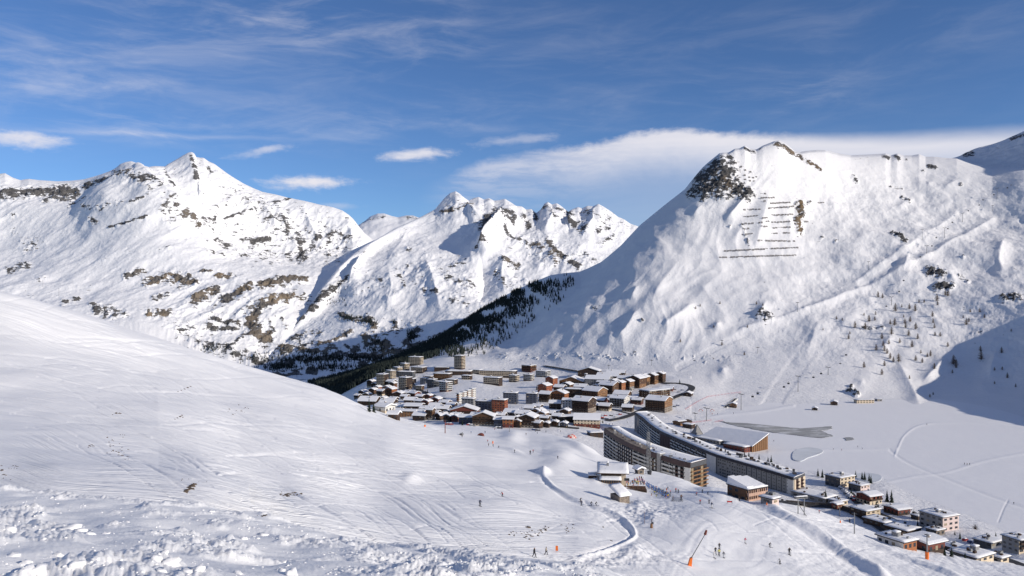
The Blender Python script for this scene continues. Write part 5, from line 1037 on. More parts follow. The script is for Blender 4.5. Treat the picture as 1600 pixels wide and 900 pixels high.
# ------------------------------------------------------------------ restaurant and snowed-in hut on the piste
def mountain_restaurant():
    p = pick(962, 757.5); k = p.y/F; r = thing('piste_restaurant', 'cream and wood piste restaurant with a thick snow roof and a crowded terrace', 'restaurant', (p.x, p.y+4, p.z), R(-6))
    W2 = 25*k; h = 15*k
    mb = MB(); mb.box(-W2+1, W2-2, -1, 8, -3, h); mb.build('wall', P_CREAM, r)
    mb = MB(); mb.box(-W2+1.2, W2*.38, -3.6, -1.01, -3, h*.5); mb.build('veranda', W_DARK, r)
    for i in range(9): mb = MB(); x = -W2+1.6+i*(W2*1.36-1.6)/8; mb.box(x-.09, x+.09, -3.75, -3.61, -1, h*.5); mb.build('post', W_TAN, r)
    for i in range(8): mb = MB(); x = -W2+1.9+i*(W2*1.36-1.6)/8; mb.box(x, x+1.05, -3.68, -3.62, .3, h*.42); mb.build('window', GLASS, r)
    snow_slab(-W2+.4, W2*.42, -4.6, -.9, h*.5+.02, .55, 4, 8, 3, .22).build('veranda_snow', SNOWR, r, True)
    mb = MB(); mb.box(-W2+1.1, W2*.40, -1.1, -1.02, h*.72, h*.97); mb.build('upper_cladding', W_DARK, r)
    mb = MB(); mb.box(W2*.62, W2*.62+2.1, -1.09, -.98, h*.28, h*.55); mb.build('window', GLASS, r)
    mb = MB(); mb.hexa([(-W2-.6,-2.2,h),(W2-.6,-2.2,h),(W2-.6,9.5,h+2.2),(-W2-.6,9.5,h+2.2)], [(-W2-.6,-2.2,h+.3),(W2-.6,-2.2,h+.3),(W2-.6,9.5,h+2.5),(-W2-.6,9.5,h+2.5)]); mb.build('roof', W_DARK, r)
    snow_slab(-W2-.5, W2-.7, -2.1, 9.3, h+.33, .75, 9, 10, 5, .188).build('roof_snow', SNOWR, r, True)
    mb = MB(); mb.box(-W2*.42-.5, -W2*.42+.5, 4, 5, h+1, h+3.6); c = mb.build('chimney', METAL, r); snow_slab(-W2*.42-.6, -W2*.42+.6, 3.9, 5.1, h+3.61, .5, 1, 3, 3).build('chimney_snow', SNOWR, c, True)
    mb = MB(); mb.box(-W2*.62, -W2*.62+1.0, 1.2, 1.9, h+.8, h+1.7); mb.build('vent', DMETAL, r)
    mb = MB(); mb.box(-W2-4.5, -W2-.8, 1, 6, -2, 2.6); mb.build('shed', W_DARK, r); snow_slab(-W2-4.7, -W2-.7, .8, 6.2, 2.61, .5, 5, 4, 4).build('shed_snow', SNOWR, r, True)
    # terrace: fence, tables with benches, each its own part of the deck
    t = thing('wooden_terrace', 'dark fenced wooden terrace packed with guests at the end of the piste restaurant', 'terrace', (p.x, p.y, p.z-1.0), R(-6))
    mb = MB(); mb.box(W2*.1, W2+6, -6.2, 3, -3, .05); mb.build('deck', W_DARK, t)
    for i in range(24):
        x = W2*.1+i*(W2*.9+6)/23; mb = MB(); mb.box(x-.07, x+.07, -6.35, -6.21, -.2, 1.1); mb.build('fence_post', W_DARK, t)
    for z in (.35, .7, 1.0): mb = MB(); mb.box(W2*.1, W2+6, -6.45, -6.36, z, z+.16); mb.build('rail', W_DARK, t)
    tm = MB(); tm.box(-.9, .9, -.35, .35, .70, .77); tm.box(-.9, .9, -.95, -.6, .42, .47); tm.box(-.9, .9, .6, .95, .42, .47); tm.box(-.7, -.6, -.5, .5, .05, .7); tm.box(.6, .7, -.5, .5, .05, .7); me = tm.mesh('picnic_table', W_TAN)
    rq = random.Random(2)
    for i in range(12):
        x = W2*.2+(i % 6)*2.1; y = -4.6+(i//6)*3.4
        q = put('picnic_table', me, None, Matrix.Translation(t.location) @ Matrix.Rotation(R(-6), 4, 'Z') @ Vector((x, y, 0))); q.rotation_euler = (0, 0, R(-6))
        tag(q, 'wooden picnic table with benches on the crowded restaurant terrace', 'table', 'picnic tables on the restaurant terrace')
    p = pick(971, 785); kk = p.y/F; r = thing('snowed_in_hut', 'small stone hut almost buried under a thick white snow cap', 'hut', (p.x, p.y+3, p.z), R(28))
    w = 9.5*kk; mb = MB(); mb.box(-w, w, -2.6, 3, -3, 2.0); mb.build('wall', P_STONE, r)
    mb = MB(); mb.hexa([(-w-.4,-3.2,2.0),(w+.4,-3.2,2.0),(w+.4,3.4,4.4),(-w-.4,3.4,4.4)], [(-w-.4,-3.2,2.2),(w+.4,-3.2,2.2),(w+.4,3.4,4.6),(-w-.4,3.4,4.6)]); mb.build('roof', W_DARK, r)
    snow_slab(-w-.5, w+.4, -3.4, 3.6, 2.15, .8, 6, 6, 5, .36).build('roof_snow', SNOWR, r, True)
    p = pick(1000, 739); chalet('tiny stone shed at the foot of the lattice mast', 1001, 741, 13, 8, 20, lower=P_STONE, upper=P_STONE, bal='', chim=False, name='stone_shed', cat='shed')
mountain_restaurant()
# ------------------------------------------------------------------ roads, walls, ice, water
def ribbon(name, pts, width, m, lift, hgt=None, label=None, cat=None, kind='structure'):
    q = [pick(*p) for p in smooth_poly(pts, 4)]; out = [q[0]]
    for a, b in zip(q[:-1], q[1:]):
        n = max(1, int((b-a).length/6)); out += [a.lerp(b, (i+1)/n) for i in range(n)]
    mb = MB(); vs = []
    for i, p in enumerate(out):
        t = (out[min(i+1, len(out)-1)]-out[max(i-1, 0)]); t.z = 0; t.normalize(); nn = Vector((-t.y, t.x, 0))
        for k in (-1, -.33, .33, 1):
            v = p+nn*(width/2*k); vs.append((v.x, v.y, drop(v.x, v.y)+lift))
    zs = np.array([v[2] for v in vs]).reshape(-1, 4); zc = zs.max(1)
    ker = np.ones(5)/5; zc = np.convolve(np.pad(zc, 2, 'edge'), ker, 'valid')
    vs = [(v[0], v[1], zc[i//4]) for i, v in enumerate(vs)]
    n = len(out)
    if hgt is None:
        mb.add(vs, [(4*i+j, 4*i+j+1, 4*i+j+5, 4*i+j+4) for i in range(n-1) for j in range(3)])
    else:
        for i in range(n-1):
            a, b, c, d = vs[4*i], vs[4*i+3], vs[4*i+7], vs[4*i+4]
            mb.hexa([(v[0], v[1], v[2]-3) for v in (a, d, c, b)], [(v[0], v[1], v[2]+hgt) for v in (a, d, c, b)])
    o = mb.build(name, m)
    return tag(o, label, cat, None, kind)
ribbon('road', [(641,596),(647,604),(658,611),(672,617),(690,623),(704,629)], 8, ASPH, .35)
ribbon('road', [(1036,599),(1058,599),(1074,601.5),(1081,606),(1076,612),(1060,619),(1040,627),(1020,634),(1004,641),(988,648),(970,654),(948,658)], 10, ASPH, .35)
ribbon('road', [(598,638),(630,644),(665,648),(705,653),(745,658),(785,660)], 5, ASPH, .35)
ribbon('road', [(836,638),(865,645),(900,650),(930,653),(950,656)], 7, ASPH, .35)
ribbon('road', [(866,628),(895,634),(930,637),(960,641),(985,647)], 5, ASPH, .35)
ribbon('road', [(836,664),(860,666),(885,668),(905,670)], 9, ASPH, .35)
ribbon('road', [(850,572),(880,577),(905,581),(925,582)], 8, ASPH, .35)
ribbon('road', [(1190,776),(1222,786),(1258,790),(1300,793),(1332,801),(1362,817),(1385,832),(1400,842)], 7, ASPH, .4)
ribbon('road', [(1326,770),(1350,793),(1392,812),(1440,835),(1490,852),(1530,862),(1600,885)], 7, ASPH, .3)
ribbon('retaining_wall', [(1222,784),(1258,788.5),(1300,791),(1332,799),(1362,815),(1385,830),(1398,840)], 1.0, GRAVELW, 0, 2.0, 'dark retaining wall curving along the lakeside road', 'wall', 'thing')
def patch(name, pts, z, m, jag=0.0, kind='structure'):
    q = []
    pts = smooth_poly(pts+[pts[0]], 5)[:-1]
    for px, py in pts:
        px += jag*perlin(np.array([px*.35]), np.array([py*.35]))[0]*8; d = z*F/(450-py); q.append((d*(px-800)/F, d, z))
    n = len(q); mb = MB(); mb.add(q+[(a, b, z-.6) for a, b, c in q], [tuple(range(n))]+[(i, i+n, (i+1) % n+n, (i+1) % n) for i in range(n)])
    o = mb.build(name, m); bm = bmesh.new(); bm.from_mesh(o.data); bmesh.ops.recalc_face_normals(bm, faces=bm.faces); bm.to_mesh(o.data); bm.free()
    return tag(o, None, None, None, kind)
patch('open_water', [(1124,657.5),(1140,660),(1165,661),(1195,664),(1230,667.5),(1262,670),(1284,674),(1300,680),(1285,684),(1262,682),(1230,678),(1200,674),(1170,669),(1145,664)], -164.55, WATER, .7)
patch('open_water', [(1240,669.5),(1270,668),(1298,666),(1300,670),(1282,672.5),(1258,671.5)], -164.5, WATER, .6)
patch('open_water', [(1318,684),(1328,683),(1334,686),(1322,688)], -164.5, WATER, .5)
patch('ice_rink', [(1240,705),(1248,701),(1264,699),(1280,701),(1286,705),(1278,710),(1262,715),(1252,720),(1240,718),(1238,711)], -164.35, ICE)
patch('ice_rink', [(1332,741),(1352,738.5),(1372,741),(1378,746),(1372,752),(1355,755),(1342,750)], -164.35, ICE)
patch('reservoir_water', [(380,640),(380,592),(430,593),(480,590),(520,586),(560,583.5),(620,582),(700,582),(700,640)], -478, DEEP)
print('village', round(time.time()-T0, 1))
# ------------------------------------------------------------------ trees
def tree_mesh(kind, seed):
    r = random.Random(seed); tr = MB(); cr = MB(); H = 10.0
    tr.tube((0, 0, -1.2), (0, 0, H*.5), .22, .13, 6); tr.tube((0, 0, H*.5), (0, 0, H*.98), .13, .02, 5)
    if kind == 'spruce':
        n = 17
        for i in range(n):
            u = i/(n-1); z = H*(.08+.90*u); rad = (1-u)**.85*2.1+.12; m = 9 if u < .7 else 6; a0 = r.uniform(0, 6)
            for k in range(m):
                if r.random() < .10: continue
                a = a0+2*math.pi*k/m+r.uniform(-.25, .25); L = rad*r.uniform(.7, 1.15); w = L*.34+.08; c, s_ = math.cos(a), math.sin(a); dr = L*.35+.12
                cr.add([(0, 0, z+.25), (c*L*.6-s_*w, s_*L*.6+c*w, z-dr*.45), (c*L, s_*L, z-dr), (c*L*.6+s_*w, s_*L*.6-c*w, z-dr*.45)], [(0, 1, 2), (0, 2, 3)])
    else:
        n = 30
        for i in range(n):
            u = i/(n-1); z = H*(.12+.86*u); rad = (math.sin(min(1, (1-u)*1.3)*1.45)**.9)*2.5+.15; a0 = r.uniform(0, 6)
            for k in range(4):
                a = a0+2*math.pi*k/4+r.uniform(-.5, .5); L = rad*r.uniform(.6, 1.15); c, s_ = math.cos(a), math.sin(a); up = L*r.uniform(-.1, .35)
                t = .06+.035*L
                cr.add([(0, 0, z-t), (0, 0, z+t), (c*L, s_*L, z+up)], [(0, 1, 2)])
                for q in range(4):
                    f = r.uniform(.25, .95); b = a+r.uniform(-1.2, 1.2); l2 = L*.42*r.uniform(.5, 1.1); p = (c*L*f, s_*L*f, z+up*f)
                    cr.add([(p[0], p[1], p[2]-.09), (p[0], p[1], p[2]+.09), (p[0]+math.cos(b)*l2, p[1]+math.sin(b)*l2, p[2]+r.uniform(-.25, .15))], [(0, 1, 2)])
    return tr.mesh('trunk', BARK), cr.mesh('crown', NEEDLE if kind == 'spruce' else LARCH)
def tree_proto(kind, seed, name, label, cat, group):
    t, c = tree_mesh(kind, seed); r = thing(name, label, cat, (0, 0, 0), 0, group); put('trunk', t, r); put('crown', c, r); return Proto(r)
LB = 'bare brown larch scattered on the open snow slope above the frozen lake'
larch = [tree_proto('larch', i, 'larch_tree', LB, 'tree', 'larches on the slope above the lake') for i in range(4)]
rr = random.Random(4)
# (photograph pixel column, foot row, height in photograph pixels)
LP = [(1372,465,10),(1379,466,8),(1464,471,12),(1465,477,7),(1477,462,9),(1481,463,10),(1399,487,13),(1421,483,9),(1430,487,12),(1436,473,6),(1444,473,6),(1457,495,9),(1458,505,8),(1460,513,8),(1516,488,6),(1531,488,7),(1538,497,7),(1358,503,11),(1367,501,7),(1336,513,11),(1352,515,11),(1391,507,8),(1398,509,12),(1414,506,9),(1415,513,9),(1422,503,9),(1431,515,11),(1393,523,12),(1420,525,10),(1434,530,9),(1378,530,10),(1380,541,9),(1326,530,8),(1328,522,5),(1389,538,8),(1406,536,8),(1425,543,11),(1469,526,8),(1461,525,7),(1510,508,11),(1514,503,7),(1580,518,5),(1481,542,8),(1369,548,10),(1382,549,10),(1386,553,9),(1391,561,10),(1396,566,9),(1404,566,14),(1382,572,9),(1378,586,10),(1350,575,10),(1431,564,9),(1441,567,8),(1454,557,10),(1449,558,7),(1460,577,10),(1490,570,15),(1494,573,12),(1494,575,7),(1533,563,15),(1532,549,9),(1565,552,10),(1421,592,6),(1488,583,6),(1554,579,6),(1566,578,6),(1574,591,9),(1587,605,6),(1307,499,6),(1316,501,5),(1350,493,5),(1368,492,6),(1453,621,6),(1458,617,5),(1286,516,4),(1505,497,5),(1554,600,5),(1128,540,7),(1125,475,5),(1063,535,6),(1163,555,6),(1115,512,5),(1087,483,5),(1094,479,5),(1192,478,5),(1182,476,6),(1168,512,5),(1439,552,6),(1409,480,5),(1412,496,5)]
for i, (x, y, h) in enumerate(LP):
    p = pick(x, y); larch[i % 4].place(p-Vector((0, 0, .5)), rr.uniform(0, 6), h*p.y/F/10*1.12)
spruce = [tree_proto('spruce', 20+i, 'spruce_tree', '', 'tree', 'dark spruces in the resort') for i in range(3)]
SP = [(1290,785,20,'tallest spruce, standing in front of the very wide low hall'),(1278,744,12,'spruce just behind the grey-ended curved building, nearer the picture edge side') ,(1285,746,13,'spruce between the cream block and the end of the longest curved building'),(1337,746,11,'small spruce beside the lit end of the cream block'),(1347,749,12,'first of four spruces in front of the round ice track'),(1351,750,13,'second of four spruces in front of the round ice track'),(1358,752,12,'third of four spruces in front of the round ice track'),(1361,755,13,'last of four spruces in front of the round ice track'),(1386,784,18,'taller of two spruces between the lake and the slate-roofed chalet'),(1393,785,19,'fuller of two spruces between the lake and the slate-roofed chalet'),(1369,789,8,'low spruce in the garden below the slate-roofed chalet'),(1352,788,10,'spruce on the corner beside the cream ground floor of the chalet'),(1163,712,8,'first small spruce behind the red-walled annexe'),(1170,714,9,'second small spruce behind the red-walled annexe'),(1186,718,9,'small spruce on the bank beside the longest curved building'),(1205,722,11,'dense spruce at the bend of the lake path'),(1200,721,8,'thin spruce at the bend of the lake path'),(1062,600,8,'lone spruce inside the bend of the loop road'),(872,668,7,'spruce between two kiosks at the nursery piste'),(860,664,7,'spruce above the dark kiosk at the nursery piste'),(847,668,6,'spruce next to the end of the nursery piste chalets'),(840,664,6,'spruce behind the last of the nursery piste chalets'),(887,668,6,'spruce in the shade of the lift hall'),(801,587,4,'tiny spruce behind the very long apartment bar'),(862,593,6,'small dark spruce above the terracotta gable'),(924,606,7,'spruce at the foot of the bell tower'),(921,611,6,'low spruce below the bell tower'),(657,615,5,'small spruce beside the hairpin road'),(668,640,5,'spruce among the chalets off the piste'),(606,600,6,'spruce beside the cream balconied tower'),(798,655,6,'spruce behind the red terracotta block'),(945,602,5,'small spruce above the loop road chalets')]
for i, (x, y, h, lb) in enumerate(SP):
    p = pick(x, y); spruce[i % 3].place(p-Vector((0, 0, .4)), rr.uniform(0, 6), h*p.y/F/10*1.1, lb)
bq = random.Random(9)
for i, (x, y) in enumerate([(560+bq.uniform(0, 120), 612+bq.uniform(0, 36)) for _ in range(26)]+[(836+bq.uniform(0, 150), 604+bq.uniform(0, 60)) for _ in range(34)]+[(700+bq.uniform(0, 130), 640+bq.uniform(0, 26)) for _ in range(20)]):
    p = pick(x, y); spruce[i % 3].place(p-Vector((0, 0, .4)), bq.uniform(0, 6), bq.uniform(.45, .85), 'little dark spruce tucked between snow-roofed houses of the village', 'little spruces between the village houses')
for i, (x, y) in enumerate([(1330,771),(1342,778),(1372,794),(1396,800),(1428,806),(1434,822),(1492,836),(1500,842),(1455,846),(1476,868),(1487,870),(1508,872),(1545,846),(1556,838),(1575,852),(1392,842),(1325,782)]):
    p = pick(x, y); spruce[i % 3].place(p-Vector((0, 0, .4)), bq.uniform(0, 6), bq.uniform(.3, .6), 'low dark spruce in a snowy garden along the lake shore road', 'garden spruces along the lake shore road')
def shrub():
    p = pick(1524, 827); r = thing('bare_shrub', 'round leafless shrub on the lake shore behind the pale pink house', 'shrub', p-Vector((0, 0, .3))); mb = MB(); q = random.Random(1); h = 10*p.y/F
    for i in range(120):
        a = q.uniform(0, 6.28); e = q.uniform(.2, 1.5); L = h*q.uniform(.6, 1.05); d = Vector((math.cos(a)*math.cos(e), math.sin(a)*math.cos(e), math.sin(e)))*L; s_ = d.cross(Vector((0, 0, 1))).normalized()*.03
        mb.add([-s_*2, s_*2, d], [(0, 1, 2)])
        for k in range(3):
            f = q.uniform(.4, .9); e2 = d*f+Vector((q.uniform(-1, 1), q.uniform(-1, 1), q.uniform(0, 1)))*h*.25; mb.add([d*f-s_, d*f+s_, e2], [(0, 1, 2)])
    mb.build('twigs', SHRUB, r); mb = MB(); mb.tube((0, 0, -.5), (0, 0, h*.35), .18, .08); mb.build('stem', BARK, r)
shrub()
# the wooded flank: single small conifers thinning out over the shaded snow, and the closed wood below
def conifer_mesh(seed):
    r = random.Random(seed); mb = MB()
    mb.tube((0, 0, -1), (0, 0, 2.4), .2, .15, 4)
    for i in range(5):
        u = i/5; z = 1.6+8*u; rad = 1.9*(1-u)+.2; k = 7; ring = []
        for j in range(k): a = 6.283*j/k+i; q = rad*r.uniform(.65, 1.15); ring.append((q*math.cos(a), q*math.sin(a), z-r.uniform(0, .7)))
        mb.add(ring+[(0, 0, z+3.0-u)], [(j, (j+1) % k, k) for j in range(k)])
    return mb.mesh('conifer', NEEDLE2)
CM = [conifer_mesh(i) for i in range(4)]
poly = [(480,597),(520,588),(560,577),(620,557),(690,524),(722,503),(760,480),(800,458),(845,436),(885,430),(900,440),(880,470),(850,490),(830,505),(790,535),(760,556),(725,560),(690,556),(648,566),(600,582),(560,602),(530,618),(505,612),(470,603)]
def inside(x, y):
    c = False; n = len(poly)
    for i in range(n):
        (x0, y0), (x1, y1) = poly[i], poly[(i+1) % n]
        if (y0 > y) != (y1 > y) and x < (x1-x0)*(y-y0)/(y1-y0)+x0: c = not c
    return c
la, lb_ = Vector((640, 572)), Vector((838, 428)); ln = (lb_-la).normalized(); lnn = Vector((-ln.y, ln.x))
cand = []
while len(cand) < 10500:
    x, y = rr.uniform(465, 905), rr.uniform(425, 620)
    if not inside(x, y): continue
    u = (Vector((x, y))-la).dot(lnn)
    if u > 0 and rr.random() > math.exp(-u/15)+.025: continue
    cl = perlin(np.array([x/22.0]), np.array([y/13.0]))[0]
    if u > -2 and rr.random() > .6+1.4*cl: continue
    cand.append((x, y, u))
cand.sort(key=lambda c: -c[2])
TREEZ = []
for i, (x, y, u) in enumerate(cand):
    p = pick(x, y)
    if p.y > 3800 or p.y < 900: continue
    TREEZ.append((p, rr.uniform(.75, 1.35), rr.uniform(0, 6.28)))
for i, (p, s_, a) in enumerate(TREEZ[:300]):
    o = put('conifer_tree', CM[i % 4], None, p); o.rotation_euler = (0, 0, a); o.scale = (s_*.8, s_*.8, s_*.9)
    tag(o, 'small dark conifer scattered over the shaded snow flank above the closed forest', 'tree', 'conifers scattered on the shaded flank')
def forest(name, spots):
    base = []
    for sd in range(5):
        r = random.Random(sd); v = []; f = []
        for i in range(3):
            z = 1.0+2.8*i; rad = 2.0-.5*i; o0 = len(v)
            for j in range(5): a = 6.283*j/5+i; q = rad*r.uniform(.6, 1.2); v.append((q*math.cos(a), q*math.sin(a), z-r.uniform(0, .8)))
            v.append((0, 0, z+4.2-.3*i)); f += [(o0+j, o0+(j+1) % 5, o0+5) for j in range(5)]
        base.append((np.array(v), f)); V_, F_ = [], []; o = 0
    for i, (p, s_, a) in enumerate(spots):
        v, f = base[i % 5]; c, sn = math.cos(a), math.sin(a); M = np.array([[c, -sn, 0], [sn, c, 0], [0, 0, 1]]); V_.append(v @ M.T*s_+np.array(p)); F_ += [tuple(k+o for k in q) for q in f]; o += len(v)
    me = bpy.data.meshes.new(name); me.from_pydata(np.concatenate(V_).tolist(), [], F_); me.materials.append(NEEDLE2); me.update(); ob = put(name, me); ob['kind'] = 'stuff'
forest('forest', TREEZ[300:])
far = []
for cx, cy, sx, sy, n in ((545,498,16,4,60),(578,503,9,5,50),(642,526,7,11,120),(590,535,12,7,60),(615,503,4,3,14),(420,566,22,5,60),(330,545,20,6,50),(480,553,40,5,60),(563,498,3,4,14),(525,468,18,14,40),(592,548,30,4,60),(400,555,40,8,40),(470,562,45,5,260),(540,560,40,5,200),(600,562,40,5,260),(440,575,25,5,160),(520,574,50,5,260)):
    for i in range(n):
        p = pick(rr.gauss(cx, sx*.6), rr.gauss(cy, sy*.6))
        if p.y > 3000: far.append((p, rr.uniform(1.0, 1.9), rr.uniform(0, 6)))
forest('far_woods', far)
# ------------------------------------------------------------------ avalanche barriers
def fence_panel():
    mb = MB()
    for i in range(6): mb.box(-2.9, 2.9, -.08, .08, .4+i*.62, .4+i*.62+.34)
    for x in (-2, 2): mb.box(x-.13, x+.13, .1, .34, -1.5, 4.0); mb.tube((x, .2, 3.2), (x, 2.6, -.8), .1)
    return mb.mesh('barrier_panel', RUST)
FP = fence_panel()
def barrier(label, a, b):
    p0, p1 = pick(*a), pick(*b); n = max(1, int((p1-p0).length/6.7)); r = thing('avalanche_barrier', label, 'avalanche barrier', p0.lerp(p1, .5), 0, 'avalanche barriers on the steep face')
    for i in range(n):
        if n > 3 and rr.random() < .04: continue
        u = (i+.5)/n; q = pick(a[0]+(b[0]-a[0])*u, a[1]+(b[1]-a[1])*u); o = put('barrier_panel', FP, r, q-r.location+Vector((0, rr.uniform(-1.5, 1.5), rr.uniform(-.7, .5)))); o.rotation_euler = (R(-10), 0, math.atan2(p1.y-p0.y, p1.x-p0.x)+rr.uniform(-.05, .05))
LOWN = ['longest and lowest avalanche barrier', 'long avalanche barrier just above the lowest one', 'long barrier third up from the lowest one', 'barrier fourth up below the brown crag', 'barrier fifth up at the foot of the brown crag', 'dark barrier touching the lower end of the brown crag', 'barrier crossing the shadow of the brown crag', 'barrier between the two halves of the brown crag', 'barrier at the upper half of the brown crag', 'upper long barrier reaching the top of the brown crag', 'topmost long barrier on the steep face']
MAINB = [((1123.6,403.4),(1245,400)),((1131,393.5),(1248,388)),((1184,377),(1243,378)),((1204,366.5),(1235,365)),((1207,357.5),(1236,356)),((1205,349),(1236,347.5)),((1205.4,337.5),(1240,336)),((1200,327),(1241,323.4)),((1203,319),(1242,317)),((1188,310.6),(1211,309.6)),((1187.5,304),(1198.5,304))]
for (a, b), l in zip(MAINB, LOWN): barrier(l+' of the steep snow face', a, b)
for (a, b), l in zip([((1159,368),(1177,366)),((1160,359),(1172,358)),((1157,351),(1178.5,350)),((1161.4,340),(1185.5,338)),((1161,329),(1198,327.5))], ['lowest', 'second lowest', 'middle', 'second highest', 'highest']): barrier(f'{l} of five barriers below the dark summit cliff', a, b)
for (a, b), l in zip([((1189,355),(1200,355)),((1185,349),(1203,347)),((1191,342),(1203,341)),((1191,316),(1198,315)),((1256.5,347.7),(1263.7,347.7)),((1277.5,318),(1289,318))], ['short barrier lowest in the middle column of the steep face', 'short barrier second lowest in the middle column of the steep face', 'short barrier third lowest in the middle column of the steep face', 'short dark barrier above the highest of the five below the cliff', 'short barrier just beyond the brown crag', 'lone barrier far out beyond the brown crag']): barrier(l, a, b)
for x, y in ((1145,259),(1150,255.4),(1154.5,255.4),(1158,261),(1156.8,264),(1147,266.7),(1156,269.7),(1164.5,266.7),(1172.7,270),(1163.7,275),(1171,273),(1164.5,281.5),(1171,278),(1177,278.5),(1182,277.5),(1172,283.5),(1178.6,284)): barrier('one of the single short barriers dotted below the summit ridge beside the cliff', (x-2, y+.3), (x+2, y-.3))
# ------------------------------------------------------------------ lifts
def pylon(x, y, h, label, arm=3.6, r0=.55, group='gondola pylons', rot=None, name='lift_pylon', m=METAL, pad=None):
    p = pick(x, y); H = h*p.y/F; r = thing(name, label, 'lift pylon', p, R(-62) if rot is None else R(rot), group)
    mb = MB(); mb.tube((0, 0, -1.5), (0, 0, H), r0, r0*.6, 8); mb.build('mast', m, r)
    mb = MB(); mb.box(-arm, arm, -.3, .3, H-.35, H+.1); mb.box(-arm*.4, -arm*.4+.2, -.2, .2, H+.11, H+1.0); mb.box(arm*.4-.2, arm*.4, -.2, .2, H+.11, H+1.0); mb.build('crossarm', DMETAL, r)
    for s_ in (-1, 1):
        mb = MB(); mb.box(s_*arm-.25, s_*arm+.25, -2.2, 2.2, H+.12, H+.6); mb.build('sheave_train', BLACK, r)
    if pad: mb = MB(); mb.tube((0, 0, .2), (0, 0, 2.6), r0+.45, r0+.45, 10); mb.build('padding', pad, r)
    return p+Vector((0, 0, H+.3)), r
PY = [(1104,658,20,'first gondola pylon, tall and T-shaped, by the conveyor lift'),(1158,641,25,'second gondola pylon, standing on the flat beyond the conveyor lift'),(1247,612,24,'third gondola pylon, whose shadow lies long across the run'),(1294,586,12,'fourth gondola pylon at the upper edge of the flat run'),(1393,477,13,'gondola pylon at the top of the larch wood'),(1448,396,12,'gondola pylon on the shaded edge of the upper run'),(1476,372,16,'gondola pylon on the open shoulder above the upper run'),(1504,347,14,'gondola pylon on the dark hollow of the shoulder'),(1558,310,16,'highest gondola pylon, close to the saddle')]
tops = [pylon(*q[:3], q[3])[0] for q in PY]
for x, y, h, l in ((1441,375,16,'chairlift pylon where two pistes meet on the shoulder'),(1357,422,13,'chairlift pylon on the steep piste above the larches'),(1246,487,14,'chairlift pylon on the spur with the rocky hollow'),(1551,330,9,'chairlift pylon on the rounded knoll near the saddle'),(1184,552,9,'drag lift pylon beside the shadowed gully of the lower run'),(1018,571,8,'lone lift pylon on the smooth apron above the loop road'),(951,580,9,'thin lift pylon behind the bell tower'),(1128,540,8,'chairlift pylon among scattered larches on the lower shoulder'),(1086,656,10,'short lift pylon next to the barrel-roofed station')): pylon(x, y, h, l, 2.4, .4, 'chairlift pylons on the far slope')
for x, y, h, l in ((92,462,11,'lower of two far cable pylons above the ski hill edge'),(67,448,10,'upper of two far cable pylons above the ski hill edge')): pylon(x, y, h, l, 5, .8, 'far cable pylons')
def cable(label, pts, off, rad=.05):
    mb = MB()
    for a, b in zip(pts[:-1], pts[1:]):
        t = (b-a); t.z = 0; t.normalize(); n = Vector((-t.y, t.x, 0))*off; L = (b-a).length; prev = None
        for i in range(9):
            u = i/8; q = a.lerp(b, u)+n-Vector((0, 0, L*.018*4*u*(1-u)))
            if prev is not None: mb.tube(prev, q, rad, None, 4)
            prev = q
    tag(mb.build('lift_cable', DMETAL), label, 'cable')
cable('lift cable carrying the gondola cabins up towards the saddle', tops, 3.2)
cable('lift cable of the gondola line carrying the descending cabins', tops, -3.2)
def cabin_proto():
    r = thing('gondola_cabin', '', 'gondola', (0, 0, 0), 0, 'gondola cabins on the cable')
    mb = MB(); pr = [(-1.0, -3.9), (1.0, -3.9), (1.25, -3.0), (1.2, -2.2), (.8, -1.75), (-.8, -1.75), (-1.2, -2.2), (-1.25, -3.0)]; mb.prism(pr, -1.1, 1.1); mb.build('body', DMETAL, r)
    mb = MB(); mb.box(-1.27, 1.27, -.9, .9, -3.0, -2.25); mb.box(-.9, .9, -1.13, 1.13, -3.0, -2.25); mb.build('window', GLASS, r)
    mb = MB(); mb.tube((0, 0, -1.8), (0, .1, 0), .09); mb.box(-.15, .15, -.5, .5, -.1, .2); mb.build('hanger', METAL, r); return Proto(r)
CB = cabin_proto()
CPX = [(1176,619),(1184,614),(1225,604),(1232,598.5),(1271,589),(1283,583),(1313,568),(1322,554),(1348,537),(1378,495),(1385,478),(1405,455),(1412,438),(1432,419),(1438,401),(1456,384),(1463,371),(1481,357),(1488,347),(1513,329),(1530,320),(1536,312),(1553,304),(1574,293),(1580,289),(1595,285)]
ON = ['first', 'second', 'third', 'fourth', 'fifth', 'sixth', 'seventh', 'eighth', 'ninth', 'tenth', 'eleventh', 'twelfth', 'thirteenth', 'fourteenth', 'fifteenth', 'sixteenth', 'seventeenth', 'eighteenth', 'nineteenth', 'twentieth', 'twenty-first', 'twenty-second', 'twenty-third', 'twenty-fourth', 'twenty-fifth', 'topmost']
tx = [800+F*t.x/t.y for t in tops]
for i, (x, y) in enumerate(CPX):
    k = min(len(tops)-2, max(0, int(np.searchsorted(tx, x))-1)); u = min(1.35, (x-tx[k])/(tx[k+1]-tx[k]+1e-6)); q = tops[k].lerp(tops[k+1], u)
    d = q.y; pos = Vector((d*(x-800)/F, d, d*(450-y)/F+2.6))
    CB.place(pos, R(-62), 1.1, f'dark gondola cabin, {ON[i]} up the cable from the valley')
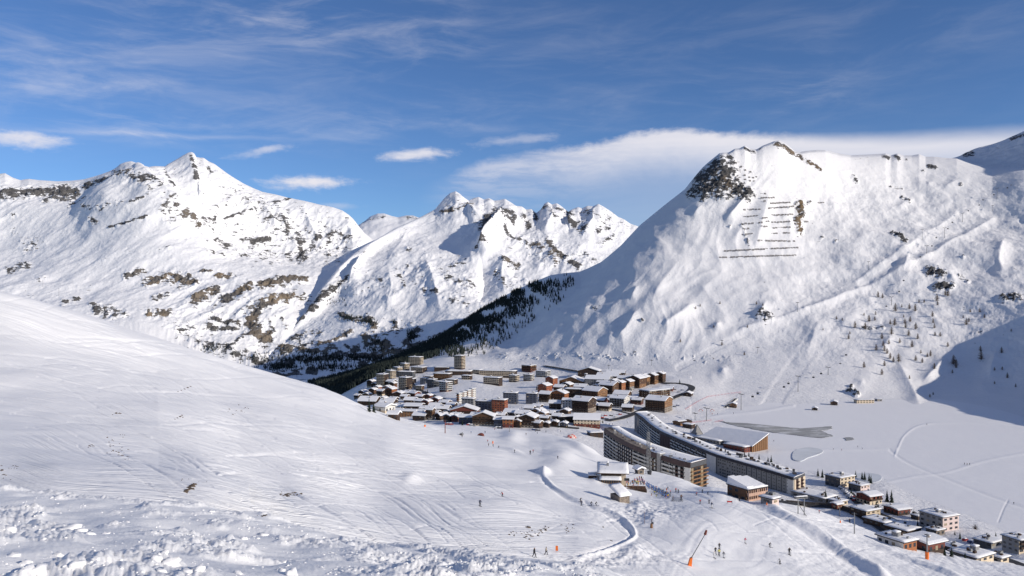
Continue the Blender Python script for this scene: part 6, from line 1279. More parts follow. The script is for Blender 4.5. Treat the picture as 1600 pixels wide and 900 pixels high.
# near lift structures on the piste edge
def tall_pole(x, y, h, label, pad=None, r0=.22, arm=.9, name='lift_pole', m=METAL, brace=None):
    p = pick(x, y); H = h*p.y/F; r = thing(name, label, 'pole', p, R(-30)); mb = MB(); mb.tube((0, 0, -1), (0, 0, H), r0, r0*.75, 8); mb.build('mast', m, r)
    if arm: mb = MB(); mb.box(-arm, arm, -.12, .12, H-.5, H-.2); mb.build('crossarm', DMETAL, r)
    if pad: mb = MB(); mb.tube((0, 0, .1), (0, 0, pad[1]), r0+.36, r0+.4, 10); mb.build('padding', pad[0], r)
tall_pole(1335,834,33,'plain grey lift pole standing at the steep bank over the lakeside road')
tall_pole(1448.5,874,40,'grey lift pole with a thick orange pad round its foot', (ORANGE, 2.5), .24, .8)
tall_pole(695.5,677,21,'dark brown T-shaped lift pole on the nursery piste', None, .30, 1.6, m=W_RED)
tall_pole(664,667,22,'whitish slim snow-making pole with an orange foot on the nursery piste', (ORANGE, 1.2), .16, 0)
tall_pole(796,675,10,'short dark lift pole in front of the nursery piste chalets', None, .25, 1.4)
tall_pole(1007,818,19,'thin wooden stake on the piste below the snowed-in hut', None, .05, 0, 'piste_stake', W_TAN)
tall_pole(1312,806,13,'grey lift pole beside the red-brown ticket kiosk', None, .3, 1.0)
def aframe():
    p = pick(1247, 803); k = p.y/F; r = thing('drag_lift_frame', 'grey goalpost-like drag lift frame with a slanting brace above the lakeside road', 'lift frame', p, R(15))
    for x in (0, 11): mb = MB(); mb.tube((x*k, 0, -2), (x*k, 0, 24*k), .22, .18, 8); mb.build('leg', METAL, r)
    mb = MB(); mb.tube((1*k, 0, 15*k), (15*k, -1.2, -2), .15); mb.build('brace', METAL, r)
    mb = MB(); mb.box(-6*k, 16*k, -.6, .6, 24*k, 25.5*k); mb.build('crossarm', METAL, r)
    for x in (-5, 3, 11): mb = MB(); mb.box(x*k-.2, x*k+1.4, -.9, .9, 25.6*k, 27*k); mb.build('sheave_train', DMETAL, r)
    snow_slab(-6*k, 16*k, -.5, .5, 27*k+.02, .3, 3, 6, 2).build('snow_cap', SNOWR, r, True)
aframe()
def lattice():
    p = pick(1013, 741); k = p.y/F; H = 66*k; r = thing('lattice_mast', 'tall grey lattice mast in front of the shorter curved building', 'mast', p, R(20))
    lm = MB()
    for x, y in ((-1,-1),(1,-1),(1,1),(-1,1)): mb = MB(); mb.tube((x*1.1, y*1.1, -1), (x*.55, y*.55, H), .10, .08, 5); mb.build('leg', METAL, r)
    n = 14; wd = lambda z: 1.1-.55*z/H
    for i in range(n):
        z0, z1 = H*i/n, H*(i+1)/n; a, b = wd(z0), wd(z1)
        for (x0, y0), (x1, y1) in (((-1,-1),(1,-1)),((1,-1),(1,1)),((1,1),(-1,1)),((-1,1),(-1,-1))):
            lm.tube((x0*a, y0*a, z0), (x1*b, y1*b, z1), .05, None, 4); lm.tube((x1*a, y1*a, z0), (x0*b, y0*b, z1), .05, None, 4); lm.tube((x0*b, y0*b, z1), (x1*b, y1*b, z1), .05, None, 4)
    tag(lm.build('lattice', METAL, r), None, None, None, 'stuff')
    mb = MB(); mb.tube((0, 0, H), (0, 0, H+3.5), .07, .03); mb.build('antenna', METAL, r)
    for z in (.62, .72): mb = MB(); mb.tube((.9, -.4, H*z), (1.15, -.9, H*z), .55, .65, 10); mb.build('dish', P_WHITE, r)
    mb = MB(); mb.tube((0, -1.2, 0), (0, -1.2, 2), 1.0, 1.3, 8); mb.build('platform', DMETAL, r)
lattice()
def snow_lance():
    p = pick(1078, 884); k = p.y/F; r = thing('snow_lance', 'long slanted snow lance with a bright orange padded foot on the wide piste', 'snow lance', p, 0)
    mb = MB(); mb.hexa([(-4*k,-.4,-.3),(2*k,-.4,-.3),(2*k,.4,-.3),(-4*k,.4,-.3)], [(0,-.35,12*k),(3.6*k,-.35,13.5*k),(3.6*k,.35,13.5*k),(0,.35,12*k)]); mb.build('padding', ORANGE, r)
    mb = MB(); mb.tube((1*k, 0, 10*k), (24*k, -.6, 53*k), .11, .08); mb.build('lance', METAL, r)
    mb = MB(); mb.tube((22.5*k, -.6, 50*k), (24.6*k, -.7, 57*k), .32, .22, 8); mb.build('head', W_RED, r)
snow_lance()
def small_red(kind, x, y, label):
    p = pick(x, y); k = p.y/F; r = thing('piste_marker', label, 'marker', p, R(-10), 'red and orange piste markers'); mb = MB()
    if kind == 'board': mb.box(-4*k, 4*k, -.06, .06, .5, .5+2.2*k); mb.build('banner', REDP, r); mb = MB(); mb.box(-4*k, -4*k+.1, -.16, -.07, -1, .6+2.4*k); mb.box(4*k-.1, 4*k, -.16, -.07, -1, .6+2.4*k); mb.build('post', W_DARK, r)
    elif kind == 'panel': mb.box(-1.9*k, 1.9*k, -.06, .06, .2, 9*k); mb.build('panel', ORANGE, r); mb = MB(); mb.tube((0, .15, -1), (0, .15, 9.5*k), .05); mb.build('post', METAL, r)
    else: mb.tube((0, 0, .1), (0, 0, 3.6*k), 1.1*k, .9*k, 10); mb.build('padding', ORANGE, r); mb = MB(); mb.tube((0, 0, -1), (0, 0, 6*k), .08); mb.build('post', METAL, r)
small_red('board', 1140, 787, 'low red banner lying across the upper edge of the wide piste')
small_red('panel', 870, 862, 'narrow orange panel at the inner edge of the cut track beside two walkers')
small_red('pad', 1313, 817, 'orange padded post beside the road below the ticket kiosk')
small_red('pad', 1198, 789, 'orange padded post on the bank below the tan gridded block')
small_red('pad', 770, 693, 'red padded post on the nursery piste above the cut track')
def stump():
    p = pick(1018, 825); k = p.y/F; r = thing('hydrant_post', 'dark leaning post with a yellow-brown padded foot on the lumpy piste', 'post', p, R(10))
    mb = MB(); mb.tube((0, 0, -.5), (.1, 0, 14*k), .14, .10); mb.build('post', W_DARK, r); mb = MB(); mb.tube((0, 0, -.3), (0, 0, 7*k), .42, .30, 9); mb.build('padding', W_TAN, r); mb = MB(); mb.box(.05, .5, -.2, .2, 6*k, 9*k); mb.build('box', DMETAL, r)
stump()
def red_shelter():
    p = pick(751, 681); k = p.y/F; r = thing('red_shelter', 'low dark red shelter tent casting a long shadow on the nursery piste', 'tent', p, R(-15)); w = 4.8*k
    mb = MB(); mb.prism([(-w, -.3), (w, -.3), (w*.92, 2.2*k), (w*.3, 4*k), (-w*.5, 3.6*k), (-w, 1.5*k)], -1.6, 1.6); mb.build('canopy', W_RED, r); mb = MB(); mb.box(-w*.5, w*.5, -1.7, -1.61, 0, 1.8*k); mb.build('dark_inside_panel', BLACK, r)  # black panel paints the shaded inside of the tent
    p = pick(721, 680); k = p.y/F; r = thing('grey_shelter', 'small pale grey shelter beside the shadow of the red tent', 'tent', p, R(-15)); mb = MB(); mb.prism([(-2.6*k, -.3), (2.6*k, -.3), (2.6*k, 2.5*k), (.8*k, 4.2*k), (-2.6*k, 2.6*k)], -1.1, 1.1); mb.build('canopy', METAL, r); mb = MB(); mb.box(-1*k, 1*k, -1.2, -1.11, 0, 2*k); mb.build('dark_inside_panel', BLACK, r)  # again a black panel for the shade inside
    p = pick(893, 684); k = p.y/F; r = thing('inflatable_dome', 'pale pink and white play dome at the edge of the long shadow', 'dome', p, 0); mb = MB(); n = 8; w = 8*k
    for i in range(n):
        a0, a1 = math.pi*i/n, math.pi*(i+1)/n
        for j in range(6):
            b0, b1 = math.pi*j/6, math.pi*(j+1)/6
            f = lambda a, b: (w*math.cos(a), 2.6*math.cos(b)*math.sin(a), 6*k*math.sin(a)*math.sin(b)-.1)
            mb.add([f(a0,b0), f(a1,b0), f(a1,b1), f(a0,b1)], [(0,1,2,3)], (i+j) % 3 == 0)
    mb.build('canopy', [P_PINK, REDP], r)
    for i in range(2):
        p = pick((1095, 1113)[i], 643); k = p.y/F; r = thing('red_arch', ('red and white start arch close to the barrel-roofed station', 'small red gate with flags beside the start arch')[i], 'arch', p, R(-25)); mb = MB(); prev = None
        for q in range(9):
            a = math.pi*q/8; c = Vector((3*k*math.cos(a), 0, 3.6*k*math.sin(a)))
            if prev is not None: mb.tube(prev, c, .45, None, 6, q % 2)
            prev = c
        mb.build('tube', [REDP, P_WHITE], r)
red_shelter()
def net(label, pts, m, h=1.6):
    q = [pick(*p) for p in pts]; r = thing('safety_net', label, 'fence', q[0], 0, 'safety nets on the far piste'); mb = MB()
    for a, b in zip(q[:-1], q[1:]):
        a2, b2 = a-q[0], b-q[0]; n = max(1, int((b-a).length/8))
        for i in range(n):
            u, v = a2.lerp(b2, i/n), a2.lerp(b2, (i+1)/n)
            for z in (.2, .75, 1.3): mb.tube(u+Vector((0, 0, z*h/1.6)), v+Vector((0, 0, z*h/1.6)), .05, None, 4)
            mb.tube(u-Vector((0, 0, .3)), u+Vector((0, 0, h)), .08, None, 4)
    tag(mb.build('netting', m, r), None, None, None, 'stuff')
net('faint red safety net running up from the start arch to the smooth apron', [(1071,640),(1088,629),(1107,620),(1158,613)], REDP)
net('red safety net between the short pylon and the open water', [(1060,664),(1088,660),(1112,657)], REDP)
net('red safety net beside the corner of the open water', [(1117,660),(1130,657)], REDP)
def conveyor():
    a, b = pick(1133, 637), pick(1150, 623); r = thing('conveyor_lift', 'black and white conveyor lift strip climbing beside the small dark hut', 'conveyor lift', a, 0); t = (b-a); n = Vector((-t.y, t.x, 0)).normalized()
    for nm, o, w, z, m in (('belt', 0, 1.5, .5, BLACK), ('side_rail', -2.2, .6, .7, P_WHITE), ('side_rail', 2.2, .6, .7, P_WHITE)):
        mb = MB(); c0, c1 = n*(o-w), n*(o+w); u = Vector((0, 0, 1)); mb.hexa([c0-u, t+c0-u, t+c1-u, c1-u], [c0+u*z, t+c0+u*z, t+c1+u*z, c1+u*z]); mb.build(nm, m, r)
conveyor()
# ------------------------------------------------------------------ people
def person_proto(pose, seed):
    """one skinned body per pose, 1.75 m tall, facing -y"""
    J = dict(stand=dict(pel=(0,0,.95), ch=(0,-.02,1.28), nk=(0,-.03,1.48), hd=(0,-.05,1.62), kl=(.11,-.08,.52), kr=(-.11,-.06,.52), fl=(.12,.0,.09), fr=(-.12,.02,.09), el=(.33,-.06,1.12), er=(-.33,-.06,1.12), hl=(.34,-.30,1.0), hr=(-.34,-.30,1.0)),
             ski=dict(pel=(0,.16,.80), ch=(0,-.08,1.10), nk=(0,-.20,1.28), hd=(0,-.28,1.40), kl=(.13,-.20,.48), kr=(-.13,-.18,.48), fl=(.14,.02,.09), fr=(-.14,.04,.09), el=(.36,-.22,.98), er=(-.36,-.22,.98), hl=(.36,-.50,.94), hr=(-.36,-.50,.94)),
             walk=dict(pel=(0,0,.92), ch=(0,-.05,1.26), nk=(0,-.08,1.46), hd=(0,-.11,1.60), kl=(.11,-.24,.53), kr=(-.11,.04,.50), fl=(.12,-.26,.10), fr=(-.12,.34,.12), el=(.31,.10,1.14), er=(-.31,-.18,1.14), hl=(.30,-.10,.98), hr=(-.30,-.40,1.06)))[pose]
    sh = lambda s_: (J['nk'][0]+s_*.20, J['nk'][1]+.02, J['nk'][2]-.07); toe = lambda k: (J[k][0], J[k][1]-.22, .07)
    hd = J['hd']; top = (hd[0], hd[1], hd[2]+.09)
    nodes = [('pel',J['pel'],.155),('ch',J['ch'],.165),('nk',J['nk'],.07),('hd',hd,.105),('top',top,.075),('hipl',(J['pel'][0]+.10,J['pel'][1],J['pel'][2]-.06),.11),('kl',J['kl'],.08),('fl',J['fl'],.075),('tl',toe('fl'),.06),('hipr',(J['pel'][0]-.10,J['pel'][1],J['pel'][2]-.06),.11),('kr',J['kr'],.08),('fr',J['fr'],.075),('tr',toe('fr'),.06),('sl',sh(1),.085),('el',J['el'],.062),('hl',J['hl'],.05),('sr',sh(-1),.085),('er',J['er'],.062),('hr',J['hr'],.05)]
    ed = [('pel','ch'),('ch','nk'),('nk','hd'),('hd','top'),('pel','hipl'),('hipl','kl'),('kl','fl'),('fl','tl'),('pel','hipr'),('hipr','kr'),('kr','fr'),('fr','tr'),('ch','sl'),('sl','el'),('el','hl'),('ch','sr'),('sr','er'),('er','hr')]
    nm = {n[0]: i for i, n in enumerate(nodes)}; me = bpy.data.meshes.new('body'); me.from_pydata([n[1] for n in nodes], [(nm[a], nm[b]) for a, b in ed], []); o = bpy.data.objects.new('body', me); COL.objects.link(o)
    sk = o.modifiers.new('s', 'SKIN'); sk.use_smooth_shade = True
    for i, n in enumerate(nodes): me.skin_vertices[0].data[i].radius = (n[2], n[2]); me.skin_vertices[0].data[i].use_root = i == 0
    sb = o.modifiers.new('u', 'SUBSURF'); sb.levels = 1
    bpy.context.view_layer.update(); m2 = bpy.data.meshes.new_from_object(o.evaluated_get(bpy.context.evaluated_depsgraph_get())); bpy.data.objects.remove(o); m2.name = 'body'
    zp = J['pel'][2]+.02; yn = J['nk'][2]+.02; idx = []
    for p in m2.polygons:
        c = p.center; hand = min((Vector(J['hl'])-c).length, (Vector(J['hr'])-c).length) < .10
        idx.append(3 if c.z < .20 else (3 if hand else (1 if c.z < zp and abs(c.x) < .26 else (0 if c.z < yn else (2 if (c.z < hd[2]+.02 and c.y < hd[1]-.02) else 4)))))
    m2.materials.clear()
    return m2, idx, J
CLO = {n: mat('cloth_'+n, c, .85, .2, 6) for n, c in dict(black=(.018,.018,.022), navy=(.02,.03,.07), red=(.42,.03,.03), pink=(.5,.12,.18), white=(.6,.6,.6), beige=(.42,.34,.24), grey=(.16,.17,.18), yellow=(.62,.55,.06), brown=(.13,.07,.04), blue=(.05,.13,.32), green=(.05,.14,.07), orange=(.6,.2,.04)).items()}
SKIN = mat('skin', (.52, .32, .24), .6, .1, 8); HELM = mat('helmet_shell', (.06, .06, .065), .35, .3, 3)
PB = {p: person_proto(p, 1) for p in ('stand', 'ski', 'walk')}
_pm = {}
def ski_mesh():
    mb = MB(); n = 10
    for i in range(n):
        y0, y1 = -1.0+1.8*i/n, -1.0+1.8*(i+1)/n; zf = lambda y: .02+max(0, -.72-y)*.45; mb.hexa([(-.05,y0,zf(y0)),(.05,y0,zf(y0)),(.05,y1,zf(y1)),(-.05,y1,zf(y1))], [(-.05,y0,zf(y0)+.025),(.05,y0,zf(y0)+.025),(.05,y1,zf(y1)+.025),(-.05,y1,zf(y1)+.025)])
    return mb.mesh('ski', CLO['navy'])
SKI = ski_mesh(); pmb = MB(); pmb.tube((0, 0, 0), (0, .25, -1.05), .012, .01, 5); pmb.tube((0, .22, -.96), (0, .235, -.99), .05, .05, 7); POLE = pmb.mesh('ski_pole', DMETAL)
def person(x, y, h, pose, jacket, trousers, label, group, rz=0, skis=True, poles=True, pos=None):
    p = pos if pos is not None else pick(x, y); key = (pose, jacket, trousers); m, idx, J = PB[pose]
    if key not in _pm:
        c = m.copy(); c.name = 'body'
        for q in (CLO[jacket], CLO[trousers], SKIN, CLO['black'], HELM): c.materials.append(q)
        c.polygons.foreach_set('material_index', idx); _pm[key] = c
    H = h*p.y/F if h else 1.75; s_ = max(.95, min(1.35, H/1.72)); r = thing('person', label, 'person', p+Vector((0, 0, -.02)), R(rz), group); r.scale = (s_,)*3
    put('body', _pm[key], r)
    if skis:
        for k in ('fl', 'fr'): put('ski', SKI, r, (J[k][0], J[k][1]-.05, .0))
    if poles:
        for k in ('hl', 'hr'): put('ski_pole', POLE, r, Vector(J[k])+Vector((0, -.02, .03)))
    return r
GP = 'people on the pistes'
PEOPLE = [(750,791,11,'stand','navy','black','skier in dark navy standing alone on the open hill',30),(785,776,9,'ski','red','black','skier in a red jacket on the hill above the cut track',-40),(834.5,871,16,'walk','black','black','person in black with a pale helmet walking below the stony mound',60),(853,867,12,'walk','beige','black','person in a beige jacket walking beside the orange panel',80),(907,784,6,'ski','black','black','dark skier higher of two at the bend of the cut track',40),(908.5,790,6,'stand','navy','black','dark navy skier lower of two at the bend of the cut track',20),(923.5,790,7,'ski','black','navy','crouching dark skier ahead of the pair on the cut track',90),(931,790.5,5,'ski','black','black','small dark skier leading along the cut track',90),(762,691,4,'stand','red','black','tiny red skier on the nursery piste near the red padded post',0),(763.5,697,4,'stand','brown','black','small brown-clad skier at the edge of the hill above the nursery bank',0),(770.5,698,4.5,'stand','grey','black','grey skier standing at the start of the nursery bank',0),(779,700,4.5,'ski','navy','black','navy skier sliding along the nursery bank',40),(804,707,5,'stand','black','grey','dark skier halfway along the nursery bank',20),(828.5,710,7,'stand','black','black','taller black-clad skier of the pair on the rolling snowfield',0),(833,707,5,'stand','red','navy','red-jacketed skier of the pair on the rolling snowfield',0),(871.5,717,5,'stand','navy','black','navy skier alone below the white knoll',0),(1056,769,7,'stand','red','black','skier in red by the deck chairs below the terrace',30),(1060,770,6,'stand','black','black','skier in black next to the red one below the terrace',-30),(1051.5,782,8,'stand','brown','brown','brown-clad person at the ski racks',70),(1064.5,782,10,'stand','brown','black','dark tall figure holding skis at the end of the racks',10),(1088,774,6,'ski','red','black','red and black skier at the upper lip of the wide piste',40),(1097.5,770,5,'stand','grey','black','grey skier right at the lip above the tan gridded block',0),(1106,773,4,'ski','navy','black','small navy skier at the shaded lip of the wide piste',20),(1094,787,7,'stand','red','black','skier in a red jacket on the wide piste beyond the racks',0),(1108,787,6,'stand','navy','black','smaller navy skier beside the one with white trousers',0),(1112,794,10,'stand','navy','white','navy skier with white trousers on the wide piste',40),(1155.5,783,8,'ski','black','black','black-clad skier turning on the shaded bank edge',-60),(1118,865,9,'stand','black','navy','black-clad member standing behind the group on the wide piste',0),(1116,872,9,'stand','white','white','white-clad member at the front of the group on the wide piste',10),(1124,858,8,'stand','black','black','dark member farthest up in the group on the wide piste',0),(1123.5,868,10,'stand','yellow','black','skier in a bright yellow jacket in the group',-10),(1131,872,10,'stand','grey','white','grey-jacketed skier at the open end of the group',-30),(1164.5,849,8,'stand','pink','white','skier in pink and white in the middle of the wide piste',0),(1202.5,855,6,'ski','black','black','small dark skier between the pink and the black one',60),(1233.5,867,12,'stand','black','black','black-clad skier alone near the shaded bank',0),(1218.5,881,9,'ski','white','black','skier in white and black lowest on the wide piste',-40),(1327.5,817,7,'stand','black','black','dark person on the snow below the retaining wall',0),(1280,802,3,'stand','red','black','tiny red figure behind the drag lift frame',0),(722,683,4.5,'stand','black','black','dark figure below the red tent on the nursery piste',0),(758,677,4,'stand','navy','black','navy figure close to the red tent',0),(736,677,3.6,'stand','blue','black','blue figure beside the pale grey shelter',0),(822,680,4,'stand','brown','black','brown-clad skier at the foot of the nursery chalets',0),(836.5,675,3.2,'stand','black','black','tiny black figure in front of the dark gabled chalet',0),(839.5,678,3.2,'stand','grey','black','tiny grey figure in front of the last nursery chalet',0),(853,676,3.6,'stand','black','navy','black and navy figure below the dark kiosk',0),(876,675,3,'stand','grey','black','small grey figure below the slate-blue kiosk',0),(773,672,3,'stand','red','black','tiny red figure below the terracotta block',0),(742,667,3,'stand','black','black','tiny black figure before the gabled chalet with the cream bay',0),(947,664,3,'stand','black','black','first of three walkers on the snow beside the lift hall',0),(952,664.5,3,'stand','red','black','middle of three walkers on the snow beside the lift hall',0),(957,664,3,'stand','navy','black','last of three walkers on the snow beside the lift hall',0),(980,661,3,'stand','grey','black','grey walker between the road and the two curved buildings',0),(1100,664,3,'stand','blue','black','blue walker on the flat snow behind the grey pyramid',0),(1113,648,3,'stand','red','black','red figure waiting beside the small red gate',0),(1121,648,3,'stand','navy','black','navy figure waiting beside the small red gate',0),(1146,647,3,'stand','black','black','black figure below the small dark hut and conveyor',0),(1209,690,3,'stand','black','black','black walker on the path round the single-pitch hall',0),(1302,703,3,'walk','navy','black','first of the walkers strung out on the lake path',90),(1315,704,3,'walk','red','black','second of the walkers strung out on the lake path',90),(1340,699,3,'walk','black','black','third of the walkers strung out on the lake path',90),(1347,702,3,'walk','grey','black','last of the walkers strung out on the lake path',90),(1448,664,3,'walk','black','black','lone walker on the curved track across the frozen lake',60),(1507,726,3.4,'stand','black','black','first of three dark figures far out on the frozen lake',0),(1511,727,3.4,'stand','brown','black','middle of three dark figures far out on the frozen lake',0),(1515,726.5,3.4,'stand','navy','black','last of three dark figures far out on the frozen lake',0),(1424,798,4,'stand','black','black','black walker behind the low dark brown house',0),(1443,800,5,'stand','navy','black','navy walker on the shore path beside the pale pink house',0),(1584,788,4,'stand','black','black','black walker on the lake near the picture edge',0)]
for x, y, h, po, j, t, l, rz in PEOPLE: person(x, y, h, po, j, t, l, GP, rz, skis=h > 4.2 and 'walk' not in (po,), poles=h > 4.2)
# guests on the terrace read as one mass
def crowd(name, boxes):
    V_, F_, mi, o = [], [], [], 0; m, idx, J = PB['stand']; base = np.array([v.co[:] for v in m.vertices]); fc = [tuple(p.vertices) for p in m.polygons]; cl = list(CLO.values()); me = bpy.data.meshes.new(name)
    for x0, x1, y0, y1, n, seat in boxes:
        for i in range(n):
            p = pick(rr.uniform(x0, x1), rr.uniform(y0, y1)); a = rr.uniform(0, 6.28); c, s_ = math.cos(a), math.sin(a); q = base*np.array([1.05, 1.05, .98-seat]); V_.append(q @ np.array([[c, -s_, 0], [s_, c, 0], [0, 0, 1]]).T+np.array(p)); j = rr.randrange(len(cl)); t = rr.randrange(len(cl))
            F_ += [tuple(k+o for k in f) for f in fc]; mi += [(j, t, len(cl), 0, len(cl)+1)[k] for k in idx]; o += len(base)
    me.from_pydata(np.concatenate(V_).tolist(), [], F_)
    for q in cl+[SKIN, HELM]: me.materials.append(q)
    me.polygons.foreach_set('material_index', mi); me.update(); ob = put(name, me); ob['kind'] = 'stuff'
crowd('crowd', [(975,1008,753,759,46,.25),(1018,1048,763,778,16,.3),(990,1006,749,754,16,.0)])
# deck chairs and ski racks between the terrace and the piste
def deck_chair():
    r = thing('deck_chair', 'canvas deck chair in the loose rows below the restaurant terrace', 'deck chair', (0, 0, 0), 0, 'deck chairs below the terrace'); mb = MB()
    mb.hexa([(-.3,-.5,.3),(.3,-.5,.3),(.3,.2,.25),(-.3,.2,.25)], [(-.3,-.5,.34),(.3,-.5,.34),(.3,.2,.29),(-.3,.2,.29)]); mb.hexa([(-.3,.21,.25),(.3,.21,.25),(.3,.75,.95),(-.3,.75,.95)], [(-.3,.24,.22),(.3,.24,.22),(.3,.78,.92),(-.3,.78,.92)]); mb.build('canvas', CLO['blue'], r)
    mb = MB()
    for x in (-.33, .33): mb.tube((x, -.55, 0), (x, .8, .98), .03); mb.tube((x, .6, 0), (x, -.5, .36), .03)
    mb.build('frame', W_TAN, r); return Proto(r)
DC = deck_chair()
for i in range(30): DC.place(pick(rr.uniform(1014, 1052), 0) if False else pick(1012+i % 10*3.6+rr.uniform(-1, 1), 757+(i % 10)*1.9+(i//10)*2.4), rr.uniform(.3, 1.0), 1.15)
def ski_rack(x, y, label, rz):
    p = pick(x, y); r = thing('ski_rack', label, 'ski rack', p, R(rz), 'ski racks below the terrace'); mb = MB()
    for z in (.5, 1.0): mb.tube((-2, 0, z), (2, 0, z), .04)
    for xx in (-2, 2): mb.tube((xx, .4, -.3), (xx, 0, 1.05), .05); mb.tube((xx, -.4, -.3), (xx, 0, 1.05), .05)
    mb.build('frame', METAL, r)
    for i in range(9): o = put('ski', SKI, r, (-1.8+i*.45, .25, .9)); o.rotation_euler = (R(78), 0, rr.uniform(-.1, .1)); o.scale = (1.6, 1, 1)
ski_rack(1030, 770, 'ski rack full of skis at the terrace end of the deck chairs', -30); ski_rack(1041, 776, 'ski rack full of skis between the deck chairs and the piste', -30); ski_rack(1058, 784, 'ski rack full of skis standing alone on the piste edge', 10)
# ------------------------------------------------------------------ cars
def car_proto(m, nm):
    r = thing('parked_car', '', 'car', (0, 0, 0), 0, 'cars parked in the resort'); mb = MB(); pr = [(-2.1,.35),(2.1,.35),(2.15,.8),(1.3,.95),(.7,1.45),(-1.2,1.48),(-1.9,1.0),(-2.15,.9)]; mb.prism(pr, -.85, .85); mb.v = [(x, y, z) for x, y, z in mb.v]; mb.build('body', m, r)
    mb = MB(); mb.box(-1.35, .85, -.87, .87, .98, 1.34); mb.build('window', GLASS, r)
    for x in (-1.35, 1.35):
        for y in (-.78, .78): mb = MB(); mb.tube((x, y-.12, .33), (x, y+.12, .33), .33, None, 10); mb.build('wheel', BLACK, r)
    snow_slab(-1.3, .75, -.75, .75, 1.47, .28, 4, 3, 3).build('roof_snow', SNOWR, r, True); return Proto(r)
CARS = {n: car_proto(mat('car_paint_'+n, c, .35, .08, 1, .2, .5), n) for n, c in dict(dark=(.03,.03,.035), white=(.6,.6,.6), grey=(.22,.23,.24), red=(.35,.03,.03), blue=(.05,.08,.2)).items()}
CN_ = list(CARS)
def cars(pts, where, rz, every=None):
    for i, (x, y) in enumerate(pts):
        c = CN_[rr.randrange(5)]; CARS[c].place(pick(x, y), R(rz+rr.uniform(-6, 6)), 1.1, f'snow-topped {c} car, {ON[i]} {where}')
cars([(1300+i*2.6, 752+i*2.1) for i in range(13)], 'from the cream block in the line beside the low hall', 40)
cars([(1322+i*3.2, 772+i*2.6) for i in range(5)], 'in the short line past the low hall', 40)
cars([(1041,612),(1048,613),(1054,609),(1061,613),(1066,610)], 'from the honey chalet on the loop road lay-by', 10)
cars([(928,654),(934,656),(941,653),(948,655),(955,650),(962,652),(969,648),(940,659),(946,650)], 'from the lift hall on the road by the curved buildings', 20)
cars([(700,664),(704,664),(733,665),(737,666),(776,669),(781,670),(834,672),(841,673)], 'from the ski hill along the nursery piste edge', 5)
cars([(1047,635),(1054,636),(1059,634)], 'from the road on the snow beside the balconied chalet', 15)
cars([(1508,845),(1516,848),(1524,851),(1560,846),(1572,851)], 'from the pale pink house by the garage complex', 30)
cars([(858,660),(864,658),(870,661),(876,658),(846,662),(851,658),(882,662)], 'from the nursery chalets in the shaded yard by the kiosks', 10)
# ------------------------------------------------------------------ rocks showing through the snow
def rock_mesh(seed):
    r = random.Random(seed); bm = bmesh.new(); bmesh.ops.create_icosphere(bm, subdivisions=2, radius=1)
    for v in bm.verts:
        p = v.co; n = perlin(np.array([p.x*1.4+seed*3.1]), np.array([p.y*1.4+seed]), np.array([p.z*1.4]))[0]; n2 = perlin(np.array([p.x*3.4+seed]), np.array([p.y*3.4]), np.array([p.z*3.4+seed]))[0]; k = 1+.55*n+.25*n2
        v.co = Vector((p.x*k*1.25, p.y*k*.8, max(-.5, p.z*k*.7)))
    me = bpy.data.meshes.new('rock'); bm.to_mesh(me); bm.free(); me.materials.append(ROCKM); return me
RM = [rock_mesh(i) for i in range(5)]
def outcrop(label, spots, rz=0):
    """a patch of stones breaking through the snow: one thing, each stone a part"""
    q = [pick(x, y) for x, y, _ in spots]; r = thing('rock_outcrop', label, 'rocks', q[0], 0, 'stones showing through the piste snow')
    for i, ((x, y, s_), p) in enumerate(zip(spots, q)):
        o = put('stone', RM[i % 5], r, p-q[0]-Vector((0, 0, .12*s_*p.y/F))); k = s_*p.y/F*.75; o.scale = (k*rr.uniform(.8, 1.3), k*rr.uniform(.8, 1.2), k*rr.uniform(.7, 1.1)); o.rotation_euler = (rr.uniform(-.2, .2), rr.uniform(-.3, .3), rr.uniform(0, 6))
def scat(pts, n, sx, sy, s0, s1): return [(rr.gauss(*rr.choice([(px, sx) for px, py in pts])), 0, 0) for _ in range(0)]+[(px+rr.gauss(0, sx), py+rr.gauss(0, sy), rr.uniform(s0, s1)) for px, py in (rr.choice(pts) for _ in range(n))]
outcrop('large dark leaning rock, biggest on the lower ski hill', [(289,769,5),(292,766,6),(296,763,6.5),(300,760,7),(304,757,6),(301,764,4)]+scat([(286,750),(312,754)], 6, 5, 2, .9, 1.8))
outcrop('row of brown stones on the lower ski hill beside the big leaning rock', scat([(446,774),(454,772),(463,771)], 14, 5, 1.2, 2, 4.2)+scat([(438,772)], 4, 3, 2, 1, 2))
outcrop('small dark rock just above the broken snow bank', [(409,807,3.5),(413,806,4.2),(416,805,3),(402,806,1.5)])
outcrop('scatter of tiny stones in the middle of the ski hill', scat([(175,690),(185,700),(192,710),(172,706),(190,685)], 26, 6, 5, 1, 2.2)+[(190,712,3.4),(185,707,2.8),(176,704,2.6)])
outcrop('two brown stones on the ski hill side of the tiny scatter', [(140,697,2.8),(143,695,3),(146,697,2),(138,699,1.8)])
outcrop('slanting line of stones high on the ski hill', [(278,612,1.6),(283,610,2),(288,608,2.4),(293,606,2.6),(297,604,2)])
outcrop('short streak of stones in the centre of the ski hill', [(273,655,2),(277,653,2.6),(281,651,2.8),(284,649,2.2),(285,652,1.6)])
outcrop('single flat brown stone above the tiny scatter', [(181,646,3),(186,646,3.4),(176,648,1.4)])
outcrop('fan of faint stones near the skyline of the ski hill', scat([(362,643),(372,640),(380,638)], 16, 5, 3, .8, 1.8))
outcrop('dark stones at the picture edge above the broken snow', [(3,735,4),(5,742,3),(2,728,2)]+scat([(14,732),(24,728),(10,748)], 12, 4, 2, .8, 1.9))
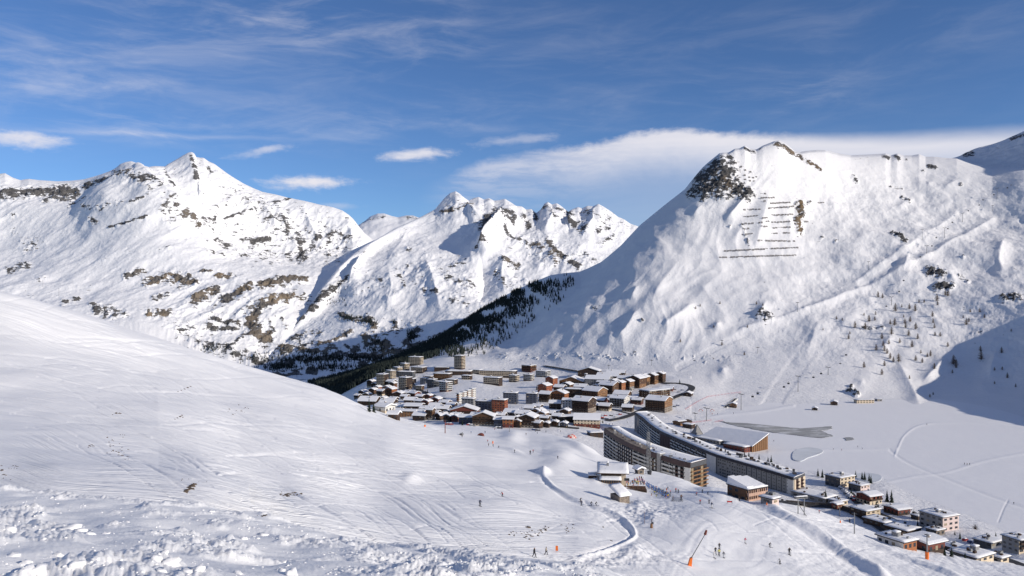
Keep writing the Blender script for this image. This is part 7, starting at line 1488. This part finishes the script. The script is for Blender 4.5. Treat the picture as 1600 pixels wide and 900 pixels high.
outcrop('wide band of stones on the sunny mound inside the cut track', scat([(803,834),(815,832),(828,833),(838,832),(845,828),(826,838),(850,826)], 46, 4, 2.2, 1, 3)+[(823,824,5),(830,838,4),(851,827,4)])
outcrop('thinner band of stones beside the main one on the sunny mound', scat([(884,830),(892,829),(888,824)], 18, 4, 4, .9, 2.4)+[(942,824,3),(955,845,2.2),(896,820,2.6)])
# ------------------------------------------------------------------ broken snow clods at the viewer's feet
def clods():
    base = []
    for i in range(6):
        bm = bmesh.new(); bmesh.ops.create_icosphere(bm, subdivisions=2, radius=1)
        for v in bm.verts:
            p = v.co; n = perlin(np.array([p.x*1.3+i*3.1]), np.array([p.y*1.3+i]), np.array([p.z*1.3]))[0]+.5*perlin(np.array([p.x*3+i]), np.array([p.y*3]), np.array([p.z*3.]))[0]; v.co = p*(1+.75*n)
        base.append((np.array([v.co[:] for v in bm.verts]), [tuple(x.index for x in f.verts) for f in bm.faces])); bm.free()
    V_, F_, o = [], [], 0
    def put_(px, py, s_):
        nonlocal o
        p = pick(px, py)
        if p.y > 75: return
        v, f = base[rr.randrange(6)]; a = rr.uniform(0, 6.28); c, sn = math.cos(a), math.sin(a); k = s_*p.y/F; q = v*np.array([k*rr.uniform(.8, 1.5), k*rr.uniform(.7, 1.2), k*rr.uniform(.5, .9)]); V_.append(q @ np.array([[c, -sn, 0], [sn, c, 0], [0, 0, 1]]).T+np.array(p)-np.array([0, 0, k*.15])); F_.extend(tuple(x+o for x in g) for g in f); o += len(v)
    for i in range(1900):
        x = rr.uniform(-20, 960); e = np.interp(x, [p[0] for p in N3], [p[1] for p in N3]); y = e+2+(910-e)*rr.random()**1.1
        if perlin(np.array([x/46.0]), np.array([y/13.0]))[0] < .03: continue
        put_(x, y, rr.uniform(.5, 1.7)+max(0, rr.gauss(0, 1.1))*(y-740)/150)
    for x, y, s_ in ((292,893,15),(268,880,10),(245,872,9),(258,862,6),(110,826,12),(125,830,10),(85,828,9),(140,835,8),(12,828,9),(372,896,8),(455,897,10),(440,893,7),(60,890,12),(40,882,10),(20,868,10),(250,893,9),(120,880,9),(150,872,7),(90,868,8),(330,800,5),(380,842,6),(410,836,7),(165,834,6),(310,888,8)): put_(x, y, s_)
    me = bpy.data.meshes.new('snow_clods'); me.from_pydata(np.concatenate(V_).tolist(), [], F_); me.materials.append(M_NEAR); me.polygons.foreach_set('use_smooth', [True]*len(F_)); me.update(); ob = put('snow_clods', me); ob['kind'] = 'stuff'
clods()
print('objects', round(time.time()-T0, 1))
